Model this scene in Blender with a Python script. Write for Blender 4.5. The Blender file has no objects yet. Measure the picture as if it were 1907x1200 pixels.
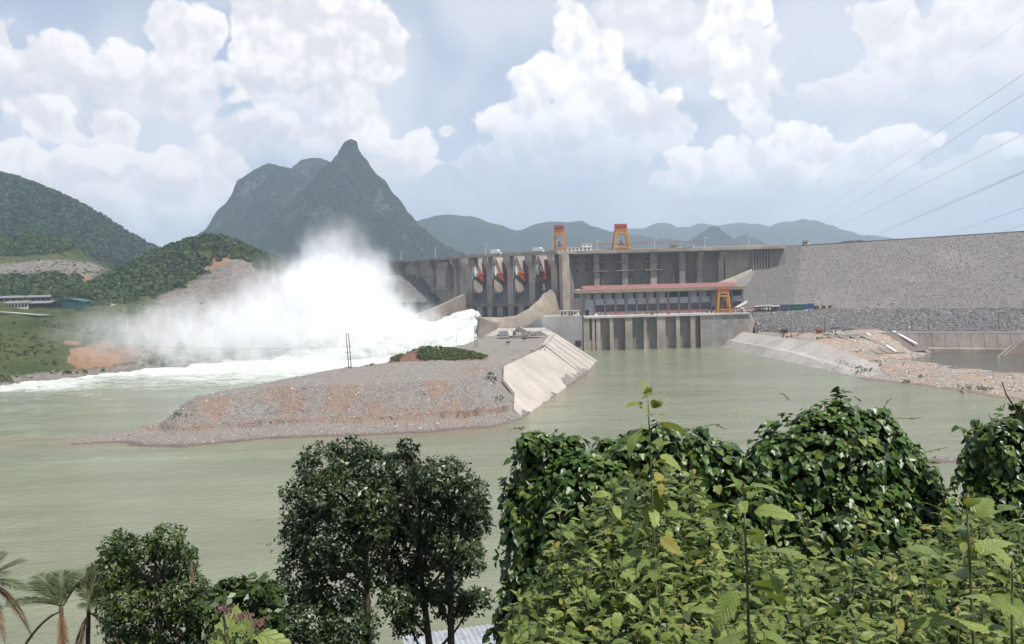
import bpy, bmesh, math, random
import numpy as np
from mathutils import Vector, Matrix, Euler

R = math.radians
random.seed(11)
rng = np.random.default_rng(11)
SC = bpy.context.scene
COL = SC.collection

# ------------------------------------------------------------------ camera
CAM_Z = 52.0
FPX, CX, CY = 1500.0, 953.5, 600.0          # focal length and centre in photograph pixels
PITCH = math.atan(80 / 1500.0)
ROLL = R(1.5)
_f = Vector((0, math.cos(PITCH), -math.sin(PITCH)))
_u0 = Vector((0, math.sin(PITCH), math.cos(PITCH)))
_r0 = Vector((1, 0, 0))
_r = _r0 * math.cos(ROLL) - _u0 * math.sin(ROLL)
_u = _r0 * math.sin(ROLL) + _u0 * math.cos(ROLL)
cam_d = bpy.data.cameras.new('camera')
cam_d.sensor_width = 36.0
cam_d.lens = 36.0 * FPX / 1907.0
cam_d.clip_start = 0.1
cam_d.clip_end = 30000.0
cam = bpy.data.objects.new('camera', cam_d)
COL.objects.link(cam)
m3 = Matrix((_r, _u, -_f)).transposed()
cam.matrix_world = Matrix.Translation((0, 0, CAM_Z)) @ m3.to_4x4()
SC.camera = cam


def ray(px, py):
    return _f * FPX + _r * (px - CX) + _u * (CY - py)


def atY(px, py, Y):
    d = ray(px, py)
    t = Y / d.y
    return Vector((d.x * t, Y, CAM_Z + d.z * t))


def atZ(px, py, z=0.0):
    d = ray(px, py)
    t = (z - CAM_Z) / d.z
    return Vector((d.x * t, d.y * t, z))


# ------------------------------------------------------------------ light
SUN_EL, SUN_AZ = R(62), R(128)
SUN = Vector((math.cos(SUN_EL) * math.sin(SUN_AZ), math.cos(SUN_EL) * math.cos(SUN_AZ), math.sin(SUN_EL)))
sun_d = bpy.data.lights.new('sun', 'SUN')
sun_d.energy = 5.0
sun_d.angle = R(0.6)
sun_d.color = (1.0, 0.955, 0.88)
sun = bpy.data.objects.new('sun', sun_d)
COL.objects.link(sun)
sun.rotation_euler = (-SUN).to_track_quat('-Z', 'Y').to_euler()
sun.location = (200, -100, 400)

SC.view_settings.view_transform = 'Standard'
SC.view_settings.look = 'None'
SC.view_settings.gamma = 1.0
SC.view_settings.exposure = 0.40
SC.view_settings.use_curve_mapping = False
SC.render.engine = 'CYCLES'
CYC = SC.cycles
CYC.use_denoising = True
CYC.use_adaptive_sampling = True
CYC.adaptive_threshold = 0.03
CYC.max_bounces = 7
CYC.diffuse_bounces = 2
CYC.glossy_bounces = 2
CYC.transmission_bounces = 3
CYC.volume_bounces = 7
CYC.transparent_max_bounces = 8
CYC.caustics_reflective = False
CYC.caustics_refractive = False


# ------------------------------------------------------------------ node helper
class NT:
    def __init__(self, tree):
        self.t = tree
        self.n = tree.nodes
        self.l = tree.links

    def node(self, typ, **kw):
        nd = self.n.new(typ)
        for k, v in kw.items():
            setattr(nd, k, v)
        return nd

    def put(self, sock, val):
        if isinstance(val, bpy.types.NodeSocket):
            self.l.new(val, sock)
        elif val is not None:
            try:
                sock.default_value = val
            except Exception:
                sock.default_value = (val[0], val[1], val[2], 1.0) if len(val) == 3 else val

    def math(self, op, a, b=None, c=None, clamp=False):
        nd = self.node('ShaderNodeMath', operation=op, use_clamp=clamp)
        self.put(nd.inputs[0], a)
        if b is not None:
            self.put(nd.inputs[1], b)
        if c is not None:
            self.put(nd.inputs[2], c)
        return nd.outputs[0]

    def vmath(self, op, a, b=None, c=None, out=0):
        nd = self.node('ShaderNodeVectorMath', operation=op)
        self.put(nd.inputs[0], a)
        if b is not None:
            self.put(nd.inputs[1], b)
        if c is not None:
            self.put(nd.inputs[2], c)
        return nd.outputs[out]

    def ss(self, x, a, b, o0=0.0, o1=1.0):
        nd = self.node('ShaderNodeMapRange', interpolation_type='SMOOTHSTEP', clamp=True)
        self.put(nd.inputs[0], x)
        nd.inputs[1].default_value = a
        nd.inputs[2].default_value = b
        nd.inputs[3].default_value = o0
        nd.inputs[4].default_value = o1
        return nd.outputs[0]

    def lin(self, x, a, b, o0=0.0, o1=1.0):
        nd = self.node('ShaderNodeMapRange', clamp=True)
        self.put(nd.inputs[0], x)
        nd.inputs[1].default_value = a
        nd.inputs[2].default_value = b
        nd.inputs[3].default_value = o0
        nd.inputs[4].default_value = o1
        return nd.outputs[0]

    def mix(self, fac, a, b, mode='MIX'):
        nd = self.node('ShaderNodeMix', data_type='RGBA', blend_type=mode)
        nd.clamp_factor = True
        self.put(nd.inputs[0], fac)
        self.put(nd.inputs[6], a)
        self.put(nd.inputs[7], b)
        return nd.outputs[2]

    def noise(self, vec, scale, detail=4.0, rough=0.55, dim='3D', dist=0.0, out=0):
        nd = self.node('ShaderNodeTexNoise', noise_dimensions=dim)
        if vec is not None:
            self.put(nd.inputs['Vector'], vec)
        nd.inputs['Scale'].default_value = scale
        nd.inputs['Detail'].default_value = detail
        nd.inputs['Roughness'].default_value = rough
        nd.inputs['Distortion'].default_value = dist
        return nd.outputs[out]

    def vor(self, vec, scale, feature='F1', detail=0.0, rough=0.5, rand=1.0, out='Distance', dim='3D'):
        nd = self.node('ShaderNodeTexVoronoi', feature=feature, voronoi_dimensions=dim)
        if vec is not None:
            self.put(nd.inputs['Vector'], vec)
        nd.inputs['Scale'].default_value = scale
        if 'Detail' in nd.inputs:
            nd.inputs['Detail'].default_value = detail
            nd.inputs['Roughness'].default_value = rough
        nd.inputs['Randomness'].default_value = rand
        if feature == 'SMOOTH_F1':
            nd.inputs['Smoothness'].default_value = 0.3
        return nd.outputs[out]

    def sep(self, vec):
        nd = self.node('ShaderNodeSeparateXYZ')
        self.put(nd.inputs[0], vec)
        return nd.outputs

    def comb(self, x, y, z):
        nd = self.node('ShaderNodeCombineXYZ')
        for i, v in enumerate((x, y, z)):
            self.put(nd.inputs[i], v)
        return nd.outputs[0]

    def ramp(self, fac, stops):
        nd = self.node('ShaderNodeValToRGB')
        cr = nd.color_ramp
        while len(cr.elements) < len(stops):
            cr.elements.new(0.5)
        for e, (p, c) in zip(cr.elements, stops):
            e.position = p
            e.color = (c[0], c[1], c[2], 1.0)
        self.put(nd.inputs[0], fac)
        return nd.outputs[0]

    def bump(self, height, strength=0.5, dist=0.1, normal=None):
        nd = self.node('ShaderNodeBump')
        nd.inputs['Strength'].default_value = strength
        nd.inputs['Distance'].default_value = dist
        self.put(nd.inputs['Height'], height)
        if normal is not None:
            self.put(nd.inputs['Normal'], normal)
        return nd.outputs[0]


def srgb(r, g, b):
    def c(v):
        v /= 255.0
        return v / 12.92 if v <= 0.04045 else ((v + 0.055) / 1.055) ** 2.4
    return (c(r), c(g), c(b))


# ------------------------------------------------------------------ sky with cumulus clouds
def build_world():
    w = bpy.data.worlds.new('World')
    SC.world = w
    w.use_nodes = True
    t = NT(w.node_tree)
    t.n.clear()
    out = t.node('ShaderNodeOutputWorld')
    bg = t.node('ShaderNodeBackground')
    t.l.new(bg.outputs[0], out.inputs[0])
    K = 0.077
    bg.inputs[1].default_value = K
    sky = t.node('ShaderNodeTexSky', sky_type='NISHITA')
    sky.sun_disc = False
    sky.sun_elevation = SUN_EL
    sky.sun_rotation = SUN_AZ
    sky.air_density = 1.0
    sky.dust_density = 2.0
    sky.ozone_density = 1.5
    tc = t.node('ShaderNodeTexCoord')
    d = t.vmath('NORMALIZE', tc.outputs['Generated'])
    x, y, z = t.sep(d)
    az = t.math('ARCTAN2', x, y)
    el = t.math('ARCSINE', z)
    p0 = t.comb(az, el, 0.0)

    # billowing edge noise shared by every cloud
    n1 = t.noise(d, 7.0, 4.0, 0.58, out='Color')
    n1 = t.vmath('SUBTRACT', n1, (0.5, 0.5, 0.5))
    p = t.vmath('MULTIPLY_ADD', n1, (0.11, 0.085, 0.0), p0)
    bil = t.vor(t.vmath('MULTIPLY_ADD', n1, (0.06, 0.06, 0.0), p0), 17.0, 'F1', 2.0, 0.6, dim='2D')                    # 0 at the heart of a puff
    bil2 = t.vor(t.vmath('ADD', t.vmath('MULTIPLY_ADD', n1, (0.06, 0.06, 0.0), p0), (0.009, 0.016, 0.0)), 17.0, 'F1', 2.0, 0.6, dim='2D')
    nb = t.noise(d, 13.0, 4.0, 0.58)
    nb2 = t.noise(t.vmath('ADD', d, (0.008, 0.0, 0.018)), 13.0, 4.0, 0.58)
    relief = t.ss(t.math('MULTIPLY_ADD', t.math('SUBTRACT', nb, nb2), 1.9, t.math('MULTIPLY', t.math('SUBTRACT', bil2, bil), 0.40)), -0.22, 0.24)
    fine = t.noise(d, 48.0, 5.0, 0.68)
    pert = t.math('MULTIPLY_ADD', bil, 0.52, -0.24)
    pert = t.math('MULTIPLY_ADD', t.math('SUBTRACT', fine, 0.5), 0.42, pert)
    soft = t.noise(d, 4.2, 3.0, 0.55)

    # hazy blue sky, paler towards the horizon
    haze = t.ss(el, 0.0, 0.80, 1.0, 0.0)
    base = t.vmath('MULTIPLY', sky.outputs[0], (0.82, 0.98, 1.18))
    pale = (7.9, 8.4, 9.4, 1)
    col = t.mix(t.math('MULTIPLY_ADD', haze, 0.60, 0.04), base, pale)
    low = t.ss(el, 0.03, 0.15, 1.0, 0.0)
    col = t.mix(t.math('MULTIPLY', low, 0.85), col, (5.75, 6.05, 6.6, 1))
    # thin veil over the whole dome
    veil = t.ss(soft, 0.40, 0.62)
    col = t.mix(t.math('MULTIPLY', t.math('MULTIPLY', veil, 0.6), t.ss(el, 0.35, 0.9, 1.0, 0.15)), col, (9.3, 9.2, 9.5, 1))
    # broken cumulus that goes on all round
    behind = t.ss(t.math('ABSOLUTE', az), 0.72, 0.9)
    gen = t.math('ADD', t.noise(d, 3.2, 3.0, 0.6), t.math('MULTIPLY', pert, -0.2))
    gm = t.math('MULTIPLY', t.ss(gen, 0.54, 0.62), t.math('MAXIMUM', behind, t.ss(el, 0.42, 0.55)))
    col = t.mix(t.math('MULTIPLY', gm, 0.8), col, (8.4, 8.5, 8.7, 1))

    def E(px, py, rx, ry):
        v = ray(px, py).normalized()
        return (math.atan2(v.x, v.y), math.asin(v.z), rx / 1500.0, ry / 1500.0)

    def cloud(col, ells, top, bot, white, body, strength=1.0, edge=0.085):
        dmin = None
        for (px, py, rx, ry) in ells:
            a, e, sx, sy = E(px, py, rx, ry)
            q = t.vmath('MULTIPLY_ADD', p, (1 / sx, 1 / sy, 0.0), (-a / sx, -e / sy, 0.0))
            L = t.vmath('LENGTH', q, out=1)
            dmin = L if dmin is None else t.math('SMOOTH_MIN', dmin, L, 0.12)
        dd = t.math('ADD', dmin, pert)
        m = t.ss(dd, 1.0 + edge, 1.0 - edge)
        e_top = E(953, top, 1, 1)[1]
        e_bot = E(953, bot, 1, 1)[1]
        fade = t.ss(el, e_bot, e_bot + (e_top - e_bot) * 0.62)
        rim = t.ss(dd, 0.42, 1.0)
        lit = t.math('MULTIPLY_ADD', relief, 0.70, t.math('MULTIPLY_ADD', rim, 0.14, t.math('MULTIPLY_ADD', fade, 0.50, -0.22)), clamp=True)
        c = t.mix(lit, body, white)
        return t.mix(t.math('MULTIPLY', t.math('MULTIPLY', m, fade), strength), col, c)

    W1 = (12.2, 11.8, 11.6, 1)
    W2 = (11.6, 11.1, 10.8, 1)
    W3 = (10.9, 10.6, 10.6, 1)
    B1 = (7.7, 7.55, 7.9, 1)
    B2 = (7.0, 7.0, 7.45, 1)
    B3 = (8.0, 7.9, 8.25, 1)
    # far, then nearer ones over them
    col = cloud(col, [(1330, 110, 110, 130), (1250, 60, 120, 90), (1180, 40, 120, 80)], -60, 330, W3, B3, 0.75, 0.3)
    col = cloud(col, [(1380, 40, 70, 62), (1422, 95, 42, 48), (1412, 170, 50, 90), (1440, 260, 60, 60), (1360, 150, 60, 90)], -20, 420, W1, B3, 0.95)
    col = cloud(col, [(1690, 70, 95, 62), (1825, 60, 160, 95), (1632, 72, 38, 50), (1730, 150, 150, 70), (1580, 160, 85, 30), (1900, 160, 100, 90)], -20, 330, W3, B3, 0.92)
    col = cloud(col, [(240, 150, 215, 85), (350, 62, 78, 62), (392, 48, 42, 52), (60, 160, 120, 90), (5, 75, 45, 62), (120, 210, 120, 50)], -10, 330, W2, B1, 0.9)
    col = cloud(col, [(560, 95, 160, 110), (478, 75, 76, 82), (690, 115, 85, 80), (620, 200, 120, 70), (490, 165, 80, 52), (560, 30, 150, 60)], -60, 330, W2, B2, 0.93)
    col = cloud(col, [(440, 250, 110, 40), (560, 250, 130, 46), (660, 230, 60, 46)], 170, 345, W3, B2, 0.8, 0.2)
    col = cloud(col, [(215, 232, 50, 44), (188, 275, 62, 30), (70, 225, 90, 40)], 180, 350, W2, B1, 0.9)
    col = cloud(col, [(40, 300, 70, 60), (130, 300, 42, 40), (235, 300, 52, 46), (345, 295, 62, 46), (420, 325, 66, 56), (300, 350, 130, 60), (230, 395, 150, 50), (90, 350, 120, 55)], 235, 520, W2, B1, 0.92)
    col = cloud(col, [(330, 390, 90, 42), (250, 415, 90, 36)], 345, 520, W3, B2, 0.6)
    col = cloud(col, [(1700, 262, 66, 34), (1640, 300, 95, 50), (1862, 292, 56, 26), (1795, 330, 80, 32), (1735, 345, 110, 34), (1560, 300, 60, 40)], 220, 420, W1, B3, 0.85)
    col = cloud(col, [(1060, 62, 64, 58), (1000, 140, 56, 52), (1082, 165, 112, 92), (1160, 225, 112, 82), (990, 235, 102, 62), (1235, 245, 62, 54), (1050, 285, 180, 60), (890, 305, 76, 34), (1110, 110, 60, 60)], 0, 405, W1, B3, 0.97)
    col = cloud(col, [(1372, 302, 66, 40), (1285, 312, 52, 34), (1450, 312, 110, 52), (1490, 262, 60, 46), (1300, 345, 110, 32), (1420, 350, 120, 30)], 250, 425, W1, B3, 0.92)
    col = cloud(col, [(760, 275, 56, 40), (692, 252, 32, 42), (735, 305, 90, 32), (820, 250, 30, 16)], 215, 385, W2, B1, 0.92)
    t.l.new(col, bg.inputs[0])
    w.cycles.sampling_method = 'MANUAL'
    w.cycles.sample_map_resolution = 512


build_world()


# ------------------------------------------------------------------ mesh helpers
def link(o, parent=None):
    COL.objects.link(o)
    if parent is not None:
        o.parent = parent
    return o


def tag(o, label=None, cat=None, group=None, kind=None):
    if label:
        o['label'] = label
    if cat:
        o['category'] = cat
    if group:
        o['group'] = group
    if kind:
        o['kind'] = kind
    return o


def empty(name, loc=(0, 0, 0), rz=0.0):
    o = bpy.data.objects.new(name, None)
    o.location = loc
    o.rotation_euler = (0, 0, rz)
    o.empty_display_size = 0.5
    return link(o)


def np_mesh(name, V, F, mat=None, smooth=False, tint=None):
    """V (n,3) array, F (m,k) int array with one face size."""
    V = np.asarray(V, dtype=np.float32)
    F = np.asarray(F, dtype=np.int32)
    me = bpy.data.meshes.new(name)
    k = F.shape[1]
    me.vertices.add(len(V))
    me.vertices.foreach_set('co', V.ravel())
    me.loops.add(F.size)
    me.loops.foreach_set('vertex_index', F.ravel())
    me.polygons.add(len(F))
    me.polygons.foreach_set('loop_start', np.arange(0, F.size, k, dtype=np.int32))
    me.polygons.foreach_set('loop_total', np.full(len(F), k, dtype=np.int32))
    if smooth:
        me.polygons.foreach_set('use_smooth', np.ones(len(F), dtype=bool))
    me.update(calc_edges=True)
    if tint is not None:
        a = me.attributes.new('tint', 'FLOAT', 'POINT')
        a.data.foreach_set('value', np.asarray(tint, dtype=np.float32))
    if mat is not None:
        me.materials.append(mat)
    return me


def ob(name, me, parent=None, loc=None, rot=None):
    o = bpy.data.objects.new(name, me)
    if loc is not None:
        o.location = loc
    if rot is not None:
        o.rotation_euler = rot
    return link(o, parent)


class MB:
    """collects boxes, prisms, tubes into one mesh"""

    def __init__(self):
        self.v = []
        self.f = []

    def add(self, vs, fs):
        b = len(self.v)
        self.v += [tuple(p) for p in vs]
        self.f += [tuple(i + b for i in q) for q in fs]
        return self

    def box(self, c, s, rz=0.0, taper=1.0):
        cx, cy, cz = c
        hx, hy, hz = s[0] / 2, s[1] / 2, s[2] / 2
        co, si = math.cos(rz), math.sin(rz)
        vs = []
        for dz, k in ((-hz, 1.0), (hz, taper)):
            for dx, dy in ((-hx, -hy), (hx, -hy), (hx, hy), (-hx, hy)):
                dx *= k
                dy *= k
                vs.append((cx + dx * co - dy * si, cy + dx * si + dy * co, cz + dz))
        return self.add(vs, [(0, 3, 2, 1), (4, 5, 6, 7), (0, 1, 5, 4), (1, 2, 6, 5), (2, 3, 7, 6), (3, 0, 4, 7)])

    def bb(self, x0, x1, y0, y1, z0, z1):
        return self.box(((x0 + x1) / 2, (y0 + y1) / 2, (z0 + z1) / 2), (x1 - x0, y1 - y0, z1 - z0))

    def prism(self, prof, a0, a1, axis='x'):
        """profile of 2D points extruded along an axis; axis x: points are (y,z); axis y: points are (x,z); z: (x,y)"""
        n = len(prof)
        vs = []
        for a in (a0, a1):
            for p in prof:
                vs.append((a, p[0], p[1]) if axis == 'x' else ((p[0], a, p[1]) if axis == 'y' else (p[0], p[1], a)))
        fs = [tuple(range(n)), tuple(reversed(range(n, 2 * n)))]
        for i in range(n):
            j = (i + 1) % n
            fs.append((i, i + n, j + n, j))
        return self.add(vs, fs)

    def hexa(self, b, t):
        """b, t: four corner points each"""
        return self.add(list(b) + list(t), [(0, 3, 2, 1), (4, 5, 6, 7), (0, 1, 5, 4), (1, 2, 6, 5), (2, 3, 7, 6), (3, 0, 4, 7)])

    def bar(self, a, b, w, h=None):
        """square bar between two points"""
        a, b = Vector(a), Vector(b)
        h = h or w
        d = (b - a).normalized()
        up = Vector((0, 0, 1)) if abs(d.z) < 0.95 else Vector((0, 1, 0))
        s = d.cross(up).normalized()
        q = s.cross(d).normalized()
        o = [s * w / 2 + q * h / 2, -s * w / 2 + q * h / 2, -s * w / 2 - q * h / 2, s * w / 2 - q * h / 2]
        return self.add([a + k for k in o] + [b + k for k in o],
                        [(0, 1, 2, 3), (7, 6, 5, 4), (0, 4, 5, 1), (1, 5, 6, 2), (2, 6, 7, 3), (3, 7, 4, 0)])

    def tube(self, pts, rad, seg=6, cap=True):
        pts = [Vector(p) for p in pts]
        if not hasattr(rad, '__len__'):
            rad = [rad] * len(pts)
        b = len(self.v)
        n = len(pts)
        prev = None
        for i, p in enumerate(pts):
            d = (pts[min(i + 1, n - 1)] - pts[max(i - 1, 0)]).normalized()
            if prev is None:
                up = Vector((0, 0, 1)) if abs(d.z) < 0.9 else Vector((1, 0, 0))
                s = d.cross(up).normalized()
            else:
                s = (prev - d * prev.dot(d)).normalized()
            prev = s
            q = d.cross(s)
            for k in range(seg):
                a = 2 * math.pi * k / seg
                self.v.append(tuple(p + (s * math.cos(a) + q * math.sin(a)) * rad[i]))
        for i in range(n - 1):
            for k in range(seg):
                k2 = (k + 1) % seg
                self.f.append((b + i * seg + k, b + i * seg + k2, b + (i + 1) * seg + k2, b + (i + 1) * seg + k))
        if cap:
            self.f.append(tuple(b + k for k in reversed(range(seg))))
            self.f.append(tuple(b + (n - 1) * seg + k for k in range(seg)))
        return self

    def mesh(self, name, mat=None, smooth=False):
        me = bpy.data.meshes.new(name)
        me.from_pydata(self.v, [], self.f)
        bm = bmesh.new()
        bm.from_mesh(me)
        bmesh.ops.recalc_face_normals(bm, faces=bm.faces)
        bm.to_mesh(me)
        bm.free()
        if smooth:
            me.polygons.foreach_set('use_smooth', np.ones(len(me.polygons), dtype=bool))
        if mat is not None:
            me.materials.append(mat)
        return me

    def build(self, name, mat, parent=None, smooth=False, loc=None):
        return ob(name, self.mesh(name, mat, smooth), parent, loc)


def copy_tree(o, parent=None):
    c = o.copy()
    COL.objects.link(c)
    c.parent = parent
    for ch in list(o.children):
        copy_tree(ch, c)
    return c


# ---- noise in numpy (value noise, fractal)
def _hash(ix, iy, iz, seed):
    h = (ix * 374761393 + iy * 668265263 + iz * 2147483647 + seed * 1274126177) & 0xFFFFFFFF
    h = ((h ^ (h >> 13)) * 1274126177) & 0xFFFFFFFF
    h = h ^ (h >> 16)
    return (h & 0xFFFFFF) / float(0xFFFFFF)


def vnoise(x, y, z=0.0, seed=0):
    x = np.asarray(x, dtype=np.float64)
    y = np.asarray(y, dtype=np.float64)
    z = np.zeros_like(x) + z
    ix, iy, iz = np.floor(x).astype(np.int64), np.floor(y).astype(np.int64), np.floor(z).astype(np.int64)
    fx, fy, fz = x - ix, y - iy, z - iz
    fx = fx * fx * (3 - 2 * fx)
    fy = fy * fy * (3 - 2 * fy)
    fz = fz * fz * (3 - 2 * fz)
    r = 0
    for dx in (0, 1):
        for dy in (0, 1):
            for dz in (0, 1):
                w = (fx if dx else 1 - fx) * (fy if dy else 1 - fy) * (fz if dz else 1 - fz)
                r = r + w * _hash(ix + dx, iy + dy, iz + dz, seed)
    return r * 2 - 1


def fbm(x, y, z=0.0, oct=4, seed=0, gain=0.5, ridged=False):
    a, s, r, tot = 1.0, 1.0, 0, 0.0
    for k in range(oct):
        n = vnoise(np.asarray(x) * s, np.asarray(y) * s, np.asarray(z) * s, seed + 17 * k)
        if ridged:
            n = 1 - 2 * np.abs(n)
        r = r + a * n
        tot += a
        a *= gain
        s *= 2.03
    return r / tot


def grid_faces(nu, nv):
    i = np.arange(nu - 1)[:, None] * nv + np.arange(nv - 1)[None, :]
    i = i.ravel()
    return np.stack([i, i + nv, i + nv + 1, i + 1], axis=1)


def sstep(x, a, b):
    t = np.clip((x - a) / (b - a), 0, 1)
    return t * t * (3 - 2 * t)


# ------------------------------------------------------------------ materials
def new_mat(name):
    m = bpy.data.materials.new(name)
    m.use_nodes = True
    t = NT(m.node_tree)
    b = t.n['Principled BSDF']
    b.inputs['Specular IOR Level'].default_value = 0.3
    tc = t.node('ShaderNodeTexCoord')
    geo = t.node('ShaderNodeNewGeometry')
    return m, t, b, tc.outputs['Object'], geo.outputs['Position']


def mat_plain(name, col, rough=0.6, metal=0.0, var=0.12, scale=0.8, spec=0.3):
    m, t, b, oc, pos = new_mat(name)
    n = t.noise(pos, scale, 5.0, 0.6)
    dark = tuple(c * (1 - var * 2.2) for c in col) + (1,)
    lite = tuple(min(1, c * (1 + var)) for c in col) + (1,)
    t.put(b.inputs['Base Color'], t.mix(t.ss(n, 0.25, 0.75), dark, lite))
    b.inputs['Roughness'].default_value = rough
    b.inputs['Metallic'].default_value = metal
    b.inputs['Specular IOR Level'].default_value = spec
    return m


def mat_concrete(name, col, streak=0.5, blot=0.35, lift=0.0, warm=0.0, scale=1.0, rough=0.85, stain=(0.10, 0.085, 0.07)):
    """weathered concrete: blotches, vertical water streaks, horizontal lift joints"""
    m, t, b, oc, pos = new_mat(name)
    big = t.noise(pos, 0.05 * scale, 5.0, 0.6)
    mid = t.noise(pos, 0.35 * scale, 5.0, 0.65)
    fin = t.noise(pos, 3.0 * scale, 4.0, 0.6)
    sv = t.vmath('MULTIPLY', pos, (0.55 * scale, 0.55 * scale, 0.035 * scale))
    st = t.noise(sv, 1.0, 5.0, 0.7)
    c = t.mix(t.ss(big, 0.3, 0.72), tuple(v * (1 - blot) for v in col) + (1,), tuple(v * (1 + 0.25 * blot) for v in col) + (1,))
    c = t.mix(t.math('MULTIPLY', t.ss(mid, 0.40, 0.75), blot), c, tuple(v * 0.62 for v in col) + (1,))
    c = t.mix(t.math('MULTIPLY', t.ss(st, 0.52, 0.72), streak), c, stain + (1,))
    if warm:
        wn = t.noise(t.vmath('MULTIPLY', pos, (0.3, 0.3, 0.08)), 1.0, 4.0, 0.6)
        c = t.mix(t.math('MULTIPLY', t.ss(wn, 0.5, 0.75), warm), c, (0.38, 0.23, 0.11, 1))
    c = t.mix(t.math('MULTIPLY_ADD', fin, 0.5, -0.05), c, tuple(v * 0.72 for v in col) + (1,))
    h = fin
    if lift:
        x, y, z = t.sep(pos)
        fz = t.math('FRACT', t.math('DIVIDE', z, lift))
        ln = t.math('SUBTRACT', 1.0, t.ss(t.math('ABSOLUTE', t.math('SUBTRACT', fz, 0.5)), 0.0, 0.08))
        ln = t.math('MULTIPLY', ln, t.ss(mid, 0.3, 0.6))
        c = t.mix(t.math('MULTIPLY', ln, 0.4), c, tuple(v * 0.5 for v in col) + (1,))
    t.put(b.inputs['Base Color'], c)
    b.inputs['Roughness'].default_value = rough
    b.inputs['Specular IOR Level'].default_value = 0.2
    t.put(b.inputs['Normal'], t.bump(h, 0.35, 0.12))
    return m


def mat_rock(name, c1, c2, white=(0.5, 0.48, 0.47), cell=0.9, wfrac=0.1, bstr=1.0, bdist=0.5, patch=None, pscale=0.02):
    """broken rock: cells of different grey, a few pale fresh faces, deep joints"""
    m, t, b, oc, pos = new_mat(name)
    wn = t.noise(pos, cell * 1.3, 3.0, 0.5, out='Color')
    pv = t.vmath('MULTIPLY_ADD', wn, (0.22 / cell,) * 3, pos)
    vc = t.vor(pv, cell, 'F1', out='Color')
    vd = t.vor(pv, cell, 'F1', out='Distance')
    r_, g_, b_ = t.sep(vc)
    v2 = t.vor(pos, cell * 2.7, 'F1', out='Color')
    r2, g2, b2 = t.sep(v2)
    f = t.math('MULTIPLY_ADD', r_, 0.6, t.math('MULTIPLY', r2, 0.4))
    c = t.mix(f, c1 + (1,), c2 + (1,))
    c = t.mix(t.ss(t.math('MULTIPLY_ADD', g_, 0.6, t.math('MULTIPLY', g2, 0.4)), 1 - wfrac * 2.3, 1 - wfrac * 1.2), c, white + (1,))
    if patch is not None:
        pn = t.noise(pos, pscale, 5.0, 0.6)
        c = t.mix(t.math('MULTIPLY', t.ss(pn, 0.52, 0.68), 0.75), c, patch + (1,))
    gr = t.noise(pos, cell * 9, 4.0, 0.65)
    c = t.mix(t.math('MULTIPLY', t.ss(gr, 0.35, 0.8), 0.35), c, tuple(v * 0.5 for v in c1) + (1,))
    t.put(b.inputs['Base Color'], c)
    b.inputs['Roughness'].default_value = 0.95
    b.inputs['Specular IOR Level'].default_value = 0.15
    hh = t.math('MULTIPLY_ADD', vd, -1.0, t.math('MULTIPLY', gr, 0.3))
    t.put(b.inputs['Normal'], t.bump(hh, bstr, bdist))
    return m


def mat_leaf(name, lo, hi, rough=0.45, transl=0.3, obj_random=False, yellow=None, spec=0.4, vein=None):
    """leaf: colour varies from leaf to leaf, light passes through the blade"""
    m, t, b, oc, pos = new_mat(name)
    if obj_random:
        oi = t.node('ShaderNodeObjectInfo')
        rnd = oi.outputs['Random']
    else:
        at = t.node('ShaderNodeAttribute', attribute_name='tint')
        rnd = at.outputs['Fac']
    c = t.mix(rnd, lo + (1,), hi + (1,))
    if yellow is not None:
        c = t.mix(t.ss(t.math('FRACT', t.math('MULTIPLY', rnd, 7.31)), 0.88, 0.97), c, yellow + (1,))
    if vein:
        ox, oy, oz = t.sep(oc)
        ax = t.math('ABSOLUTE', ox)
        w = t.math('FRACT', t.math('MULTIPLY', t.math('MULTIPLY_ADD', ax, -1.1, oy), vein))
        vl = t.math('MAXIMUM', t.ss(t.math('ABSOLUTE', t.math('SUBTRACT', w, 0.5)), 0.0, 0.16, 1.0, 0.0), t.ss(ax, 0.0, 0.0022, 1.0, 0.0))
        c = t.mix(t.math('MULTIPLY', vl, 0.35), c, tuple(v * 0.55 for v in lo) + (1,))
        bl = t.noise(oc, 60.0, 4.0, 0.6)
        c = t.mix(t.math('MULTIPLY', t.ss(bl, 0.5, 0.75), 0.3), c, tuple(v * 1.35 for v in hi) + (1,))
        t.put(b.inputs['Normal'], t.bump(t.math('MULTIPLY_ADD', vl, -1.0, t.math('MULTIPLY', bl, 0.8)), 0.6, 0.0025))
    t.put(b.inputs['Base Color'], c)
    b.inputs['Roughness'].default_value = rough
    b.inputs['Specular IOR Level'].default_value = spec
    tr = t.node('ShaderNodeBsdfTranslucent')
    t.put(tr.inputs[0], t.mix(0.35, c, (hi[0] * 1.3, hi[1] * 1.3, hi[2] * 0.5, 1)))
    mx = t.node('ShaderNodeMixShader')
    mx.inputs[0].default_value = transl
    t.l.new(b.outputs[0], mx.inputs[1])
    t.l.new(tr.outputs[0], mx.inputs[2])
    t.l.new(mx.outputs[0], t.n['Material Output'].inputs[0])
    return m


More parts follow.
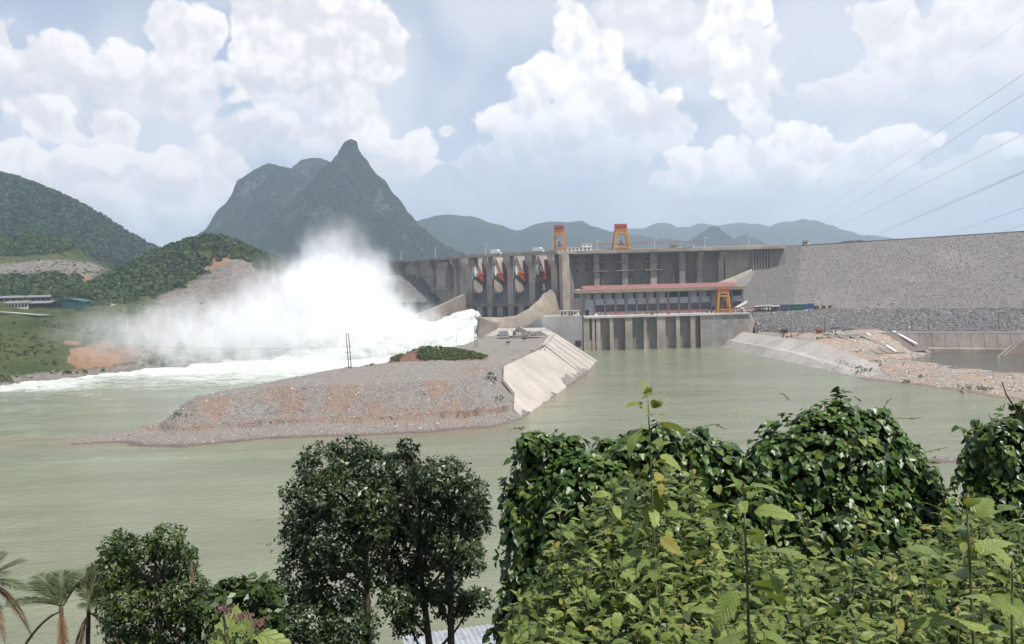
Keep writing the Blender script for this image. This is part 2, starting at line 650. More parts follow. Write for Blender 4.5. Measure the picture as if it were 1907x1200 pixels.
M = {}
M['conc'] = mat_concrete('weathered_concrete', (0.385, 0.330, 0.272), 0.75, 0.5, lift=3.0)
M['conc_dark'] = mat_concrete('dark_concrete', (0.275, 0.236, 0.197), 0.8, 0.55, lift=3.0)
M['conc_light'] = mat_concrete('pale_concrete', (0.50, 0.47, 0.44), 0.35, 0.3)
M['conc_stain'] = mat_concrete('stained_concrete', (0.305, 0.262, 0.208), 0.7, 0.55, warm=0.45)
M['conc_pond'] = mat_concrete('streaked_concrete', (0.25, 0.205, 0.17), 0.75, 0.5, warm=0.35, scale=1.3)
M['slab'] = mat_concrete('revetment_concrete', (0.43, 0.385, 0.34), 0.25, 0.28, warm=0.10, rough=0.9, stain=(0.3, 0.25, 0.2))
M['slab_grey'] = mat_concrete('grey_revetment_concrete', (0.42, 0.385, 0.35), 0.25, 0.3, rough=0.9, stain=(0.28, 0.25, 0.22))
M['steel_grey'] = mat_plain('grey_steel', (0.25, 0.25, 0.26), 0.5)
M['dark'] = mat_plain('dark_interior', (0.018, 0.016, 0.016), 0.8)
M['orange'] = mat_plain('orange_paint', (0.40, 0.095, 0.035), 0.45, var=0.2, scale=0.5)
M['yellow'] = mat_plain('yellow_crane_paint', (0.48, 0.215, 0.03), 0.45, var=0.15, scale=0.5)
M['red_paint'] = mat_plain('red_brown_paint', (0.40, 0.075, 0.045), 0.55, var=0.2, scale=0.6)
M['white_paint'] = mat_plain('white_paint', (0.74, 0.74, 0.72), 0.5, var=0.06)
M['cream'] = mat_plain('cream_render', (0.58, 0.53, 0.42), 0.75, var=0.1)
M['fascia'] = mat_plain('beige_fascia', (0.50, 0.40, 0.265), 0.7, var=0.08, scale=0.3)
M['red_roof'] = mat_plain('pink_red_roof_sheet', (0.25, 0.108, 0.102), 0.55, var=0.1, scale=0.25)
M['blue_grey'] = mat_plain('blue_grey_render', (0.165, 0.16, 0.165), 0.75, var=0.12, scale=0.5)
M['panel'] = mat_plain('pale_grey_panel', (0.33, 0.325, 0.33), 0.7, var=0.1, scale=0.4)
M['glass'] = mat_plain('dark_glass', (0.05, 0.045, 0.045), 0.15, spec=0.5)
M['glass_block'] = mat_plain('glass_block', (0.21, 0.20, 0.19), 0.35, var=0.3, scale=1.2)
M['rust'] = mat_plain('rusty_steel', (0.16, 0.065, 0.03), 0.8, var=0.35, scale=1.0)
M['tyre'] = mat_plain('tyre_rubber', (0.02, 0.02, 0.02), 0.85)
M['wood'] = mat_plain('weathered_pole', (0.17, 0.145, 0.12), 0.85)
M['cable'] = mat_plain('cable', (0.10, 0.10, 0.11), 0.6)
M['metal_roof'] = mat_plain('galvanised_roof_sheet', (0.42, 0.43, 0.44), 0.4, metal=0.3, var=0.15, scale=1.5)


# ------------------------------------------------------------------ terrain
def tps_fit(P):
    P = np.asarray(P, dtype=np.float64)
    X = P[:, :2] / 100.0
    z = P[:, 2]
    n = len(X)
    d = np.linalg.norm(X[:, None] - X[None], axis=2)
    K = np.where(d > 0, d * d * np.log(d + 1e-12), 0) + np.eye(n) * 0.02
    Q = np.hstack([np.ones((n, 1)), X])
    A = np.block([[K, Q], [Q.T, np.zeros((3, 3))]])
    w = np.linalg.solve(A, np.concatenate([z, np.zeros(3)]))

    def ev(x, y):
        sh = np.shape(x)
        q = np.stack([np.ravel(x), np.ravel(y)], 1) / 100.0
        out = np.zeros(len(q))
        for s in range(0, len(q), 20000):
            qq = q[s:s + 20000]
            dd = np.linalg.norm(qq[:, None] - X[None], axis=2)
            k = np.where(dd > 0, dd * dd * np.log(dd + 1e-12), 0)
            out[s:s + 20000] = k @ w[:n] + w[n] + qq @ w[n + 1:]
        return out.reshape(sh)
    return ev


def ground_mat(name, grass=True):
    """hillside: grass and scrub with bare rock and orange earth where the vertex masks say so"""
    m, t, b, oc, pos = new_mat(name)
    n1 = t.noise(pos, 0.03, 6.0, 0.6)
    n2 = t.noise(pos, 0.25, 5.0, 0.65)
    n3 = t.noise(pos, 1.3, 4.0, 0.6)
    g = t.mix(t.ss(n1, 0.35, 0.65), (0.034, 0.050, 0.015, 1), (0.074, 0.080, 0.029, 1))
    g = t.mix(t.ss(n2, 0.42, 0.70), g, (0.030, 0.052, 0.015, 1))
    g = t.mix(t.math('MULTIPLY', t.ss(n3, 0.5, 0.75), 0.5), g, (0.14, 0.125, 0.055, 1))
    ro = t.node('ShaderNodeAttribute', attribute_name='rock').outputs['Fac']
    so = t.node('ShaderNodeAttribute', attribute_name='soil').outputs['Fac']
    vc = t.sep(t.vor(pos, 0.45, 'F1', out='Color'))[0]
    lay = t.noise(t.vmath('MULTIPLY', pos, (0.05, 0.05, 0.6)), 1.0, 5.0, 0.65)
    rc = t.mix(vc, (0.10, 0.086, 0.077, 1), (0.205, 0.18, 0.16, 1))
    rc = t.mix(t.math('MULTIPLY', t.ss(lay, 0.45, 0.66), 0.45), rc, (0.22, 0.185, 0.15, 1))
    sc = t.mix(t.ss(n1, 0.4, 0.6), (0.19, 0.105, 0.06, 1), (0.30, 0.175, 0.10, 1))
    sc = t.mix(t.math('MULTIPLY', t.ss(n3, 0.42, 0.62), 0.75), sc, (0.17, 0.115, 0.085, 1))
    sc = t.mix(t.math('MULTIPLY', t.ss(n2, 0.52, 0.62), 0.6), sc, (0.12, 0.10, 0.06, 1))
    rm = t.ss(t.math('MULTIPLY_ADD', t.math('SUBTRACT', n2, 0.5), 2.2, ro), 0.40, 0.68)
    sm = t.ss(t.math('MULTIPLY_ADD', t.math('SUBTRACT', n2, 0.5), 2.0, so), 0.42, 0.70)
    c = t.mix(rm, g, rc)
    c = t.mix(sm, c, sc)
    t.put(b.inputs['Base Color'], c)
    b.inputs['Roughness'].default_value = 0.95
    b.inputs['Specular IOR Level'].default_value = 0.1
    hh = t.math('MULTIPLY_ADD', n3, 0.5, n2)
    t.put(b.inputs['Normal'], t.bump(hh, 0.9, 1.4))
    return m


M['hillside'] = ground_mat('hillside_ground')


def pt(px, py, Y):
    return tuple(atY(px, py, Y))


def blob_mask(V, blobs):
    """blobs: (px,py,Y,radius_m); soft union"""
    out = np.zeros(len(V))
    for (px, py, Y, rx, rz) in blobs:
        c = np.array(atY(px, py, Y))
        d = np.sqrt(((V[:, 0] - c[0]) / rx) ** 2 + ((V[:, 1] - c[1]) / (rx * 1.6)) ** 2 + ((V[:, 2] - c[2]) / rz) ** 2)
        out = np.maximum(out, 1.0 - sstep(d, 0.55, 1.25))
    return out


def terrain(name, pts, x0, x1, y0, y1, nx, ny, rough, rock, soil, seed, label=None):
    ev = tps_fit(pts)
    X, Y = np.meshgrid(np.linspace(x0, x1, nx), np.linspace(y0, y1, ny), indexing='ij')
    Z = ev(X, Y) + rough * fbm(X / 22, Y / 22, 0, 5, seed) + rough * 0.35 * fbm(X / 5, Y / 5, 0, 3, seed + 5)
    V = np.stack([X.ravel(), Y.ravel(), Z.ravel()], 1)
    me = np_mesh(name, V, grid_faces(nx, ny), M['hillside'], True)
    for nm, bl in (('rock', rock), ('soil', soil)):
        a = me.attributes.new(nm, 'FLOAT', 'POINT')
        a.data.foreach_set('value', blob_mask(V, bl).astype(np.float32))
    o = ob(name, me)
    tag(o, kind='structure')
    return o, ev


WL = [(-260, 770), (-120, 742), (0, 727), (100, 712), (200, 703), (330, 690), (450, 676), (560, 660), (680, 640), (770, 622)]
bankP = [tuple(atZ(a, b, 0.0)) for a, b in WL]
for a, b in WL:
    q = atZ(a, b, 0.0)
    bankP.append((q.x + 22, q.y - 26, -9.0))
bankP += [pt(-200, 650, 430), pt(0, 640, 480), pt(150, 640, 520), pt(300, 632, 560), pt(420, 622, 600),
          pt(-200, 590, 480), pt(0, 590, 545), pt(0, 573, 600), pt(100, 572, 600), pt(160, 572, 610), pt(60, 560, 680),
          pt(-150, 560, 620), pt(230, 572, 625), pt(300, 568, 650), pt(370, 560, 680), pt(460, 575, 710), pt(560, 590, 740),
          pt(380, 505, 770), pt(440, 492, 775), pt(500, 520, 780), pt(520, 560, 760), pt(420, 535, 720),
          pt(385, 447, 800), pt(330, 459, 820), pt(420, 453, 800), pt(455, 470, 810), pt(500, 484, 830), pt(540, 498, 850),
          pt(600, 505, 880), pt(690, 515, 860), pt(740, 530, 800), pt(640, 545, 800), pt(730, 565, 740), pt(830, 590, 700),
          pt(285, 474, 850), pt(240, 499, 830), pt(200, 524, 790), pt(150, 548, 740), pt(250, 545, 730), pt(330, 522, 740),
          pt(90, 556, 720), pt(0, 560, 720)]
for (a, b, Y, z) in [(385, 0, 960, 60), (500, 0, 980, 55), (285, 0, 980, 60), (150, 0, 900, 45), (600, 0, 1000, 50), (700, 0, 960, 50), (0, 0, 900, 46)]:
    q = atY(a, 500, Y)
    bankP.append((q.x, q.y, z))
rockA = [(430, 560, 720, 60, 26), (480, 545, 750, 50, 26), (400, 590, 670, 60, 18), (330, 600, 640, 32, 12), (540, 570, 750, 55, 30),
         (640, 570, 770, 60, 40), (125, 612, 570, 16, 7), (30, 715, 436, 40, 4), (130, 706, 465, 40, 4), (230, 697, 490, 40, 5), (420, 500, 765, 30, 14), (330, 690, 505, 60, 7), (740, 545, 790, 60, 30), (800, 580, 710, 70, 25)]
soilA = [(165, 648, 505, 11, 7), (150, 665, 495, 8, 6), (195, 636, 520, 13, 6), (185, 670, 497, 16, 6), (235, 660, 515, 14, 9), (130, 640, 515, 5, 4),
         (80, 700, 455, 5, 2), (320, 553, 700, 18, 3), (405, 490, 775, 12, 8), (270, 650, 530, 15, 8)]
bank, evA = terrain('left_bank', bankP, -470, -40, 330, 1010, 170, 240, 3.0, rockA, soilA, 3)

hillB = [pt(-250, 440, 960), pt(-100, 446, 960), pt(0, 444, 960), pt(50, 440, 960), pt(90, 446, 960), pt(150, 471, 960), pt(195, 507, 950), pt(240, 535, 930),
         pt(-200, 500, 860), pt(0, 502, 860), pt(100, 497, 870), pt(170, 517, 860), pt(210, 540, 850),
         pt(-200, 552, 750), pt(0, 550, 750), pt(100, 549, 750), pt(200, 552, 770), pt(260, 566, 800), pt(300, 570, 860),
         pt(-200, 500, 1120), pt(0, 500, 1120), pt(100, 510, 1120), pt(250, 545, 1080)]
rockB = [(100, 497, 875, 60, 10), (20, 505, 865, 60, 9), (165, 508, 880, 30, 9), (180, 490, 930, 25, 8), (195, 525, 850, 20, 5)]
soilB = [(165, 521, 848, 16, 6), (140, 530, 815, 16, 4), (110, 540, 790, 18, 3), (185, 518, 862, 12, 5)]
hill, evB = terrain('spur_hill', hillB, -760, -330, 740, 1130, 90, 90, 2.0, rockB, soilB, 8)

hillC = [pt(-500, 180, 1550), pt(-250, 250, 1550), pt(0, 330, 1550), pt(60, 348, 1550), pt(150, 393, 1550), pt(230, 447, 1550), pt(285, 474, 1540), pt(340, 510, 1530), pt(420, 530, 1540),
         pt(-500, 470, 1100), pt(-250, 500, 1100), pt(0, 515, 1100), pt(150, 525, 1120), pt(300, 540, 1150), pt(400, 545, 1200),
         pt(-300, 390, 1300), pt(0, 430, 1300), pt(120, 455, 1320), pt(220, 490, 1340), pt(300, 520, 1350),
         pt(-400, 400, 2000), pt(0, 480, 2000), pt(250, 520, 2000), pt(400, 535, 1900)]
hillc, evC = terrain('forested_hill', hillC, -1700, -480, 1080, 2050, 110, 110, 6.0, [(2000, 0, 100, 1, 1)], [(2000, 0, 100, 1, 1)], 13)


# ---- karst mountains and far ranges
def mountain_mat(name, c1, c2, cliff, cl=0.5):
    m, t, b, oc, pos = new_mat(name)
    n1 = t.noise(pos, 0.012, 6.0, 0.62)
    n2 = t.noise(pos, 0.09, 6.0, 0.7)
    c = t.mix(t.ss(n2, 0.35, 0.66), c1 + (1,), c2 + (1,))
    cn = t.noise(t.vmath('MULTIPLY', pos, (1, 1, 0.55)), 0.011, 6.0, 0.66)
    geo = t.node('ShaderNodeNewGeometry')
    nz = t.sep(geo.outputs['True Normal'])[2]
    steep = t.ss(nz, 0.42, 0.75, 1.0, 0.0)
    cm = t.math('MULTIPLY', t.math('MULTIPLY', t.ss(cn, 0.52, 0.60), t.ss(n2, 0.36, 0.56)), steep)
    c = t.mix(t.math('MULTIPLY', cm, cl), c, cliff + (1,))
    t.put(b.inputs['Base Color'], c)
    b.inputs['Roughness'].default_value = 1.0
    b.inputs['Specular IOR Level'].default_value = 0.0
    t.put(b.inputs['Normal'], t.bump(t.math('MULTIPLY_ADD', n2, 1.0, n1), 1.0, 30.0))
    return m


M['karst'] = mountain_mat('karst_forest', (0.010, 0.018, 0.011), (0.058, 0.076, 0.040), (0.30, 0.28, 0.25), 0.45)
M['range'] = mountain_mat('range_forest', (0.012, 0.022, 0.010), (0.070, 0.090, 0.040), (0.2, 0.2, 0.18), 0.15)


def cone_mountain(name, top, left, right, Y0, size, n, gully, seed, mat, squash=0.8):
    T = atY(top[0], top[1], Y0)
    base = 20.0

    def prof(pts):
        a = [(0.0, T.z)]
        for px, py in pts:
            q = atY(px, py, Y0)
            a.append((abs(q.x - T.x), q.z))
        a.sort()
        r = np.array([k[0] for k in a])
        z = np.array([k[1] for k in a])
        slope = (z[-1] - z[-2]) / max(1.0, r[-1] - r[-2])
        rr = np.append(r, r[-1] + max(1.0, (z[-1] - base) / max(0.15, -slope)))
        zz = np.append(z, base)
        return rr, zz
    L, Rr = prof(left), prof(right)
    g = np.linspace(-1, 1, n)
    gx = np.sign(g) * np.abs(g) ** 1.25 * size
    DX, DY = np.meshgrid(gx, gx, indexing='ij')
    wob = 1 + 0.10 * fbm(DX / 180, DY / 180, 3, 3, seed)
    rad = np.sqrt(DX ** 2 + (DY / squash) ** 2)
    cosq = np.where(rad > 1, DX / np.maximum(rad, 1), 0)
    side = np.abs(cosq) ** 0.7
    rr = rad * (1 + (wob - 1) * (1 - side))
    hl = np.interp(rr, L[0], L[1])
    hr = np.interp(rr, Rr[0], Rr[1])
    w = 0.5 + 0.5 * np.sign(cosq) * np.abs(cosq) ** 0.6
    Z = hl * (1 - w) + hr * w
    hrel = np.clip((Z - base) / max(1, T.z - base), 0, 1)
    k = np.minimum(1, (1 - hrel) * 3.0 + 0.12) * np.minimum(1, hrel * 6)
    ang = np.arctan2(DY, DX)
    gul = fbm(ang * 3.2 + 10, rad / 260, seed * 1.7, 4, seed, 0.55, True)
    Z = Z + k * gully * (gul * (1 - 0.6 * side) + 0.7 * fbm(DX / 70, DY / 70, 0, 4, seed + 3))
    Z = Z + (3.5 + 2 * k) * fbm(DX / 13, DY / 13, 0, 2, seed + 9) * np.minimum(1, hrel * 8)
    V = np.stack([DX.ravel() + T.x, DY.ravel() + T.y, Z.ravel()], 1)
    V = np.stack([V[:, 0] + 5 * fbm(V[:, 1] / 20, V[:, 2] / 20, 1, 2, seed), V[:, 1], V[:, 2]], 1)
    o = ob(name, np_mesh(name, V, grid_faces(n, n), mat, True))
    tag(o, kind='structure')
    return o


cone_mountain('karst_mountain', (652, 260), [(641, 266), (633, 286), (620, 306), (590, 336), (560, 368), (520, 408), (470, 470), (420, 520)],
              [(664, 266), (672, 288), (690, 312), (715, 341), (735, 371), (760, 401), (790, 428), (830, 458), (880, 490)], 2600, 900, 300, 26, 21, M['karst'])
cone_mountain('karst_mountain', (500, 305), [(466, 322), (441, 346), (436, 366), (425, 387), (405, 412), (385, 442), (350, 482), (310, 520)],
              [(545, 316), (600, 345), (660, 380), (740, 450)], 2950, 950, 240, 30, 34, M['karst'])
cone_mountain('karst_mountain', (582, 294), [(560, 300), (545, 314), (520, 345), (470, 410), (420, 500)],
              [(600, 297), (614, 302), (650, 345), (700, 410), (770, 500)], 3150, 850, 180, 26, 47, M['karst'])


def range_mesh(name, pts, Y0, W, nx, ny, amp, seed, mat):
    q = [atY(a, b, Y0) for a, b in pts]
    xs = np.array([k.x for k in q])
    zs = np.array([k.z for k in q])
    X = np.linspace(xs[0], xs[-1], nx)
    H = np.interp(X, xs, zs)
    ker = np.ones(5) / 5
    H = np.convolve(np.pad(H, 2, 'edge'), ker, 'valid')
    T = np.linspace(-1, 1, ny)
    XX, TT = np.meshgrid(X, T, indexing='ij')
    HH = H[:, None] * np.ones_like(TT)
    base = 10.0
    sh = 1 - np.abs(TT) ** 1.25
    spur = fbm(XX / (W * 0.45), TT * 2.0, 0, 4, seed, 0.55, True)
    Z = base + (HH - base) * np.clip(sh + 0.22 * spur * np.abs(TT) * (1 - np.abs(TT)) * 4, 0, 1)
    Z = Z + amp * fbm(XX / 120, TT * W / 120, 0, 5, seed + 2) * np.minimum(1, sh * 4)
    V = np.stack([XX.ravel(), (Y0 + TT * W).ravel(), Z.ravel()], 1)
    o = ob(name, np_mesh(name, V, grid_faces(nx, ny), mat, True))
    tag(o, kind='structure')


range_mesh('mountain_range', [(520, 490), (640, 450), (720, 425), (780, 412), (812, 404), (835, 401), (860, 407), (885, 405), (905, 410), (935, 421), (960, 431), (985, 420),
                              (1005, 412), (1030, 412), (1060, 416), (1080, 413), (1100, 424), (1130, 432), (1180, 440), (1260, 452), (1360, 480)], 4600, 1100, 300, 60, 22, 5, M['range'])
range_mesh('mountain_range', [(980, 470), (1080, 445), (1130, 436), (1165, 428), (1195, 428), (1215, 420), (1232, 418), (1255, 426), (1285, 424), (1300, 418), (1325, 424), (1350, 418), (1372, 414), (1392, 419),
                              (1410, 416), (1432, 421), (1455, 416), (1478, 411), (1500, 414), (1520, 421), (1545, 430), (1575, 436), (1600, 436), (1630, 442), (1665, 448), (1720, 460), (1820, 475), (1950, 480), (2100, 470)],
           6800, 1600, 320, 60, 26, 9, M['range'])
cone_mountain('karst_mountain', (1330, 420), [(1318, 427), (1305, 437), (1285, 450), (1260, 470)], [(1340, 426), (1352, 438), (1375, 452), (1400, 470)], 4000, 420, 110, 14, 61, M['karst'])
cone_mountain('karst_mountain', (1390, 437), [(1375, 442), (1355, 452), (1330, 470)], [(1405, 443), (1425, 455), (1450, 472)], 4300, 420, 100, 12, 67, M['karst'])
range_mesh('wooded_ridge', [(1500, 475), (1540, 456), (1580, 447), (1600, 446), (1625, 452), (1650, 450), (1690, 456), (1740, 462), (1800, 470)], 1500, 160, 160, 24, 7, 15, M['range'])

# ---- broad valley floor that runs to the horizon
g = np.array([[-9000, 60, -14], [9000, 60, -14], [9000, 12000, -14], [-9000, 12000, -14]], dtype=float)
gx, gy = np.meshgrid(np.linspace(-9000, 9000, 40), np.linspace(-400, 12000, 40), indexing='ij')
me = np_mesh('ground', np.stack([gx.ravel(), gy.ravel(), np.full(gx.size, -14.0)], 1), grid_faces(40, 40), M['hillside'], True)
tag(ob('ground', me), kind='structure')


# ------------------------------------------------------------------ water
def water_mat(name, col, foam=False, scale=1.0, rough=0.08):
    m, t, b, oc, pos = new_mat(name)
    n1 = t.noise(t.vmath('MULTIPLY', pos, (0.012, 0.05, 0.0)), 1.0, 5.0, 0.6)
    c = t.mix(t.ss(n1, 0.35, 0.68), tuple(v * 0.88 for v in col) + (1,), tuple(v * 1.1 for v in col) + (1,))
    n0 = t.noise(t.vmath('MULTIPLY', pos, (0.006, 0.022, 0.0)), 1.0, 5.0, 0.65, dist=1.6)
    c = t.mix(t.math('MULTIPLY', t.ss(n0, 0.48, 0.66), 0.45), c, tuple(v * 1.28 for v in col) + (1,))
    c = t.mix(t.math('MULTIPLY', t.ss(n0, 0.46, 0.30), 0.45), c, tuple(v * 0.78 for v in col) + (1,))
    wv = t.vmath('MULTIPLY', pos, (0.10 * scale, 0.30 * scale, 0.2))
    w1 = t.noise(wv, 1.0, 5.0, 0.62, dist=0.6)
    w2 = t.noise(t.vmath('MULTIPLY', pos, (0.9 * scale, 1.6 * scale, 1.0)), 1.0, 4.0, 0.6)
    h = t.math('MULTIPLY_ADD', w2, 0.22, w1)
    b.inputs['Roughness'].default_value = rough
    b.inputs['Specular IOR Level'].default_value = 0.5
    b.inputs['IOR'].default_value = 1.33
    if foam:
        sl = t.node('ShaderNodeAttribute', attribute_name='silt').outputs['Fac']
        sl = t.math('MULTIPLY', sl, t.ss(w1, 0.25, 0.6, 0.4, 1.0))
        c = t.mix(t.math('MULTIPLY', sl, 0.75), c, (0.215, 0.155, 0.10, 1))
        fa = t.node('ShaderNodeAttribute', attribute_name='foam').outputs['Fac']
        f1 = t.noise(t.vmath('MULTIPLY', pos, (0.045, 0.16, 0.1)), 1.0, 6.0, 0.72, dist=0.8)
        f2 = t.noise(pos, 0.5, 5.0, 0.7)
        fm = t.math('MULTIPLY_ADD', t.math('SUBTRACT', f1, 0.5), 1.5, t.math('MULTIPLY_ADD', t.math('SUBTRACT', f2, 0.5), 0.6, fa))
        fm = t.ss(fm, 0.36, 1.0)
        c = t.mix(fm, c, (0.52, 0.54, 0.50, 1))
        t.put(b.inputs['Roughness'], t.math('MULTIPLY_ADD', fm, 0.7, rough))
        h = t.math('MULTIPLY_ADD', f2, 0.7, h)
    t.put(b.inputs['Base Color'], c)
    t.put(b.inputs['Normal'], t.bump(h, 0.5, 1.5))
    return m


M['river'] = water_mat('silty_green_water', (0.180, 0.192, 0.126), foam=True)
M['pond'] = water_mat('dark_pond_water', (0.085, 0.082, 0.058), scale=1.5, rough=0.05)

# plan of the rubble spit between the two channels
PLATEAU = np.array([(-112, 291), (-92, 299), (-45, 303), (-18, 309), (-12, 330), (2, 380), (17, 430), (24, 480), (26, 540), (8, 575), (-14, 560), (-24, 500), (-40, 440), (-52, 395), (-76, 362), (-98, 326)], dtype=float)


def poly_sd(px, py, poly):
    """signed distance to a polygon, positive outside"""
    d = np.full(np.shape(px), 1e9)
    inside = np.zeros(np.shape(px), dtype=bool)
    n = len(poly)
    for i in range(n):
        a, b = poly[i], poly[(i + 1) % n]
        ab = b - a
        t = np.clip(((px - a[0]) * ab[0] + (py - a[1]) * ab[1]) / (ab @ ab), 0, 1)
        d = np.minimum(d, np.hypot(px - a[0] - t * ab[0], py - a[1] - t * ab[1]))
        c = ((a[1] > py) != (b[1] > py)) & (px < (b[0] - a[0]) * (py - a[1]) / (b[1] - a[1] + 1e-12) + a[0])
        inside ^= c
    return np.where(inside, -d, d)


def build_river():
    xs = np.concatenate([np.linspace(-900, -440, 20), np.linspace(-430, 30, 240), np.linspace(36, 900, 60)])
    ys = np.concatenate([np.linspace(40, 225, 50), np.linspace(227, 760, 270), np.linspace(770, 1000, 10)])
    X, Y = np.meshgrid(xs, ys, indexing='ij')
    # white water: hard behind the spit, thinning down the left channel
    sd = poly_sd(X, Y, PLATEAU)
    left = sstep(-X, -10, 40) * sstep(Y, 300, 330)
    dist = np.hypot(X + 110, Y - 560)
    f = 1.18 - dist / 300.0
    f = f - 0.25 * sstep(-Y, -470, -380)
    lane = np.exp(-((X + 0.62 * (Y - 430) + 268) / 75.0) ** 2) * sstep(Y, 385, 440) * 0.92
    f = np.maximum(f, lane) * left
    f = np.where(Y > 470, np.maximum(f, 0.95 * left), f)
    # foam trailing off the tip of the spit and a faint line across the near reach
    tip = np.exp(-((Y - (272 + 0.02 * (X + 150))) / 3.0) ** 2) * sstep(-X, 148, 165) * sstep(X, -330, -200) * 0.45
    edge = np.exp(-((sd - 25.5) / 2.5) ** 2) * sstep(-X, 70, 100) * sstep(Y, 275, 285) * 0.65
    line = np.exp(-((Y - (246 - 0.10 * (X + 120))) / 2.0) ** 2) * sstep(X, -260, -160) * sstep(-X, 40, 80) * 0.46
    near = 0.42 * sstep(Y, 275, 420) * sstep(-X, 120, 190)
    f = np.maximum.reduce([f, tip, edge, line, near])
    f = np.clip(f, 0, 1)
    turb = np.clip(f, 0, 1) ** 1.5
    Z = turb * (1.6 * fbm(X / 14, Y / 9, 0, 4, 71, 0.6, True) + 0.6 * fbm(X / 4, Y / 3, 0, 3, 72))
    Z = np.where(Y > 430, Z + 1.4 * turb, Z)
    Z = Z + 0.12 * fbm(X / 9, Y / 5, 0, 3, 73)
    V = np.stack([X.ravel(), Y.ravel(), Z.ravel()], 1)
    me = np_mesh('river', V, grid_faces(len(xs), len(ys)), M['river'], True)
    a = me.attributes.new('foam', 'FLOAT', 'POINT')
    a.data.foreach_set('value', f.ravel().astype(np.float32))
    # brown silt washing off the revetment and the beach of the spit
    wx = 4 + (Y - 302) * 0.262
    si = np.exp(-np.clip(X - wx, 0, 99) / 9.0) * sstep(X, -4, 4) * sstep(Y, 285, 310) * sstep(-Y, -445, -405)
    si = np.maximum(si, 0.75 * np.exp(-(np.clip(272 - Y, 0, 99) / 5.0)) * sstep(Y, 240, 262) * sstep(-Y, -290, -280) * sstep(X, -260, -170) * sstep(-X, -20, 10))
    a2 = me.attributes.new('silt', 'FLOAT', 'POINT')
    a2.data.foreach_set('value', si.ravel().astype(np.float32))
    tag(ob('river', me), kind='structure')


build_river()


# ------------------------------------------------------------------ rubble spit
def spit_mat():
    m, t, b, oc, pos = new_mat('rubble_and_earth')
    cell = 1.1
    vc = t.sep(t.vor(pos, cell, 'F1', out='Color'))
    v2 = t.sep(t.vor(pos, cell * 3.1, 'F1', out='Color'))
    f = t.math('MULTIPLY_ADD', vc[0], 0.5, t.math('MULTIPLY', v2[0], 0.5))
    grey = t.mix(f, (0.115, 0.105, 0.098, 1), (0.25, 0.233, 0.217, 1))
    tan = t.mix(f, (0.145, 0.124, 0.106, 1), (0.255, 0.226, 0.198, 1))
    n1 = t.noise(pos, 0.055, 5.0, 0.6)
    n2 = t.noise(pos, 0.35, 5.0, 0.65)
    c = t.mix(t.ss(n1, 0.38, 0.62), tan, grey)
    at = t.node('ShaderNodeAttribute', attribute_name='flat').outputs['Fac']
    c = t.mix(t.math('MULTIPLY', at, 0.75), c, t.mix(n2, (0.19, 0.166, 0.139, 1), (0.27, 0.243, 0.21, 1)))
    so = t.node('ShaderNodeAttribute', attribute_name='soil').outputs['Fac']
    sm = t.ss(t.math('MULTIPLY_ADD', t.math('SUBTRACT', n2, 0.5), 2.4, so), 0.40, 0.85)
    c = t.mix(t.math('MULTIPLY', sm, 0.62), c, t.mix(v2[1], (0.18, 0.105, 0.068, 1), (0.28, 0.175, 0.118, 1)))
    c = t.mix(t.math('MULTIPLY', t.ss(v2[2], 0.92, 0.97), 0.4), c, (0.50, 0.47, 0.43, 1))
    be = t.node('ShaderNodeAttribute', attribute_name='beach').outputs['Fac']
    c = t.mix(t.math('MULTIPLY', be, 0.55), c, t.mix(v2[0], (0.165, 0.13, 0.11, 1), (0.31, 0.262, 0.23, 1)))
    sa = t.node('ShaderNodeAttribute', attribute_name='scarp').outputs['Fac']
    c = t.mix(t.math('MULTIPLY', sa, t.math('MULTIPLY_ADD', n2, 0.6, 0.55)), c, (0.115, 0.066, 0.042, 1))  # scarp darkened: moist earth, plus overhang shade put into the colour
    x, y, z = t.sep(pos)
    wet = t.ss(z, 0.15, 0.7, 1.0, 0.0)
    c = t.mix(t.math('MULTIPLY', wet, 0.75), c, (0.11, 0.075, 0.062, 1))
    t.put(b.inputs['Base Color'], c)
    b.inputs['Roughness'].default_value = 0.95
    b.inputs['Specular IOR Level'].default_value = 0.15
    vd = t.vor(pos, cell * 1.6, 'F1')
    t.put(b.inputs['Normal'], t.bump(t.math('MULTIPLY_ADD', vd, -1.0, n2), 0.9, 0.45))
    return m


M['spit'] = spit_mat()
EXPOSED = np.array([(-112, 291), (-92, 299), (-45, 303), (-18, 309)])


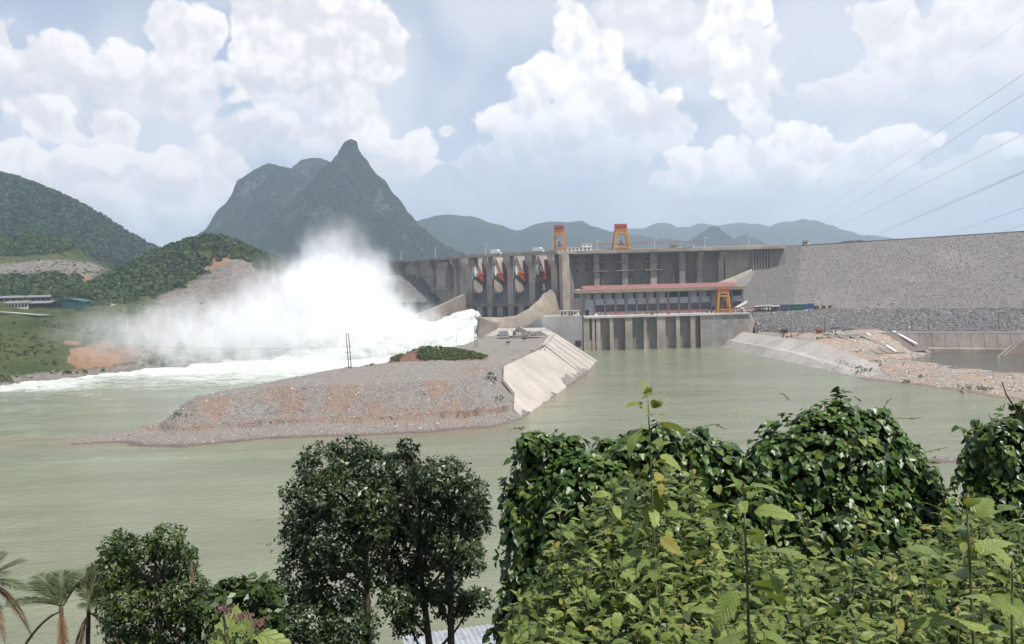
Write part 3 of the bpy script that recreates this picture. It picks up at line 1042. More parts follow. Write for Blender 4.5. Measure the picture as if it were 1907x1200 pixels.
def spit_height(X, Y):
    sd = poly_sd(X, Y, PLATEAU) + 1.8 * fbm(X / 17, Y / 17, 0, 3, 31)
    front = sstep(-X, -14, 10) * sstep(-Y, -345, -300)          # beach side, towards the viewer
    tipd = np.hypot(X + 112, Y - 291)
    tip = sstep(-X, 95, 118) * 1.0
    slope = 14.0 - sd / 1.55
    # lower end of the spit thins out and sinks towards the tip
    lowx = sstep(-X, 62, 118)
    top = 14.0 - 1.8 * sstep(-X, 75, 112) + 0.5 * fbm(X / 12, Y / 12, 0, 4, 33)
    z = np.minimum(top, slope - 0.0)
    # cut bank and low beach in front
    beach = np.clip(2.0 - (sd - 16.5) * 0.15, -3, 2.0)
    cut = sd + 3.2 * fbm(X / 13, Y / 13, 0, 5, 35, 0.6)
    deep = 0.15 + 0.85 * sstep(fbm(X / 21, Y / 40, 2, 2, 39), -0.35, 0.25)
    zz = np.where(cut < 16.5, np.maximum(z, 4.2 + 0 * z), np.minimum(np.maximum(z, beach), beach))
    z = z * (1 - front) + np.where(cut < 16.5, np.maximum(z, beach + 0.4 + deep * (2.0 + 0.9 * fbm(X / 6, Y / 6, 0, 3, 36))), np.where(cut < 19.5, beach + 0.35 * fbm(X / 1.8, Y / 1.8, 0, 2, 40), beach)) * front
    # long gravel tail running out from the tip
    ax, ay = np.array((-112.0, 289.0)), np.array((-148.0, 273.0))
    t = np.clip(((X - ax[0]) * (ay[0] - ax[0]) + (Y - ax[1]) * (ay[1] - ax[1])) / ((ay - ax) @ (ay - ax)), 0, 1)
    dt = np.hypot(X - ax[0] - t * (ay[0] - ax[0]), Y - ax[1] - t * (ay[1] - ax[1]))
    tail = 4.6 * (1 - t) ** 1.3 + 1.3 - dt * (0.22 + 0.12 * t)
    z = np.maximum(z, tail)
    gul = fbm(X / 2.6 + 0.6 * fbm(X / 9, Y / 9, 0, 2, 44), Y / 26, 0, 3, 45, 0.6)
    z = z + 0.55 * gul * sstep(sd, 0.0, 5.0) * sstep(z, 3.2, 6.0)
    z = z + 0.30 * fbm(X / 3.0, Y / 3.0, 0, 3, 37) + 0.5 * fbm(X / 9, Y / 9, 0, 3, 38) * sstep(z, 1.0, 4.0)
    return z, sd, front


def build_spit():
    xs = np.linspace(-175, 62, 330)
    ys = np.linspace(255, 600, 380)
    X, Y = np.meshgrid(xs, ys, indexing='ij')
    Z, sd, front = spit_height(X, Y)
    Z = np.maximum(Z, -4.0)
    V = np.stack([X.ravel(), Y.ravel(), Z.ravel()], 1)
    me = np_mesh('spit', V, grid_faces(len(xs), len(ys)), M['spit'], False)

    def attr(nm, v):
        a = me.attributes.new(nm, 'FLOAT', 'POINT')
        a.data.foreach_set('value', np.ravel(v).astype(np.float32))
    attr('flat', sstep(-sd, -3, 4))
    soil = np.zeros_like(X)
    for (px, py, zz, r) in [(520, 755, 7, 8), (545, 770, 5, 7), (815, 745, 7, 7), (840, 765, 5, 9), (400, 785, 4, 8), (640, 765, 5, 9), (330, 775, 4, 6), (770, 770, 5, 8), (880, 690, 14, 9), (700, 775, 4, 7)]:
        q = atZ(px, py, zz)
        soil = np.maximum(soil, 0.85 * (1 - sstep(np.hypot((X - q.x) / r, (Y - q.y) / (r * 1.3)), 0.3, 1.3)))
    soil = np.maximum(soil, front * np.exp(-((Z - 3.6) / 1.3) ** 2) * 0.95)
    attr('soil', soil)
    gxx, gyy = np.gradient(Z, xs[1] - xs[0], ys[1] - ys[0])
    attr('scarp', front * sstep(np.hypot(gxx, gyy), 1.2, 2.2) * sstep(fbm(X / 9, Y / 30, 5, 3, 46), -0.45, 0.2) * sstep(-Z, -6.5, -5.0))
    attr('beach', front * sstep(-Z, -3.0, -2.2))
    o = ob('rubble_spit', me)
    tag(o, kind='structure')


build_spit()


def spit_z(x, y):
    return float(spit_height(np.array([x]), np.array([y]))[0][0])


# ------------------------------------------------------------------ scattered rock lumps
_ico = None


def rock_mesh_arrays(P, S, seed):
    """low rocks, each a jittered 12-face lump"""
    r = np.random.default_rng(seed)
    base = np.array([(1, 0, 0), (-1, 0, 0), (0, 1, 0), (0, -1, 0), (0, 0, 1), (0, 0, -0.6), (.7, .6, .5), (-.6, .6, .45), (-.5, -.7, .5), (.7, -.6, .4)])
    tri = np.array([(4, 6, 7), (4, 7, 8), (4, 8, 9), (4, 9, 6), (6, 0, 2), (6, 2, 7), (7, 2, 1), (7, 1, 8), (8, 1, 3), (8, 3, 9), (9, 3, 0), (9, 0, 6)])
    n = len(P)
    j = base[None] * (1 + 0.45 * (r.random((n, 10, 3)) - 0.5)) * S[:, None, None]
    j = j * (0.65 + 0.7 * r.random((n, 1, 3)))
    a = r.random(n) * 6.283
    c, s = np.cos(a), np.sin(a)
    x = j[:, :, 0] * c[:, None] - j[:, :, 1] * s[:, None]
    y = j[:, :, 0] * s[:, None] + j[:, :, 1] * c[:, None]
    V = np.stack([x, y, j[:, :, 2]], 2) + P[:, None, :]
    F = tri[None] + (np.arange(n) * 10)[:, None, None]
    return V.reshape(-1, 3), F.reshape(-1, 3), np.repeat(r.random(n), 10)


def rubble_mat(name, c1, c2, pale, pf=0.2):
    m, t, b, oc, pos = new_mat(name)
    at = t.node('ShaderNodeAttribute', attribute_name='tint').outputs['Fac']
    n = t.noise(pos, 2.5, 4.0, 0.6)
    c = t.mix(at, c1 + (1,), c2 + (1,))
    c = t.mix(t.ss(t.math('FRACT', t.math('MULTIPLY', at, 13.7)), 1 - pf, 1 - pf * 0.5), c, pale + (1,))
    c = t.mix(t.math('MULTIPLY', t.ss(n, 0.5, 0.8), 0.4), c, tuple(v * 0.5 for v in c1) + (1,))
    t.put(b.inputs['Base Color'], c)
    b.inputs['Roughness'].default_value = 0.95
    b.inputs['Specular IOR Level'].default_value = 0.15
    return m


M['rubble'] = rubble_mat('loose_rubble', (0.14, 0.13, 0.125), (0.33, 0.305, 0.285), (0.50, 0.47, 0.43), 0.07)
M['rubble_dark'] = rubble_mat('riprap_rock', (0.085, 0.078, 0.075), (0.20, 0.183, 0.172), (0.42, 0.39, 0.365), 0.06)


def scatter_spit():
    n = 26000
    X = rng.uniform(-160, 14, n)
    Y = rng.uniform(262, 440, n)
    Z, sd, front = spit_height(X, Y)
    keep = (Z > 0.25) & (rng.random(n) < np.where(sd > -2, 1.0, 0.25)) & ~((X > -8) & (sd > 1) & (Y > 318))
    X, Y, Z = X[keep], Y[keep], Z[keep]
    S = 0.10 + 0.32 * rng.random(len(X)) ** 4 + 0.10 * rng.random(len(X))
    V, F, tn = rock_mesh_arrays(np.stack([X, Y, Z], 1), S, 5)
    o = ob('gravel', np_mesh('gravel', V, F, M['rubble'], False, tn))
    tag(o, 'loose grey stones strewn over the rubble spit', 'gravel', kind='stuff')


scatter_spit()


# ------------------------------------------------------------------ concrete dam
def xf(mb, ang, org):
    c, s = math.cos(ang), math.sin(ang)
    mb.v = [(org[0] + p[0] * c - p[1] * s, org[1] + p[0] * s + p[1] * c, (org[2] if len(org) > 2 else 0) + p[2]) for p in mb.v]
    return mb


SPA, SPO = R(-35.4), (32.5, 620.0)                 # spillway frame: x to the right along the crest, y upstream
LWA, LWO = R(-52.5), (-39.5, 674.0)                # left wing frame
CREST = 72.0

dam = empty('concrete_dam', (36, 620, 0))
tag(dam, 'grey weathered concrete gravity dam with four orange-gated spillway bays', 'dam')


def dpart(name, mb, mat, parent=None, ang=None, org=None, smooth=False):
    if ang is not None:
        xf(mb, ang, org)
    mb.v = [(p[0] - 36, p[1] - 620, p[2]) for p in mb.v]
    return mb.build(name, mat, parent or dam, smooth)


def pier_prof(zb, back=36.0, nose=6.0):
    return [(0.4, 70.2), (0.4, 66.0), (nose, 60.0), (nose, zb), (back, zb), (back, 70.2)]


BAY = 21.0
for i in range(5):
    x = -BAY * i
    w = 5.6
    mb = MB().prism(pier_prof(31.9 if 0 < i < 4 else 14.0), x - w, x, 'x')
    dpart('pier', mb, M['conc'], None, SPA, SPO)
# extra wall returning from the right-hand pier to the powerhouse block
dpart('end_wall', MB().prism([(9.0, 70.1), (9.0, 14), (24, 14), (24, 70.1)], 0.05, 4.0, 'x'), M['conc_dark'], None, SPA, SPO)
dpart('end_wall', MB().prism([(2.5, 70.15), (2.5, 14), (13, 14), (13, 70.15)], 4.05, 6.9, 'x'), M['conc'], None, SPA, SPO)

M['chute'] = mat_concrete('worn_chute_concrete', (0.235, 0.22, 0.205), 0.65, 0.5, warm=0.25, scale=0.9)
for i in range(4):
    xr, xl = -BAY * i - 5.6, -BAY * (i + 1)
    # chute: a curved slab from the gate sill down to the lip
    prof = []
    for k in range(15):
        y = 5.2 + (25.0 - 5.2) * k / 14
        prof.append((y, 32.0 + 18.0 * ((y - 5.2) / 19.8) ** 1.45))
    prof += [(36, 50.0), (36, 29.0), (5.2, 30.2)]
    dpart('chute', MB().prism(prof, xl + 0.02, xr - 0.02, 'x'), M['chute'], None, SPA, SPO)
    # radial gate
    cy_, cz_, rad = 10.0, 56.5, 15.0
    skin = MB()
    n = 12
    a0, a1 = math.atan2(50.2 - cz_, 13.6), math.atan2(67.5 - cz_, 10.5)
    pr = []
    for k in range(n + 1):
        a = a0 + (a1 - a0) * k / n
        pr.append((cy_ + rad * math.cos(a), cz_ + rad * math.sin(a)))
    for k in range(n, -1, -1):
        a = a0 + (a1 - a0) * k / n
        pr.append((cy_ + (rad - 0.9) * math.cos(a), cz_ + (rad - 0.9) * math.sin(a)))
    skin.prism(pr, xl + 0.25, xr - 0.25, 'x')
    g = dpart('gate', skin, M['red_paint'], None, SPA, SPO)
    for xs in (xl + 1.4, xr - 1.4):
        for (ty, tz) in ((24.2, 57.2), (22.7, 49.9)):
            dpart('arm', MB().bar((xs, cy_, cz_), (xs, ty, tz), 1.1, 1.4), M['orange'], g, SPA, SPO)
        dpart('brace', MB().bar((xs, 17.2, 56.9), (xs, 16.6, 53.3), 0.7, 0.7).bar((xs, 20.5, 57.0), (xs, 17.6, 53.0), 0.5, 0.5), M['orange'], g, SPA, SPO)
        dpart('lifting_rod', MB().bar((xs, 9.0, 69.8), (xs, 17.0, 57.6), 0.75), M['red_paint'], g, SPA, SPO)
    # pale steel linings, trunnion blocks and cable trays on the pier wall
    dpart('wall_lining', MB().bb(xl + 0.01, xl + 0.35, 7.5, 24.0, 57.0, 70.0), M['conc_light'], None, SPA, SPO)
    dpart('trunnion_block', MB().bb(xl + 0.36, xl + 1.6, 8.4, 11.2, 55.0, 57.6).bb(xl + 0.36, xl + 1.2, 7.4, 9.4, 57.7, 62.5), M['white_paint'], None, SPA, SPO)
    dpart('motor', MB().bb(xl + 0.5, xl + 1.5, 7.6, 9.4, 63.2, 65.2).bb(xl + 0.4, xl + 1.3, 9.0, 12.2, 66.0, 67.4), M['steel_grey'], None, SPA, SPO)
    dpart('drain_pipe', MB().bb(xl + 0.05, xl + 0.5, 6.35, 6.75, 52.0, 69.8), M['white_paint'], None, SPA, SPO)
    # pillars and dark openings of the bottom outlets
    dpart('lip_beam', MB().bb(xl - 5.5, xr + 0.0, 4.6, 9.0, 30.0, 31.85), M['conc_dark'], None, SPA, SPO)
    dpart('outlet_pillar', MB().prism([(5.4, 29.95), (5.4, 21), (30, 21), (30, 29.95)], xl + 4.6, xl + 10.4, 'x'), M['conc'], None, SPA, SPO)
    dpart('outlet_pillar', MB().prism([(5.4, 29.95), (5.4, 21), (30, 21), (30, 29.95)], xl - 5.4, xl - 0.2, 'x'), M['conc'], None, SPA, SPO)
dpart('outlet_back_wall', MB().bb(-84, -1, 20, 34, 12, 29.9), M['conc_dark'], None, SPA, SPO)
dpart('outlet_sill', MB().bb(-84.5, 2, 3.8, 36, 4, 20.9), M['conc_stain'], None, SPA, SPO)

# left wing: plain wall with buttresses under the road
dpart('wing_wall', MB().bb(-330, 0.5, 7.5, 16, 20, 70.2), M['conc'], None, LWA, LWO)
for s, w, y0 in ((4.0, 5.5, 0.6), (20.0, 3.6, 1.0), (58.0, 3.6, 0.8), (84.0, 3.6, 0.8), (112.0, 3.6, 0.8)):
    dpart('buttress', MB().prism([(y0, 70.15), (y0, 67.2), (5.0, 62.0), (5.0, 22), (7.45, 22), (7.45, 70.15)], -s - w / 2, -s + w / 2, 'x'), M['conc'], None, LWA, LWO)
dpart('buttress', MB().prism([(2.6, 68.0), (0.2, 60.0), (-1.0, 45.5), (7.45, 45.5), (7.45, 68.0)], -41, -27, 'x'), M['conc'], None, LWA, LWO)
dpart('wing_ledge', MB().bb(-330, -62, 6.4, 7.45, 55.8, 56.6), M['conc_dark'], None, LWA, LWO)
dpart('landing', MB().bb(-44, -24, -3.0, 7.0, 44.0, 45.4), M['conc'], None, LWA, LWO)

# powerhouse block: recessed wall, buttresses, ledges, inspection windows
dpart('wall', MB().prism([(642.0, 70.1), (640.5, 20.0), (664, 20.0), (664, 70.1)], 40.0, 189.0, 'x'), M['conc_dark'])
for px, w, corb in ((1062, 3.2, 0), (1113, 4.2, 0), (1166, 4.8, 0), (1219, 5.0, 0), (1272, 4.6, 1), (1306, 4.2, 2), (1346, 4.2, 2)):
    X = (px - 953.5) * 636 / 1500
    if corb == 2:
        pr = [(632.6, 70.0), (632.6, 67.6), (638.2, 61.0), (638.2, 22.0), (642.2, 22.0), (642.2, 70.0)]
    else:
        pr = [(634.0, 70.0), (635.0, 46.0), (635.0, 22.0), (642.2, 22.0), (642.2, 70.0)]
    dpart('buttress', MB().prism(pr, X - w / 2, X + w / 2, 'x'), M['conc'])
for z in (62.6, 56.0):
    for (xa, xb) in ((67.5, 76.0), (86.0, 96.5), (108.5, 119.5)):
        dpart('ledge', MB().bb(xa - 3, xb, 632.9, 641.0, z, z + 0.7), M['conc_dark'])
for z in (68.0, 63.0, 57.4):
    for px in (1068, 1077, 1096):
        X = (px - 953.5) * 636 / 1500
        dpart('inspection_window', MB().bb(X - 0.75, X + 0.75, 641.0, 641.75, z - 0.8, z + 0.8), M['dark'])
dpart('side_wall', MB().prism([(637.6, 70.05), (637.6, 20), (664, 20), (664, 70.05)], 169.5, 188.95, 'x'), M['conc'])
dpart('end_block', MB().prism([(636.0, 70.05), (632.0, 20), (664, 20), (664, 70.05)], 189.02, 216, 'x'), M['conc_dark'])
for k in range(7):
    dpart('formwork_rib', MB().bb(190.2 + k * 2.2, 190.7 + k * 2.2, 633.0, 636.5, 45, 69.9), M['conc'])
dpart('abutment_slab', MB().hexa([(160, 627, 44), (181, 625, 44), (181, 637, 44), (160, 637, 44)], [(174, 631, 49), (189, 630, 55), (189, 637.4, 55), (174, 637.4, 49)]), M['conc'])

# crest road
RP = [(-250, 950), (-148, 818), (-34, 669), (36, 619.5), (52, 629.5), (216, 629.5)]


def strip(poly, o0, o1, z0, z1):
    """band along a polyline, offsets to the upstream side"""
    P = [Vector((a, b)) for a, b in poly]
    L, Q = [], []
    for i, p in enumerate(P):
        d0 = (p - P[i - 1]).normalized() if i else (P[1] - p).normalized()
        d1 = (P[i + 1] - p).normalized() if i < len(P) - 1 else d0
        n0, n1 = Vector((-d0.y, d0.x)), Vector((-d1.y, d1.x))
        n = (n0 + n1).normalized()
        k = 1 / max(0.5, n.dot(n0))
        L.append(p + n * o0 * k)
        Q.append(p + n * o1 * k)
    mb = MB()
    for i in range(len(P) - 1):
        mb.hexa([(*L[i], z0), (*L[i + 1], z0), (*Q[i + 1], z0), (*Q[i], z0)], [(*L[i], z1), (*L[i + 1], z1), (*Q[i + 1], z1), (*Q[i], z1)])
    return mb


dpart('road_deck', strip(RP[0:3], 0.0, 13.0, 70.3, 71.9), M['conc'])
dpart('road_deck', strip(RP[2:4], 0.0, 6.6, 70.32, 71.88), M['conc'])
dpart('road_deck', strip(RP[3:], 0.0, 13.0, 70.3, 71.9), M['conc'])
dpart('parapet', strip(RP, 0.15, 0.45, 71.92, 72.7), M['conc'])
dpart('parapet', strip(RP[0:3], 12.2, 12.5, 71.92, 73.6), M['conc_light'])
dpart('parapet', strip(RP[2:4], 6.0, 6.3, 71.92, 73.6), M['conc_light'])
dpart('parapet', strip(RP[3:], 12.2, 12.5, 71.92, 73.6), M['conc_light'])
mb = MB()
for i in range(len(RP) - 1):
    a, b = Vector((*RP[i], 73.25)), Vector((*RP[i + 1], 73.25))
    mb.bar(a + Vector((0, 0.3, 0)), b + Vector((0, 0.3, 0)), 0.12)
dpart('handrail', mb, M['steel_grey'])

# training walls beside the spillway
tw = empty('training_wall', tuple(atZ(830, 590, 0)))
tag(tw, 'beige stained concrete guide wall sloping down left of the spillway', 'wall')


def wpart(t, name, mb, mat, smooth=False):
    l = t.location
    mb.v = [(p[0] - l.x, p[1] - l.y, p[2] - l.z) for p in mb.v]
    return mb.build(name, mat, t, smooth)


S0, S1, S2 = Vector((-38, 671)), Vector((-58, 648)), Vector((-88, 612))
mb = MB()
for (a, b, za, zb) in ((S0, S1, 40.5, 31.5), (S1, S2, 31.5, 21.0)):
    d = (b - a).normalized()
    nn = Vector((-d.y, d.x))
    if nn.y > 0:
        nn = -nn
    mb.hexa([(*a, -6), (*b, -6), (*(b - nn * 4), -6), (*(a - nn * 4), -6)], [(*a, za), (*b, zb), (*(b - nn * 4), zb), (*(a - nn * 4), za)])
wpart(tw, 'wall', mb, M['conc_stain'])
wpart(tw, 'toe_apron', MB().hexa([(-43, 660, 12), (-66, 632, 8), (-76, 640, 8), (-52, 668, 12)], [(-42, 664, 26), (-66, 637, 18), (-74, 641, 18), (-51, 668, 26)]), M['conc_stain'])

M['masonry'] = mat_rock('rubble_masonry', (0.19, 0.155, 0.12), (0.34, 0.29, 0.23), (0.42, 0.37, 0.31), 0.5, 0.1, 0.8, 0.6)
gw = empty('guide_bank', tuple(atZ(960, 630, 14)))
tag(gw, 'stained beige concrete bank curving up right of the spillway bays', 'retaining wall')
colz = [(893, 600, 24.0, 588), (905, 600, 24.6, 588), (930, 599, 24.0, 587), (960, 598, 25.0, 586), (985, 598, 30.0, 586), (1003, 602, 36.0, 588), (1014, 607, 41.0, 592), (1026, 611, 44.0, 595), (1036, 614, 40.0, 598), (1044, 616, 25.0, 600)]
nv = 14
V = []
for k in range(61):
    u = k / 60 * (len(colz) - 1)
    i = min(int(u), len(colz) - 2)
    f = u - i
    px, Yt, zt, Yb = [colz[i][j] * (1 - f) + colz[i + 1][j] * f for j in range(4)]
    for j in range(nv):
        v = j / (nv - 1)
        if v < 0.8:
            q = v / 0.8
            Y = Yb + (Yt - Yb) * q
            z = 8.0 + (zt - 8.0) * q
        else:
            q = (v - 0.8) / 0.2
            Y = Yt + 14 * q
            z = zt - 2.0 * q
        V.append(((px - 953.5) * Y / 1500, Y, z))
V = np.array(V)
rough_ = 0.15 + 0.85 * sstep(V[:, 0], 10, 24)
V[:, 2] += 0.7 * rough_ * fbm(V[:, 0] / 3, V[:, 2] / 3, 0, 3, 91)
V[:, 1] += 0.9 * rough_ * fbm(V[:, 0] / 4, V[:, 2] / 2.5, 4, 3, 92)
V -= np.array(gw.location)
ob('bank_face', np_mesh('bank_face', V, grid_faces(61, nv), M['conc_stain']), gw)
# nose of the dividing wall, dark and wet at the jet
q0 = atY(893, 600, 596)
wpart(gw, 'wall_nose', MB().hexa([(-27, 586, -4), (-9, 578, -4), (-6, 596, -4), (-25, 598, -4)], [(-23.5, 590, 24.2), (-12, 586.5, 20.5), (-8, 599, 21), (-23, 600, 24.5)]), M['conc_stain'])
# stepped platform in front of the bank
for k in range(4):
    wpart(gw, 'apron_step', MB().hexa([(-19 + k * 2, 534 + k * 11, 9), (28 - k * 1.5, 528 + k * 11, 9), (30 - k * 1.5, 541 + k * 11, 9), (-17 + k * 2, 546 + k * 11, 9)],
                                      [(-18 + k * 2, 536 + k * 11, 14.9 + k * 0.5), (27 - k * 1.5, 530 + k * 11, 14.9 + k * 0.5), (29 - k * 1.5, 541 + k * 11, 15.3 + k * 0.5), (-16 + k * 2, 546 + k * 11, 15.3 + k * 0.5)]), M['slab'])

lw = empty('dividing_wall', tuple(atZ(1040, 640, 0)))
tag(lw, 'pale smooth concrete wall stepping down left of the powerhouse', 'wall')
A_, B_, C_ = (6.5, 588), (21.5, 577), (49.2, 566.5)
wpart(lw, 'wall', MB().hexa([(*A_, -4), (*B_, -4), (B_[0] + 2, B_[1] + 6, -4), (A_[0] + 2, A_[1] + 6, -4)], [(*A_, 15.0), (*B_, 24.8), (B_[0] + 2, B_[1] + 6, 24.8), (A_[0] + 2, A_[1] + 6, 15.0)]), M['conc_light'])
wpart(lw, 'wall', MB().hexa([(*B_, -4), (*C_, -4), (C_[0], C_[1] + 7, -4), (B_[0] + 2, B_[1] + 6.2, -4)], [(*B_, 24.8), (*C_, 24.8), (C_[0], C_[1] + 7, 24.8), (B_[0] + 2, B_[1] + 6.2, 24.8)]), M['conc_light'])
wpart(lw, 'culvert', MB().bb(44.5, 48.4, 566.0, 568.4, 3.4, 7.4), M['dark'])
wpart(lw, 'fill_slab', MB().hexa([(23.6, 583.3, 20), (48.8, 573.6, 20), (48.8, 600, 20), (25, 602, 20)], [(23.6, 583.3, 24.7), (48.8, 573.6, 24.7), (48.8, 600, 24.7), (25, 602, 24.7)]), M['conc'])


def cabin(name, label, c, s, rz, group=None, wall='cream'):
    t = empty(name, c, rz)
    tag(t, label, 'hut', group)
    MB().box((0, 0, s[2] / 2), s).build('wall', M[wall], t)
    MB().box((0, 0, s[2] + 0.2), (s[0] + 1.0, s[1] + 1.0, 0.4)).build('roof', M['conc_light'], t)
    MB().box((s[0] * 0.1, -s[1] / 2 - 0.03, s[2] * 0.55), (1.3, 0.12, 1.2)).build('window', M['glass'], t)
    MB().box((-s[0] * 0.28, -s[1] / 2 - 0.03, s[2] * 0.42), (1.1, 0.1, s[2] * 0.8)).build('door', M['rust'], t)
    return t


cabin('site_hut', 'left of two cream huts on the pale dividing wall', (38.2, 577, 24.72), (6.2, 4.5, 3.4), R(-18))
cabin('site_hut', 'right cream hut on the pale dividing wall, by the powerhouse', (45.0, 574.6, 24.72), (5.6, 4.5, 3.4), R(-18))

# ------------------------------------------------------------------ tailrace wall and powerhouse
tr = empty('tailrace_wall', (108, 566, 0))
tag(tr, 'grey concrete tailrace wall with pillars standing in the green water', 'wall')


def tp(name, mb, mat):
    return wpart(tr, name, mb, mat)


KX = 566 / 1500.0
PXm = lambda px, Y: (px - 953.5) * Y / 1500.0
tp('back_wall', MB().bb(51.5, PXm(1303, 570), 570.2, 590, -6, 22.9), M['conc_dark'])
for px, w in ((1092, 4.2), (1105, 2.0), (1114, 3.0), (1139, 2.6), (1171, 5.0), (1202, 2.4), (1229, 4.0), (1237, 1.8), (1263, 2.6), (1291, 3.6)):
    X = PXm(px, 566.5)
    tp('pillar', MB().prism([(566.3, 22.9), (566.3, -6), (570.15, -6), (570.15, 22.9)], X - w / 2, X + w / 2, 'x'), M['conc'])
tp('low_wall', MB().bb(53, 61, 566.9, 570.1, -6, 7.2), M['conc'])
tp('joint_slot', MB().bb(PXm(1302, 566), PXm(1304, 566), 567.4, 569, -6, 22.9), M['dark'])
x0, x1 = PXm(1305, 566), PXm(1396, 566)
tp('side_block', MB().bb(x0, x1, 566.6, 590, -6, 22.9), M['conc_dark'])
M['formwork'] = [mat_concrete('cast_panel_%d' % k, tuple(c * s for c in (0.315, 0.29, 0.26)), 0.4, 0.3) for k, s in enumerate((0.86, 1.0, 1.1))]
nc, nr = 9, 8
for i in range(nc):
    for j in range(nr):
        xa = x0 + (x1 - x0) * i / nc
        xb = x0 + (x1 - x0) * (i + 1) / nc
        za = -1.5 + 24.3 * j / nr
        zb = -1.5 + 24.3 * (j + 1) / nr
        d = random.uniform(0.16, 0.24)
        tp('panel', MB().bb(xa + 0.05, xb - 0.05, 566.6 - d, 566.58, za + 0.05, zb - 0.05), random.choice(M['formwork']))
tp('deck_slab', MB().bb(50.8, x1 + 0.8, 565.4, 612, 22.95, 24.2), M['conc_light'])
tp('return_wall', MB().hexa([(x1, 567, -6), (x1 + 17, 590, -6), (x1 + 14, 592, -6), (x1, 572, -6)], [(x1 + 0.02, 567, 22.9), (x1 + 17, 590, 14), (x1 + 14, 592, 14), (x1 + 0.02, 572, 22.9)]), M['conc'])
lad = MB()
for xx in (PXm(1297, 566), PXm(1300.6, 566)):
    lad.bar((xx, 566.0, -1), (xx, 566.0, 22.8), 0.25)
for k in range(13):
    lad.bar((PXm(1297, 566), 566.0, 0.6 + k * 1.8), (PXm(1300.6, 566), 566.0, 0.6 + k * 1.8), 0.22)
tp('ladder', lad, M['rust'])
rail = MB()
for k in range(28):
    xx = 62 + k * 4.0
    rail.bar((xx, 565.8, 24.2), (xx, 565.8, 26.6), 0.28)
rail.bar((62, 565.8, 26.7), (174, 565.8, 26.7), 0.5)
tp('railing', rail, M['orange'])

ph = empty('powerhouse', (109, 580, 24.2))
tag(ph, 'long grey powerhouse with pink-red roof, beige fascia and rows of openings', 'powerhouse')


def pp(name, mb, mat, parent=None):
    l = ph.location
    mb.v = [(p[0] - l.x, p[1] - l.y, p[2] - l.z) for p in mb.v]
    return mb.build(name, mat, parent or ph)


FX0, FX1, FY = PXm(1088, 580), PXm(1383.5, 580), 580.0
NB = 15
bw = (FX1 - FX0) / NB
pp('back_body', MB().bb(FX0 + 0.3, FX1 - 0.3, FY + 9, FY + 30, 24.2, 40.2), M['blue_grey'])
pp('end_wall', MB().bb(FX0 + 0.02, FX0 + 0.5, FY + 0.5, FY + 30, 24.2, 40.3), M['panel'])
pp('end_wall', MB().bb(FX1 - 0.5, FX1 - 0.02, FY + 0.5, FY + 30, 24.2, 40.3), M['panel'])
pp('floor_slab', MB().bb(FX0 + 0.5, FX1 - 0.5, FY + 0.9, FY + 9, 26.9, 27.2), M['blue_grey'])
for k in range(NB + 1):
    w = 2.1 if k in (4, 7, 10) else 1.45
    X = FX0 + bw * k
    pp('column', MB().bb(X - w / 2, X + w / 2, FY - 0.5, FY + 0.9, 24.2, 40.25), M['blue_grey'])
for k in range(NB):
    a = FX0 + bw * k + (1.07 if k in (4, 7, 10) else 0.74)
    b = FX0 + bw * (k + 1) - (1.07 if k + 1 in (4, 7, 10) else 0.74)
    solid = k in (0, 12)
    pp('wall_panel', MB().bb(a, b, FY, FY + 0.6, (24.2 if solid else 31.7), 35.8), M['panel'])
    if not solid:
        pp('sill_wall', MB().bb(a, b, FY, FY + 0.6, 24.2, 26.6), M['panel'])
        lo = pp('window', MB().bb(a, b, FY + 0.45, FY + 0.6, 26.6, 31.7), M['glass'])
        mu = MB()
        for m_ in range(1, 4):
            mu.bb(a + (b - a) * m_ / 4 - 0.06, a + (b - a) * m_ / 4 + 0.06, FY + 0.35, FY + 0.44, 26.6, 31.7)
        mu.bb(a, b, FY + 0.34, FY + 0.43, 29.0, 29.15)
        pp('mullion', mu, M['rust'], lo)
    else:
        pp('door', MB().bb(a + 0.4, a + 2.8, FY - 0.06, FY, 24.2, 28.4), M['dark'])
    # upper band: glass blocks and a dark sheet standing for the shade in the opening
    split = b - (b - a) * (0.30 if k not in (8, 9, 14, 13) else 1.0)
    if split > a + 0.1:
        gb = pp('glass_block_panel', MB().bb(a, split, FY + 0.1, FY + 0.3, 35.9, 39.6), M['glass_block'])
        gr = MB()
        nn = 7
        for m_ in range(nn + 1):
            xx = a + (split - a) * m_ / nn
            gr.bb(xx - 0.09, xx + 0.09, FY + 0.02, FY + 0.09, 35.9, 39.6)
        for m_ in range(5):
            zz = 35.98 + (39.5 - 35.98) * m_ / 4
            gr.bb(a, split, FY - 0.02, FY + 0.01, zz - 0.08, zz + 0.08)
        pp('grid', gr, M['panel'], gb)
    pp('dark_opening', MB().bb(max(a, split), b, FY + 0.5, FY + 0.6, 35.9, 39.6), M['dark'])
    pp('lintel', MB().bb(a, b, FY, FY + 0.6, 39.65, 40.25), M['blue_grey'])
rx0, rx1 = PXm(1078, 574), PXm(1391.5, 574)
pp('fascia', MB().prism([(574.0, 42.9), (575.0, 40.4), (580.0, 40.3), (613, 40.3), (613, 42.9)], rx0 + 0.0, rx1, 'x'), M['fascia'])
n_sheet = 18
for k in range(n_sheet):
    a = rx0 + 4.0 + (rx1 - rx0 - 9.0) * k / n_sheet
    b = rx0 + 4.0 + (rx1 - rx0 - 9.0) * (k + 1) / n_sheet
    pp('roof_sheet', MB().prism([(577.5, 42.95), (590, 45.6), (612, 42.95)], a + 0.03, b - 0.03, 'x'), M['red_roof'])
mb = MB()
for px in (1124, 1177, 1256):
    X = PXm(px, 592)
    mb.bar((X, 592, 45), (X, 592, 50.5), 0.22)
pp('lightning_rod', mb, M['steel_grey'])


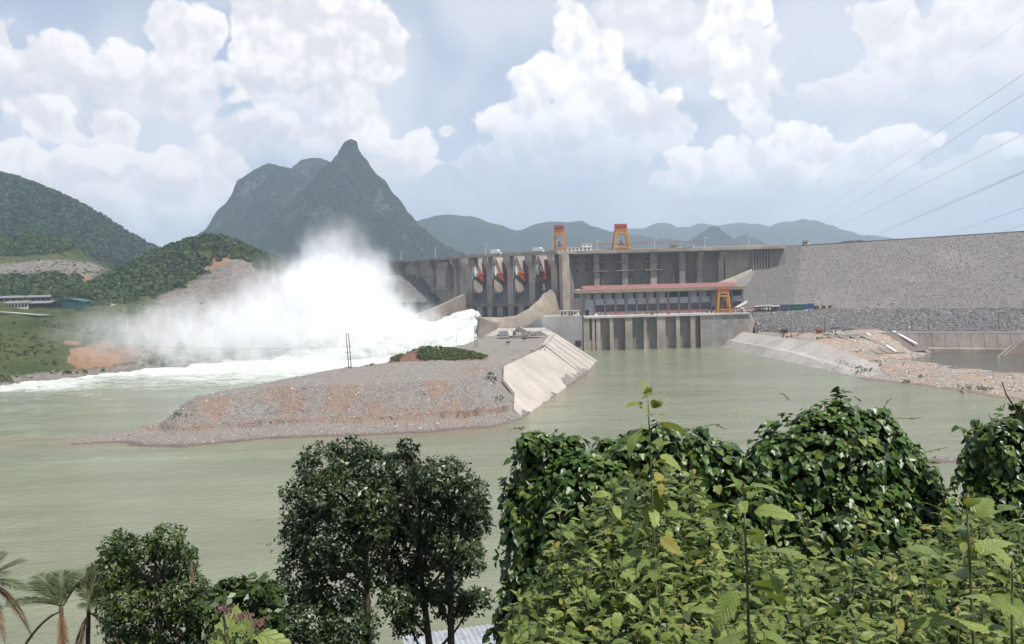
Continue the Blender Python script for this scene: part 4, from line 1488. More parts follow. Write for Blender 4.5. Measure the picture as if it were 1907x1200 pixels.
# ------------------------------------------------------------------ gantry cranes
def gantry(name, label, loc, rz, bw_, tw_, h, box, depth, leg, c_leg, c_box, hook=True):
    t = empty(name, loc, rz)
    tag(t, label, 'crane')
    lb = h - box[1]
    for sx in (-1, 1):
        for sy in (-1, 1):
            MB().bar((sx * bw_ / 2, sy * depth / 2, 0), (sx * tw_ / 2, sy * depth / 2 * 0.8, lb), leg).build('leg', M[c_leg], t)
            MB().box((sx * bw_ / 2, sy * depth / 2, 0.45), (leg * 2.2, leg * 1.3, 0.9)).build('wheel_bogie', M[c_leg], t)
        MB().bar((sx * (bw_ * 0.72 + tw_ * 0.28) / 2, -depth / 2 * 0.95, lb * 0.28), (sx * (bw_ * 0.72 + tw_ * 0.28) / 2, depth / 2 * 0.95, lb * 0.28), leg * 0.8).build('side_beam', M[c_leg], t)
    for sy in (-1, 1):
        MB().bar((-bw_ * 0.46, sy * depth / 2 * 0.97, lb * 0.16), (bw_ * 0.46, sy * depth / 2 * 0.97, lb * 0.16), leg * 0.8).build('cross_beam', M[c_leg], t)
        MB().bar((-tw_ * 0.53, sy * depth / 2 * 0.83, lb * 0.86), (tw_ * 0.53, sy * depth / 2 * 0.83, lb * 0.86), leg * 0.9).build('cross_beam', M[c_leg], t)
    MB().bb(-tw_ * 0.62, tw_ * 0.62, -depth * 0.45, depth * 0.45, lb - 0.4, lb + 0.35).build('platform', M[c_leg], t)
    b = MB().bb(-box[0] / 2, box[0] / 2, -depth * 0.36, depth * 0.36, lb + 0.36, h).build('machine_house', M[c_box], t)
    for k in range(3):
        MB().bb(-box[0] / 2 + box[0] * (0.16 + 0.26 * k), -box[0] / 2 + box[0] * (0.30 + 0.26 * k), -depth * 0.36 - 0.05, -depth * 0.36, lb + 0.5 + (h - lb) * 0.3, lb + 0.36 + (h - lb) * 0.62).build('window', M['dark'], b)
    r = MB()
    zr = lb + 1.5
    for sy in (-1, 1):
        r.bar((-tw_ * 0.62, sy * depth * 0.45, zr), (tw_ * 0.62, sy * depth * 0.45, zr), 0.15)
        for k in range(5):
            xx = -tw_ * 0.62 + tw_ * 1.24 * k / 4
            r.bar((xx, sy * depth * 0.45, lb + 0.3), (xx, sy * depth * 0.45, zr), 0.15)
    r.build('guard_rail', M['steel_grey'], t)
    if hook:
        hk = MB().bar((-0.5, 0, lb * 0.3), (-0.5, 0, lb), 0.14).bar((0.5, 0, lb * 0.3), (0.5, 0, lb), 0.14)
        hk.bb(-tw_ * 0.3, tw_ * 0.3, -0.6, 0.6, lb * 0.28, lb * 0.36).box((0, 0, lb * 0.45), (1.6, 1.2, 1.8)).build('hoist', M[c_box], t)
    return t


gantry('gantry_crane', 'slim yellow gantry crane with red machine house on the dam crest', (PXm(1046, 626), 630.5, CREST), R(-12), 9.2, 6.2, 20.8, (7.6, 5.6), 7.5, 0.95, 'yellow', 'red_paint')
gantry('gantry_crane', 'broad thick-legged yellow gantry crane with red house on the dam crest', (PXm(1159.5, 637), 637, CREST), 0.0, 12.6, 7.6, 21.0, (9.2, 5.4), 8.5, 1.7, 'yellow', 'red_paint')
gantry('gantry_crane', 'orange gantry crane standing on the deck before the powerhouse', (PXm(1347, 573), 573, 24.2), 0.0, 9.0, 6.6, 17.6, (8.2, 3.6), 6.0, 1.25, 'yellow', 'orange')


# ------------------------------------------------------------------ things on the crest
def lamp(px, py, Y, h=8.6, label=''):
    q = atY(px, py, Y)
    t = empty('street_lamp', (q.x, Y, CREST))
    tag(t, label, 'lamp', 'lamps along the dam crest')
    MB().tube([(0, 0, -0.1), (0, 0, h * 0.97)], [0.2, 0.11], 6).build('pole', M['white_paint'], t)
    MB().tube([(0, 0, h * 0.96), (0.6, 0, h), (1.9, 0, h + 0.1)], 0.12, 5).build('arm', M['white_paint'], t)
    MB().box((2.0, 0, h + 0.12), (1.1, 0.5, 0.24)).build('lamp_head', M['white_paint'], t)


lamp(747, 486, 762, label='leftmost crest lamp, close beside the spray plume')
lamp(811, 480, 704, label='crest lamp left of the black car')
lamp(905, 473, 650, label='crest lamp left of the white truck above the gates')
lamp(1030, 467, 628, label='crest lamp just left of the slim gantry crane')
lamp(1113, 462, 632, label='crest lamp at the left end of the long orange pipe')
lamp(1219, 462, 632, label='crest lamp midway along the orange pipe')
lamp(1313, 461, 632, label='crest lamp at the right end of the orange pipe')
lamp(1395, 460, 632, label='rightmost crest lamp, near the rockfill dam')


def wheel(t, x, y, r=0.5, w=0.35):
    mb = MB()
    n = 12
    vs = [(x + r * math.cos(a), y + s * w / 2, r + r * math.sin(a)) for s in (-1, 1) for a in [2 * math.pi * k / n for k in range(n)]]
    mb.add(vs, [tuple(range(n)), tuple(reversed(range(n, 2 * n)))] + [(k, k + n, (k + 1) % n + n, (k + 1) % n) for k in range(n)])
    return mb.build('wheel', M['tyre'], t)


def truck(label, loc, rz, s=1.0):
    t = empty('box_truck', loc, rz)
    t.scale = (s, s, s)
    tag(t, label, 'truck')
    MB().bb(-4.2, 2.2, -1.25, 1.25, 1.0, 3.9).build('cargo_box', M['white_paint'], t)
    MB().prism([(2.3, 0.8), (4.4, 0.8), (4.4, 1.9), (3.9, 3.0), (2.3, 3.0)], -1.15, 1.15, 'y').build('cab', M['white_paint'], t)
    MB().hexa([(4.44, -1.0, 1.95), (4.46, 1.0, 1.95), (4.48, 1.0, 1.95), (4.46, -1.0, 1.95)], [(3.98, -1.0, 2.8), (3.98, 1.0, 2.8), (4.0, 1.0, 2.8), (4.0, -1.0, 2.8)]).build('windscreen', M['glass'], t)
    MB().bb(-4.0, 4.2, -0.5, 0.5, 0.6, 0.95).build('chassis', M['steel_grey'], t)
    for x in (-2.6, 3.3):
        for y in (-1.05, 1.05):
            wheel(t, x, y, 0.5)


def car(label, loc, rz, mat):
    t = empty('parked_car', loc, rz)
    tag(t, label, 'car')
    MB().prism([(-2.2, 0.35), (2.2, 0.35), (2.2, 0.8), (1.2, 0.95), (-2.1, 1.0)], -0.88, 0.88, 'y').build('body', mat, t)
    MB().prism([(-1.8, 1.0), (0.95, 0.97), (0.4, 1.55), (-1.5, 1.55)], -0.78, 0.78, 'y').build('cabin', M['glass'], t)
    for x in (-1.4, 1.4):
        for y in (-0.82, 0.82):
            wheel(t, x, y, 0.34, 0.22)


def on_crest(px, off=4.0):
    """point on the crest road under an image column"""
    for i in range(len(RP) - 1):
        for k in range(200):
            f = k / 200
            x = RP[i][0] + (RP[i + 1][0] - RP[i][0]) * f
            y = RP[i][1] + (RP[i + 1][1] - RP[i][1]) * f
            d = Vector((RP[i + 1][0] - RP[i][0], RP[i + 1][1] - RP[i][1])).normalized()
            X, Y = x - d.y * off, y + d.x * off
            if abs((X / Y * 1500 + 953.5) - px) < 1.2:
                return (X, Y, 71.9), math.atan2(d.y, d.x)
    return (0, 640, 71.9), 0


for px, lb in ((928, 'white box truck on the crest above the second gate'), (1006, 'white box truck on the crest left of the slim gantry crane')):
    p_, a_ = on_crest(px, 3.0)
    truck(lb, p_, a_, 1.12)
p_, a_ = on_crest(868, 3.0)
car('black car parked on the dam crest', p_, a_, mat_plain('black_car_paint', (0.02, 0.02, 0.024), 0.3))
p_, a_ = on_crest(886, 3.4)
car('white car behind the black car on the dam crest', p_, a_, M['white_paint'])

pu = empty('control_house', (PXm(1081, 637), 638, CREST))
tag(pu, 'long white flat-roofed house with raised end on the dam crest', 'house')
MB().bb(-10.0, 10.2, -4, 4, 0, 3.4).build('wall', M['white_paint'], pu)
MB().bb(-10.4, 10.6, -4.5, 4.5, 3.42, 3.8).build('roof', M['cream'], pu)
MB().bb(2.5, 10.0, -3.2, 3.2, 3.82, 5.9).build('upper_storey', M['white_paint'], pu)
MB().bb(2.0, 10.5, -3.7, 3.7, 5.92, 6.3).build('roof', M['cream'], pu)
for x in (-7.5, -4.5, -1.5, 1.5, 4.6, 7.6):
    MB().bb(x - 0.6, x + 0.6, -4.08, -4.0, 1.2, 2.6).build('window', M['glass'], pu)
for x in (4.4, 8.0):
    MB().bb(x - 0.5, x + 0.5, -3.28, -3.2, 4.4, 5.3).build('window', M['glass'], pu)
cabin('gate_house', 'small cream hut on the crest right of the broad gantry crane', (PXm(1257, 637), 637, CREST), (6.0, 4.0, 3.2), 0.0)
cabin('gate_house', 'low white hut on the crest near the end of the orange pipe', (PXm(1287, 640), 640, CREST), (6.5, 4.0, 2.6), 0.0, wall='white_paint')
pi = empty('crane_beam', (110, 633.5, CREST))
tag(pi, 'long thin orange pipe carried on posts above the crest road', 'pipe')
MB().bar((-42, 0, 5.3), (43, 0, 5.9), 0.45).build('pipe', M['orange'], pi)
for k in range(8):
    x = -41 + k * 12
    MB().bar((x, 0, 0), (x, 0, 5.4 + 0.5 * k / 8), 0.22).build('post', M['steel_grey'], pi)

# mobile crane on the powerhouse deck
mc = empty('mobile_crane', (PXm(1374, 573), 573.5, 24.2))
tag(mc, 'mobile crane with white and black telescopic boom beside the powerhouse', 'crane')
MB().bb(-5.5, 4.0, -1.3, 1.3, 0.9, 1.9).build('chassis', M['steel_grey'], mc)
MB().bb(2.4, 4.8, -1.3, 1.3, 1.0, 3.2).build('cab', M['white_paint'], mc)
MB().bb(-3.0, 0.5, -1.2, 1.2, 1.95, 3.6).build('slew_house', M['blue_grey'], mc)
for x in (-4.4, -3.0, 1.2, 3.6):
    for y in (-1.1, 1.1):
        wheel(mc, x, y, 0.6)
tip = atY(1411, 538, 574)
mid = atY(1391, 562, 574)
o_ = Vector(mc.location)
MB().bar((-1.0, 0.5, 3.0), mid - o_, 1.5).build('boom_base', M['white_paint'], mc)
MB().bar(mid - o_, tip - o_, 0.95).build('boom_tip', M['steel_grey'], mc)
MB().bar(tip - o_, tip - o_ + Vector((1.6, 0, -0.3)), 0.5).build('boom_head', M['steel_grey'], mc)
# odds and ends along the deck
for k, (px, s, c) in enumerate(((1110, 1.6, 'white_paint'), (1155, 1.3, 'orange'), (1215, 2.0, 'rust'), (1246, 2.2, 'orange'), (1330, 1.5, 'white_paint'), (1322, 1.2, 'cream'))):
    t = MB().box((0, 0, s * 0.4), (s, s * 0.8, s * 0.8)).box((s * 0.2, 0, s * 0.95), (s * 0.5, s * 0.5, s * 0.3)).build('machine_part', M[c], None, loc=(PXm(px, 572), 572, 24.2))
    tag(t, ('small %s machine part on the deck, %s of six from the left' % ({'white_paint': 'white', 'orange': 'orange', 'rust': 'brown', 'cream': 'cream'}[c], ('first', 'second', 'third', 'fourth', 'sixth', 'fifth')[k])), 'equipment')


# ------------------------------------------------------------------ rockfill dam
rf = empty('rockfill_dam', (270, 600, 25))
tag(rf, 'huge grey rockfill dam slope rising to a straight crest', 'dam')
M['rockfill'] = mat_rock('rockfill', (0.168, 0.151, 0.142), (0.225, 0.205, 0.192), (0.33, 0.31, 0.295), 0.95, 0.04, 0.8, 0.45, patch=(0.27, 0.24, 0.218), pscale=0.012)
M['riprap'] = mat_rock('riprap', (0.105, 0.096, 0.094), (0.195, 0.18, 0.172), (0.38, 0.36, 0.34), 0.6, 0.05, 1.0, 0.7)


def slope_sheet(lo, hi, nu, nv, amp, seed):
    """lo, hi: polylines of equal length (bottom and top edge)"""
    lo, hi = np.array(lo, float), np.array(hi, float)
    t = np.linspace(0, len(lo) - 1, nu)
    L = np.stack([np.interp(t, np.arange(len(lo)), lo[:, k]) for k in range(3)], 1)
    H = np.stack([np.interp(t, np.arange(len(hi)), hi[:, k]) for k in range(3)], 1)
    v = np.linspace(0, 1, nv)
    P = L[:, None] * (1 - v)[None, :, None] + H[:, None] * v[None, :, None]
    ed = np.minimum(1, np.minimum(v, 1 - v) * 12)[None, :]
    P[:, :, 2] += amp * ed * fbm(P[:, :, 0] / 9, P[:, :, 1] / 9, P[:, :, 2] / 9, 4, seed)
    return P


ofs = np.array(rf.location)
BL = [(150, 597, 24.5), (176, 598, 24.5), (206, 592, 25), (334, 527, 25), (470, 460, 25), (640, 380, 25)]
CL = [(204, 655, 70), (217, 655, 71.9), (235, 649, 72.2), (364, 585, 76.0), (500, 518, 78), (670, 435, 78)]
P1 = slope_sheet(BL, CL, 200, 60, 0.7, 41)
ob('main_slope', np_mesh('main_slope', P1.reshape(-1, 3) - ofs, grid_faces(200, 60), M['rockfill'], True), rf)
TL = [(172, 567, 8), (186, 548, 10), (206, 533, 11.2), (312, 487, 11.5), (440, 424, 11.5), (600, 345, 11.5)]
BF = [(174, 586, 24), (186, 590, 24.9), (206, 586, 24.9), (331, 521, 24.9), (467, 454, 24.9), (637, 374, 24.9)]
P2 = slope_sheet(TL, BF, 200, 30, 0.9, 43)
ob('lower_slope', np_mesh('lower_slope', P2.reshape(-1, 3) - ofs, grid_faces(200, 30), M['riprap'], True), rf)
P3 = slope_sheet(BF, [(a, b, 24.95) for a, b, c in BL], 120, 6, 0.2, 44)
ob('berm', np_mesh('berm', P3.reshape(-1, 3) - ofs, grid_faces(120, 6), M['spit'], True), rf)
P4 = slope_sheet(CL, [(a + 6, b + 11, c) for a, b, c in CL], 60, 3, 0.0, 44)
ob('crest', np_mesh('crest', P4.reshape(-1, 3) - ofs, grid_faces(60, 3), M['spit'], True), rf)
cp = MB()
for i in range(1, len(CL) - 1):
    cp.bar(Vector(CL[i]) + Vector((0.5, 1, 0.3)) - rf.location, Vector(CL[i + 1]) + Vector((0.5, 1, 0.3)) - rf.location, 0.6, 1.3)
cp.build('parapet', M['conc_dark'], rf)


def scatter_sheet(P, n, smin, smax, mat, name, parent, seed, pw=3.0):
    r = np.random.default_rng(seed)
    nu, nv = P.shape[:2]
    u = r.random(n) * (nu - 1.001)
    v = r.random(n) * (nv - 1.001)
    iu, iv = u.astype(int), v.astype(int)
    fu, fv = (u - iu)[:, None], (v - iv)[:, None]
    Q = P[iu, iv] * (1 - fu) * (1 - fv) + P[iu + 1, iv] * fu * (1 - fv) + P[iu, iv + 1] * (1 - fu) * fv + P[iu + 1, iv + 1] * fu * fv
    S = smin + (smax - smin) * r.random(n) ** pw
    V, F, tn = rock_mesh_arrays(Q, S, seed)
    o = ob(name, np_mesh(name, V - np.array(parent.location), F, mat, False, tn), parent)
    o['kind'] = 'stuff'


M['rubble_main'] = rubble_mat('rockfill_stone', (0.160, 0.144, 0.136), (0.235, 0.214, 0.200), (0.32, 0.30, 0.28), 0.05)
vis = P1[20:150]
scatter_sheet(vis, 36000, 0.18, 0.55, M['rubble_main'], 'rock', rf, 51)
scatter_sheet(P2[4:150], 16000, 0.28, 0.85, M['rubble_dark'], 'rock', rf, 52)
gh = cabin('guard_hut', 'tiny cream hut on the crest of the rockfill dam', (PXm(1502, 655), 655, 73.0), (4.4, 3.6, 3.6), R(-26))

# containers, drums and poles on the berm
def container(label, px0, px1, Y, col, h=3.2):
    a, b = PXm(px0, Y), PXm(px1, Y)
    t = empty('shipping_container', ((a + b) / 2, Y, 24.95))
    tag(t, label, 'container')
    w = b - a
    mt = mat_plain('container_paint', col, 0.5, var=0.2, scale=0.6)
    mb = MB().bb(-w / 2 + 0.1, w / 2 - 0.1, -1.15, 1.15, 0.15, h - 0.1)
    n = int(w / 0.45)
    for k in range(n):
        x = -w / 2 + 0.2 + (w - 0.4) * (k + 0.5) / n
        mb.bb(x - 0.09, x + 0.09, -1.22, -1.15, 0.3, h - 0.3)
    mb.build('shell', mt, t)
    fr = MB()
    for z in (0.1, h):
        fr.bar((-w / 2, -1.2, z), (w / 2, -1.2, z), 0.18).bar((-w / 2, 1.2, z), (w / 2, 1.2, z), 0.18)
    for x in (-w / 2, w / 2):
        for y in (-1.2, 1.2):
            fr.bar((x, y, 0.0), (x, y, h), 0.18)
    fr.build('frame', mt, t)


container('grey-blue shipping container at the left end of the row', 1455.5, 1474.5, 583, (0.055, 0.085, 0.13))
container('long green shipping container in the row', 1475.5, 1497.5, 583, (0.018, 0.115, 0.055))
container('short dark blue container right of the green one', 1498.5, 1506, 583, (0.035, 0.085, 0.24))
container('bright blue container at the right end of the row', 1506.8, 1515.5, 583, (0.025, 0.08, 0.22), 3.6)
for k, px in enumerate((1521, 1527, 1533.5, 1539.5, 1545.5)):
    t = empty('storage_drum', (PXm(px, 579), 579, 24.95))
    tag(t, 'rusty steel drum on the berm, %s from the containers' % ('first', 'second', 'third', 'fourth', 'fifth')[k], 'drum', 'rusty drums beside the containers')
    mb = MB().tube([(0, -1.6, 1.15), (0, 1.6, 1.15)], 1.12, 12)
    mb.build('barrel', M['rust'], t)
    MB().tube([(0, -1.75, 1.15), (0, -1.61, 1.15)], 0.8, 12).build('lid', M['cream'] if k % 2 else M['rust'], t)
for k, (px, c, w, h) in enumerate(((1412, 'rust', 4.5, 2.4), (1421, 'conc_light', 3.6, 2.7), (1431, 'cream', 3.4, 2.9), (1444, 'rust', 6.0, 2.2))):
    t = empty('site_shed', (PXm(px, 585), 585, 24.95))
    tag(t, '%s low site shed on the berm, %s from the powerhouse' % (('rusty', 'grey', 'cream', 'long rusty')[k], ('first', 'second', 'third', 'fourth')[k]), 'shed')
    MB().bb(-w / 2, w / 2, -1.4, 1.4, 0, h).build('wall', M[c], t)
    MB().prism([(-1.9, h), (0, h + 0.7), (1.9, h)], -w / 2 - 0.3, w / 2 + 0.3, 'x').build('roof', M['metal_roof'], t)
    MB().bb(-0.5, 0.5, -1.45, -1.4, 0, 1.9).build('door', M['dark'], t)


def pole(name, label, base, h, r=0.16, arm=0.0, mat='wood', group=None, lean=0.0):
    t = empty(name, base)
    tag(t, label, 'pole', group)
    MB().tube([(0, 0, -0.3), (lean, 0, h)], [r, r * 0.65], 7).build('post', M[mat], t)
    if arm:
        MB().bar((-arm / 2 + lean, 0, h * 0.93), (arm / 2 + lean, 0, h * 0.93), 0.16).build('crossarm', M[mat], t)
        for s in (-0.9, 0, 0.9):
            MB().tube([(s * arm / 2 + lean, 0, h * 0.93 + 0.05), (s * arm / 2 + lean, 0, h * 0.93 + 0.4)], 0.07, 5).build('insulator', M['white_paint'], t)
    return t


pole('site_pole', 'thin pole on the berm, left of a pair by the crane boom', (PXm(1423, 588), 588, 24.95), 8.0, 0.14, 1.2)
pole('site_pole', 'thin pole on the berm, right of a pair by the crane boom', (PXm(1431, 588), 588, 24.95), 8.0, 0.14, 1.2)


# ------------------------------------------------------------------ right shore, pond, revetments
def az(px, py, z):
    return tuple(atZ(px, py, z))


shoreP = []
for (a, b) in ((1560, 697), (1600, 707), (1700, 717), (1800, 732), (1907, 747), (2050, 768), (2300, 800)):
    q = atZ(a, b, 0.0)
    shoreP += [tuple(q), (q.x - 8, q.y - 14, -2.5)]
shoreP += [az(1640, 684, 2.6), az(1720, 694, 2.4), az(1800, 708, 2.6), az(1907, 716, 3.0), az(2050, 725, 3.0), az(2300, 745, 3)]
shoreP += [az(1655, 667, 1.5), az(1720, 675, 1.5), az(1770, 693, 1.5), az(1907, 697, 1.5), az(2100, 700, 1.5)]
shoreP += [az(1750, 668, -1.5), az(1820, 672, -1.5), az(1900, 676, -1.5), az(2080, 680, -1.5), az(1850, 655, -3), az(1950, 655, -3), az(1750, 655, -2)]
shoreP += [az(1480, 634, 10), az(1540, 638, 9.5), az(1585, 626, 11), az(1640, 622, 12), az(1600, 652, 5.5), az(1635, 660, 2.8), az(1560, 656, 7), az(1585, 682, 3),
           az(1440, 627, 10), az(1400, 622, 10), az(1520, 622, 11), az(1560, 618, 11.5), (150, 590, 9), (200, 560, 11), (260, 530, 11.5), az(1560, 670, 4), az(1640, 645, 7)]
EVS = tps_fit(shoreP)
rockS = np.array([az(1700, 705, 2), az(1850, 715, 2)])


def shore_mat():
    m, t, b, oc, pos = new_mat('gravel_shore')
    n1 = t.noise(pos, 0.06, 5.0, 0.62)
    n2 = t.noise(pos, 0.4, 5.0, 0.65)
    v = t.sep(t.vor(pos, 1.6, 'F1', out='Color'))
    c = t.mix(v[0], (0.19, 0.155, 0.125, 1), (0.33, 0.275, 0.225, 1))
    c = t.mix(t.ss(n1, 0.50, 0.62), c, t.mix(n2, (0.27, 0.16, 0.105, 1), (0.37, 0.25, 0.17, 1)))
    c = t.mix(t.math('MULTIPLY', t.ss(n2, 0.56, 0.68), t.ss(n1, 0.35, 0.5)), c, (0.105, 0.10, 0.04, 1))
    c = t.mix(t.ss(v[1], 0.93, 0.97), c, (0.6, 0.57, 0.54, 1))
    x, y, z = t.sep(pos)
    c = t.mix(t.ss(z, 0.1, 0.8, 0.7, 0.0), c, (0.12, 0.085, 0.07, 1))
    t.put(b.inputs['Base Color'], c)
    b.inputs['Roughness'].default_value = 0.95
    b.inputs['Specular IOR Level'].default_value = 0.15
    t.put(b.inputs['Normal'], t.bump(t.math('MULTIPLY_ADD', v[2], 0.5, n2), 0.8, 0.5))
    return m


M['shore'] = shore_mat()
xs, ys = np.linspace(146, 520, 190), np.linspace(290, 600, 170)
X, Y = np.meshgrid(xs, ys, indexing='ij')
Z = EVS(X, Y) + 0.5 * fbm(X / 7, Y / 7, 0, 4, 61) + 0.2 * fbm(X / 2.5, Y / 2.5, 0, 2, 62)
# stay under the revetment face that bounds this shore on the river side
wl = 147 + (564 - Y) * 0.107
Z = np.where((X < wl + 26) & (Y > 388), np.minimum(Z, (X - wl) * np.interp(Y, [388, 430, 470], [0.10, 0.22, 0.40]) - 1.4), Z)
V = np.stack([X.ravel(), Y.ravel(), Z.ravel()], 1)
tag(ob('right_shore', np_mesh('right_shore', V, grid_faces(190, 170), M['shore'], True)), kind='structure')
xs, ys = np.linspace(215, 560, 30), np.linspace(330, 500, 20)
X, Y = np.meshgrid(xs, ys, indexing='ij')
sel = np.stack([X.ravel(), Y.ravel(), np.full(X.size, 1.2)], 1)
tag(ob('pond', np_mesh('pond', sel, grid_faces(30, 20), M['pond'], True)), kind='structure')

# loose stones on the bar
n = 9000
X = rng.uniform(160, 330, n)
Y = rng.uniform(320, 470, n)
Z = EVS(X, Y)
ok = (Z > 0.3) & (Z < 5)
V, F, tn = rock_mesh_arrays(np.stack([X, Y, Z], 1)[ok], (0.12 + 0.42 * rng.random(n) ** 4)[ok], 77)
tag(ob('shingle', np_mesh('shingle', V, F, M['rubble'], False, tn)), 'pale loose stones scattered on the gravel bar by the pond', 'shingle', kind='stuff')

# pond wall: leaning panels, a diagonal ramp, a corner wall
pw = empty('pond_wall', (270, 480, 0))
tag(pw, 'brown streaked concrete retaining wall leaning back behind the pond', 'wall')
q0, q1 = Vector((214, 515)), Vector((304, 477))
for k in range(14):
    a = q0 + (q1 - q0) * (k + 0.012) / 14
    b = q0 + (q1 - q0) * (k + 0.988) / 14
    nn = Vector((0.39, 0.92))
    wpart(pw, 'panel', MB().hexa([(*(a - nn * 9), -2), (*(b - nn * 9), -2), (*(b + nn * 2), -2), (*(a + nn * 2), -2)],
                                 [(*(a + nn * 1), 11.9), (*(b + nn * 1), 11.9), (*(b + nn * 2), 11.9), (*(a + nn * 2), 11.9)]), M['conc_pond'])
    wpart(pw, 'toe_slab', MB().hexa([(*(a - nn * 11.5), -2), (*(b - nn * 11.5), -2), (*(b - nn * 8.2), -2), (*(a - nn * 8.2), -2)],
                                    [(*(a - nn * 10.2), 3.0), (*(b - nn * 10.2), 3.0), (*(b - nn * 6.4), 3.6), (*(a - nn * 6.4), 3.6)]), M['conc_stain'])
wpart(pw, 'coping', MB().hexa([(*(q0 + Vector((0.3, .8))), 11.92), (*(q1 + Vector((0.3, .8))), 11.92), (*(q1 + Vector((1.4, 3))), 11.92), (*(q0 + Vector((1.4, 3))), 11.92)],
                              [(*(q0 + Vector((0.3, .8))), 12.4), (*(q1 + Vector((0.3, .8))), 12.4), (*(q1 + Vector((1.4, 3))), 12.4), (*(q0 + Vector((1.4, 3))), 12.4)]), M['conc_light'])
cw = empty('corner_wall', (300, 460, 0))
tag(cw, 'dark concrete corner wall with a pale diagonal ramp at the right of the pond', 'wall')
wpart(cw, 'wing', MB().hexa([(304, 477, -2), (272, 452, -2), (273, 450, -2), (306, 474, -2)], [(304, 477, 12), (276, 455, 0.6), (277, 453, 0.6), (306, 474, 12)]), M['conc_pond'])
wpart(cw, 'ramp_edge', MB().bar((304, 475.5, 11.9), (272.5, 451.6, 0.5), 0.7, 0.5), M['conc_stain'])
for k in range(5):
    wpart(cw, 'panel', MB().bb(305 + k * 12, 305 + k * 12 + 11.9, 474 - k * 4.5, 490, -2, 11.9), M['conc_pond'])

# ---- revetments cast as long slabs
def slab_face(t, a0, a1, b0, b1, n, thick, mat, gap=0.10):
    """slabs between bottom edge a0..a1 and top edge b0..b1, split along the length; jointed, slightly uneven"""
    a0, a1, b0, b1 = map(Vector, (a0, a1, b0, b1))
    nrm = (a1 - a0).cross(b0 - a0).normalized()
    if nrm.z < 0:
        nrm = -nrm
    for k in range(n):
        f0, f1 = (k + gap / 14) / n, (k + 1 - gap / 14) / n
        p = [a0.lerp(a1, f0), a0.lerp(a1, f1), b0.lerp(b1, f1), b0.lerp(b1, f0)]
        h = nrm * random.uniform(-0.05, 0.07)
        wpart(t, 'slab', MB().hexa([q - nrm * thick for q in p], [q + h for q in p]), mat)


rv = empty('spit_revetment', (12, 360, 0))
tag(rv, 'broad pale cream concrete slope on the near end of the spit', 'revetment')
W0, W1 = Vector((3, 300, -1.0)), Vector((37, 426, -1.0))
T0, T1 = Vector((-13.5, 312, 13.4)), Vector((17.0, 431, 14.6))
nS = 30
for k in range(nS):
    f0, f1 = (k + 0.006) / nS, (k + 0.994) / nS
    # the slab field is cut away obliquely where the rubble covers its near end
    def top(f):
        lim = 1.0 if f > 0.30 else (0.50 + 0.5 * (f / 0.30) if f > 0.16 else 0.22 + 1.75 * f)
        return W0.lerp(W1, f).lerp(T0.lerp(T1, f), min(1.0, lim))
    p = [W0.lerp(W1, f0), W0.lerp(W1, f1), top(f1), top(f0)]
    nrm = (W1 - W0).cross(T0 - W0).normalized()
    if nrm.z < 0:
        nrm = -nrm
    h = nrm * random.uniform(0.80, 0.85)
    wpart(rv, 'slab', MB().hexa([q - nrm * 0.3 for q in p], [q + h for q in p]), M['slab'])
# stepped wing turning the far corner of the spit
wing = empty('stepped_revetment', (34, 450, 0))
tag(wing, 'ribbed beige concrete slope beyond the cream one, reaching the water', 'revetment')
for k in range(8):
    f = k / 8
    a = Vector((37.6, 426.5, -1)).lerp(Vector((52, 500, -1)), f)
    b = Vector((37.6, 426.5, -1)).lerp(Vector((52, 500, -1)), f + 0.1245)
    c = Vector((17.6, 431.5, 15.0)).lerp(Vector((27, 505, 16)), f + 0.1245)
    d = Vector((17.6, 431.5, 15.0)).lerp(Vector((27, 505, 16)), f)
    up = Vector((0.3, -0.1, 0.95)) * (0.8 + 0.3 * (k % 2))
    wpart(wing, 'slab', MB().hexa([a - up * 2, b - up * 2, c - up * 2, d - up * 2], [a + up, b + up, c + up, d + up]), M['slab'])
wpart(wing, 'coping', MB().bar((16.6, 430, 15.9), (26, 506, 17.2), 2.0, 1.2), M['slab'])

rr = empty('terraced_revetment', (160, 470, 0))
tag(rr, 'pale grey two-tier concrete slope along the right bank', 'revetment')
LWp = [(146, 566, -1), (157.5, 468, -1), (167.5, 384, -0.8)]
LBp = [(151.5, 566, 5.2), (165, 470, 4.4), (171, 384, 0.4)]
LB2 = [(154.0, 566, 5.3), (168.5, 470, 4.5), (178, 386, 0.6)]
LTp = [(164, 556, 10.6), (181, 470, 10.3), (184, 405, 4.0)]
for seg in range(2):
    slab_face(rr, LWp[seg], LWp[seg + 1], LBp[seg], LBp[seg + 1], 8, 1.0, M['slab_grey'])
    slab_face(rr, LBp[seg], LBp[seg + 1], LB2[seg], LB2[seg + 1], 8, 0.8, M['slab'])
    slab_face(rr, LB2[seg], LB2[seg + 1], LTp[seg], LTp[seg + 1], 8, 1.0, M['slab_grey'])
slab_face(rr, (145.5, 574, 2), (146, 566.2, -1), (163, 572, 11), (164, 556.2, 10.6), 2, 1.0, M['slab'])

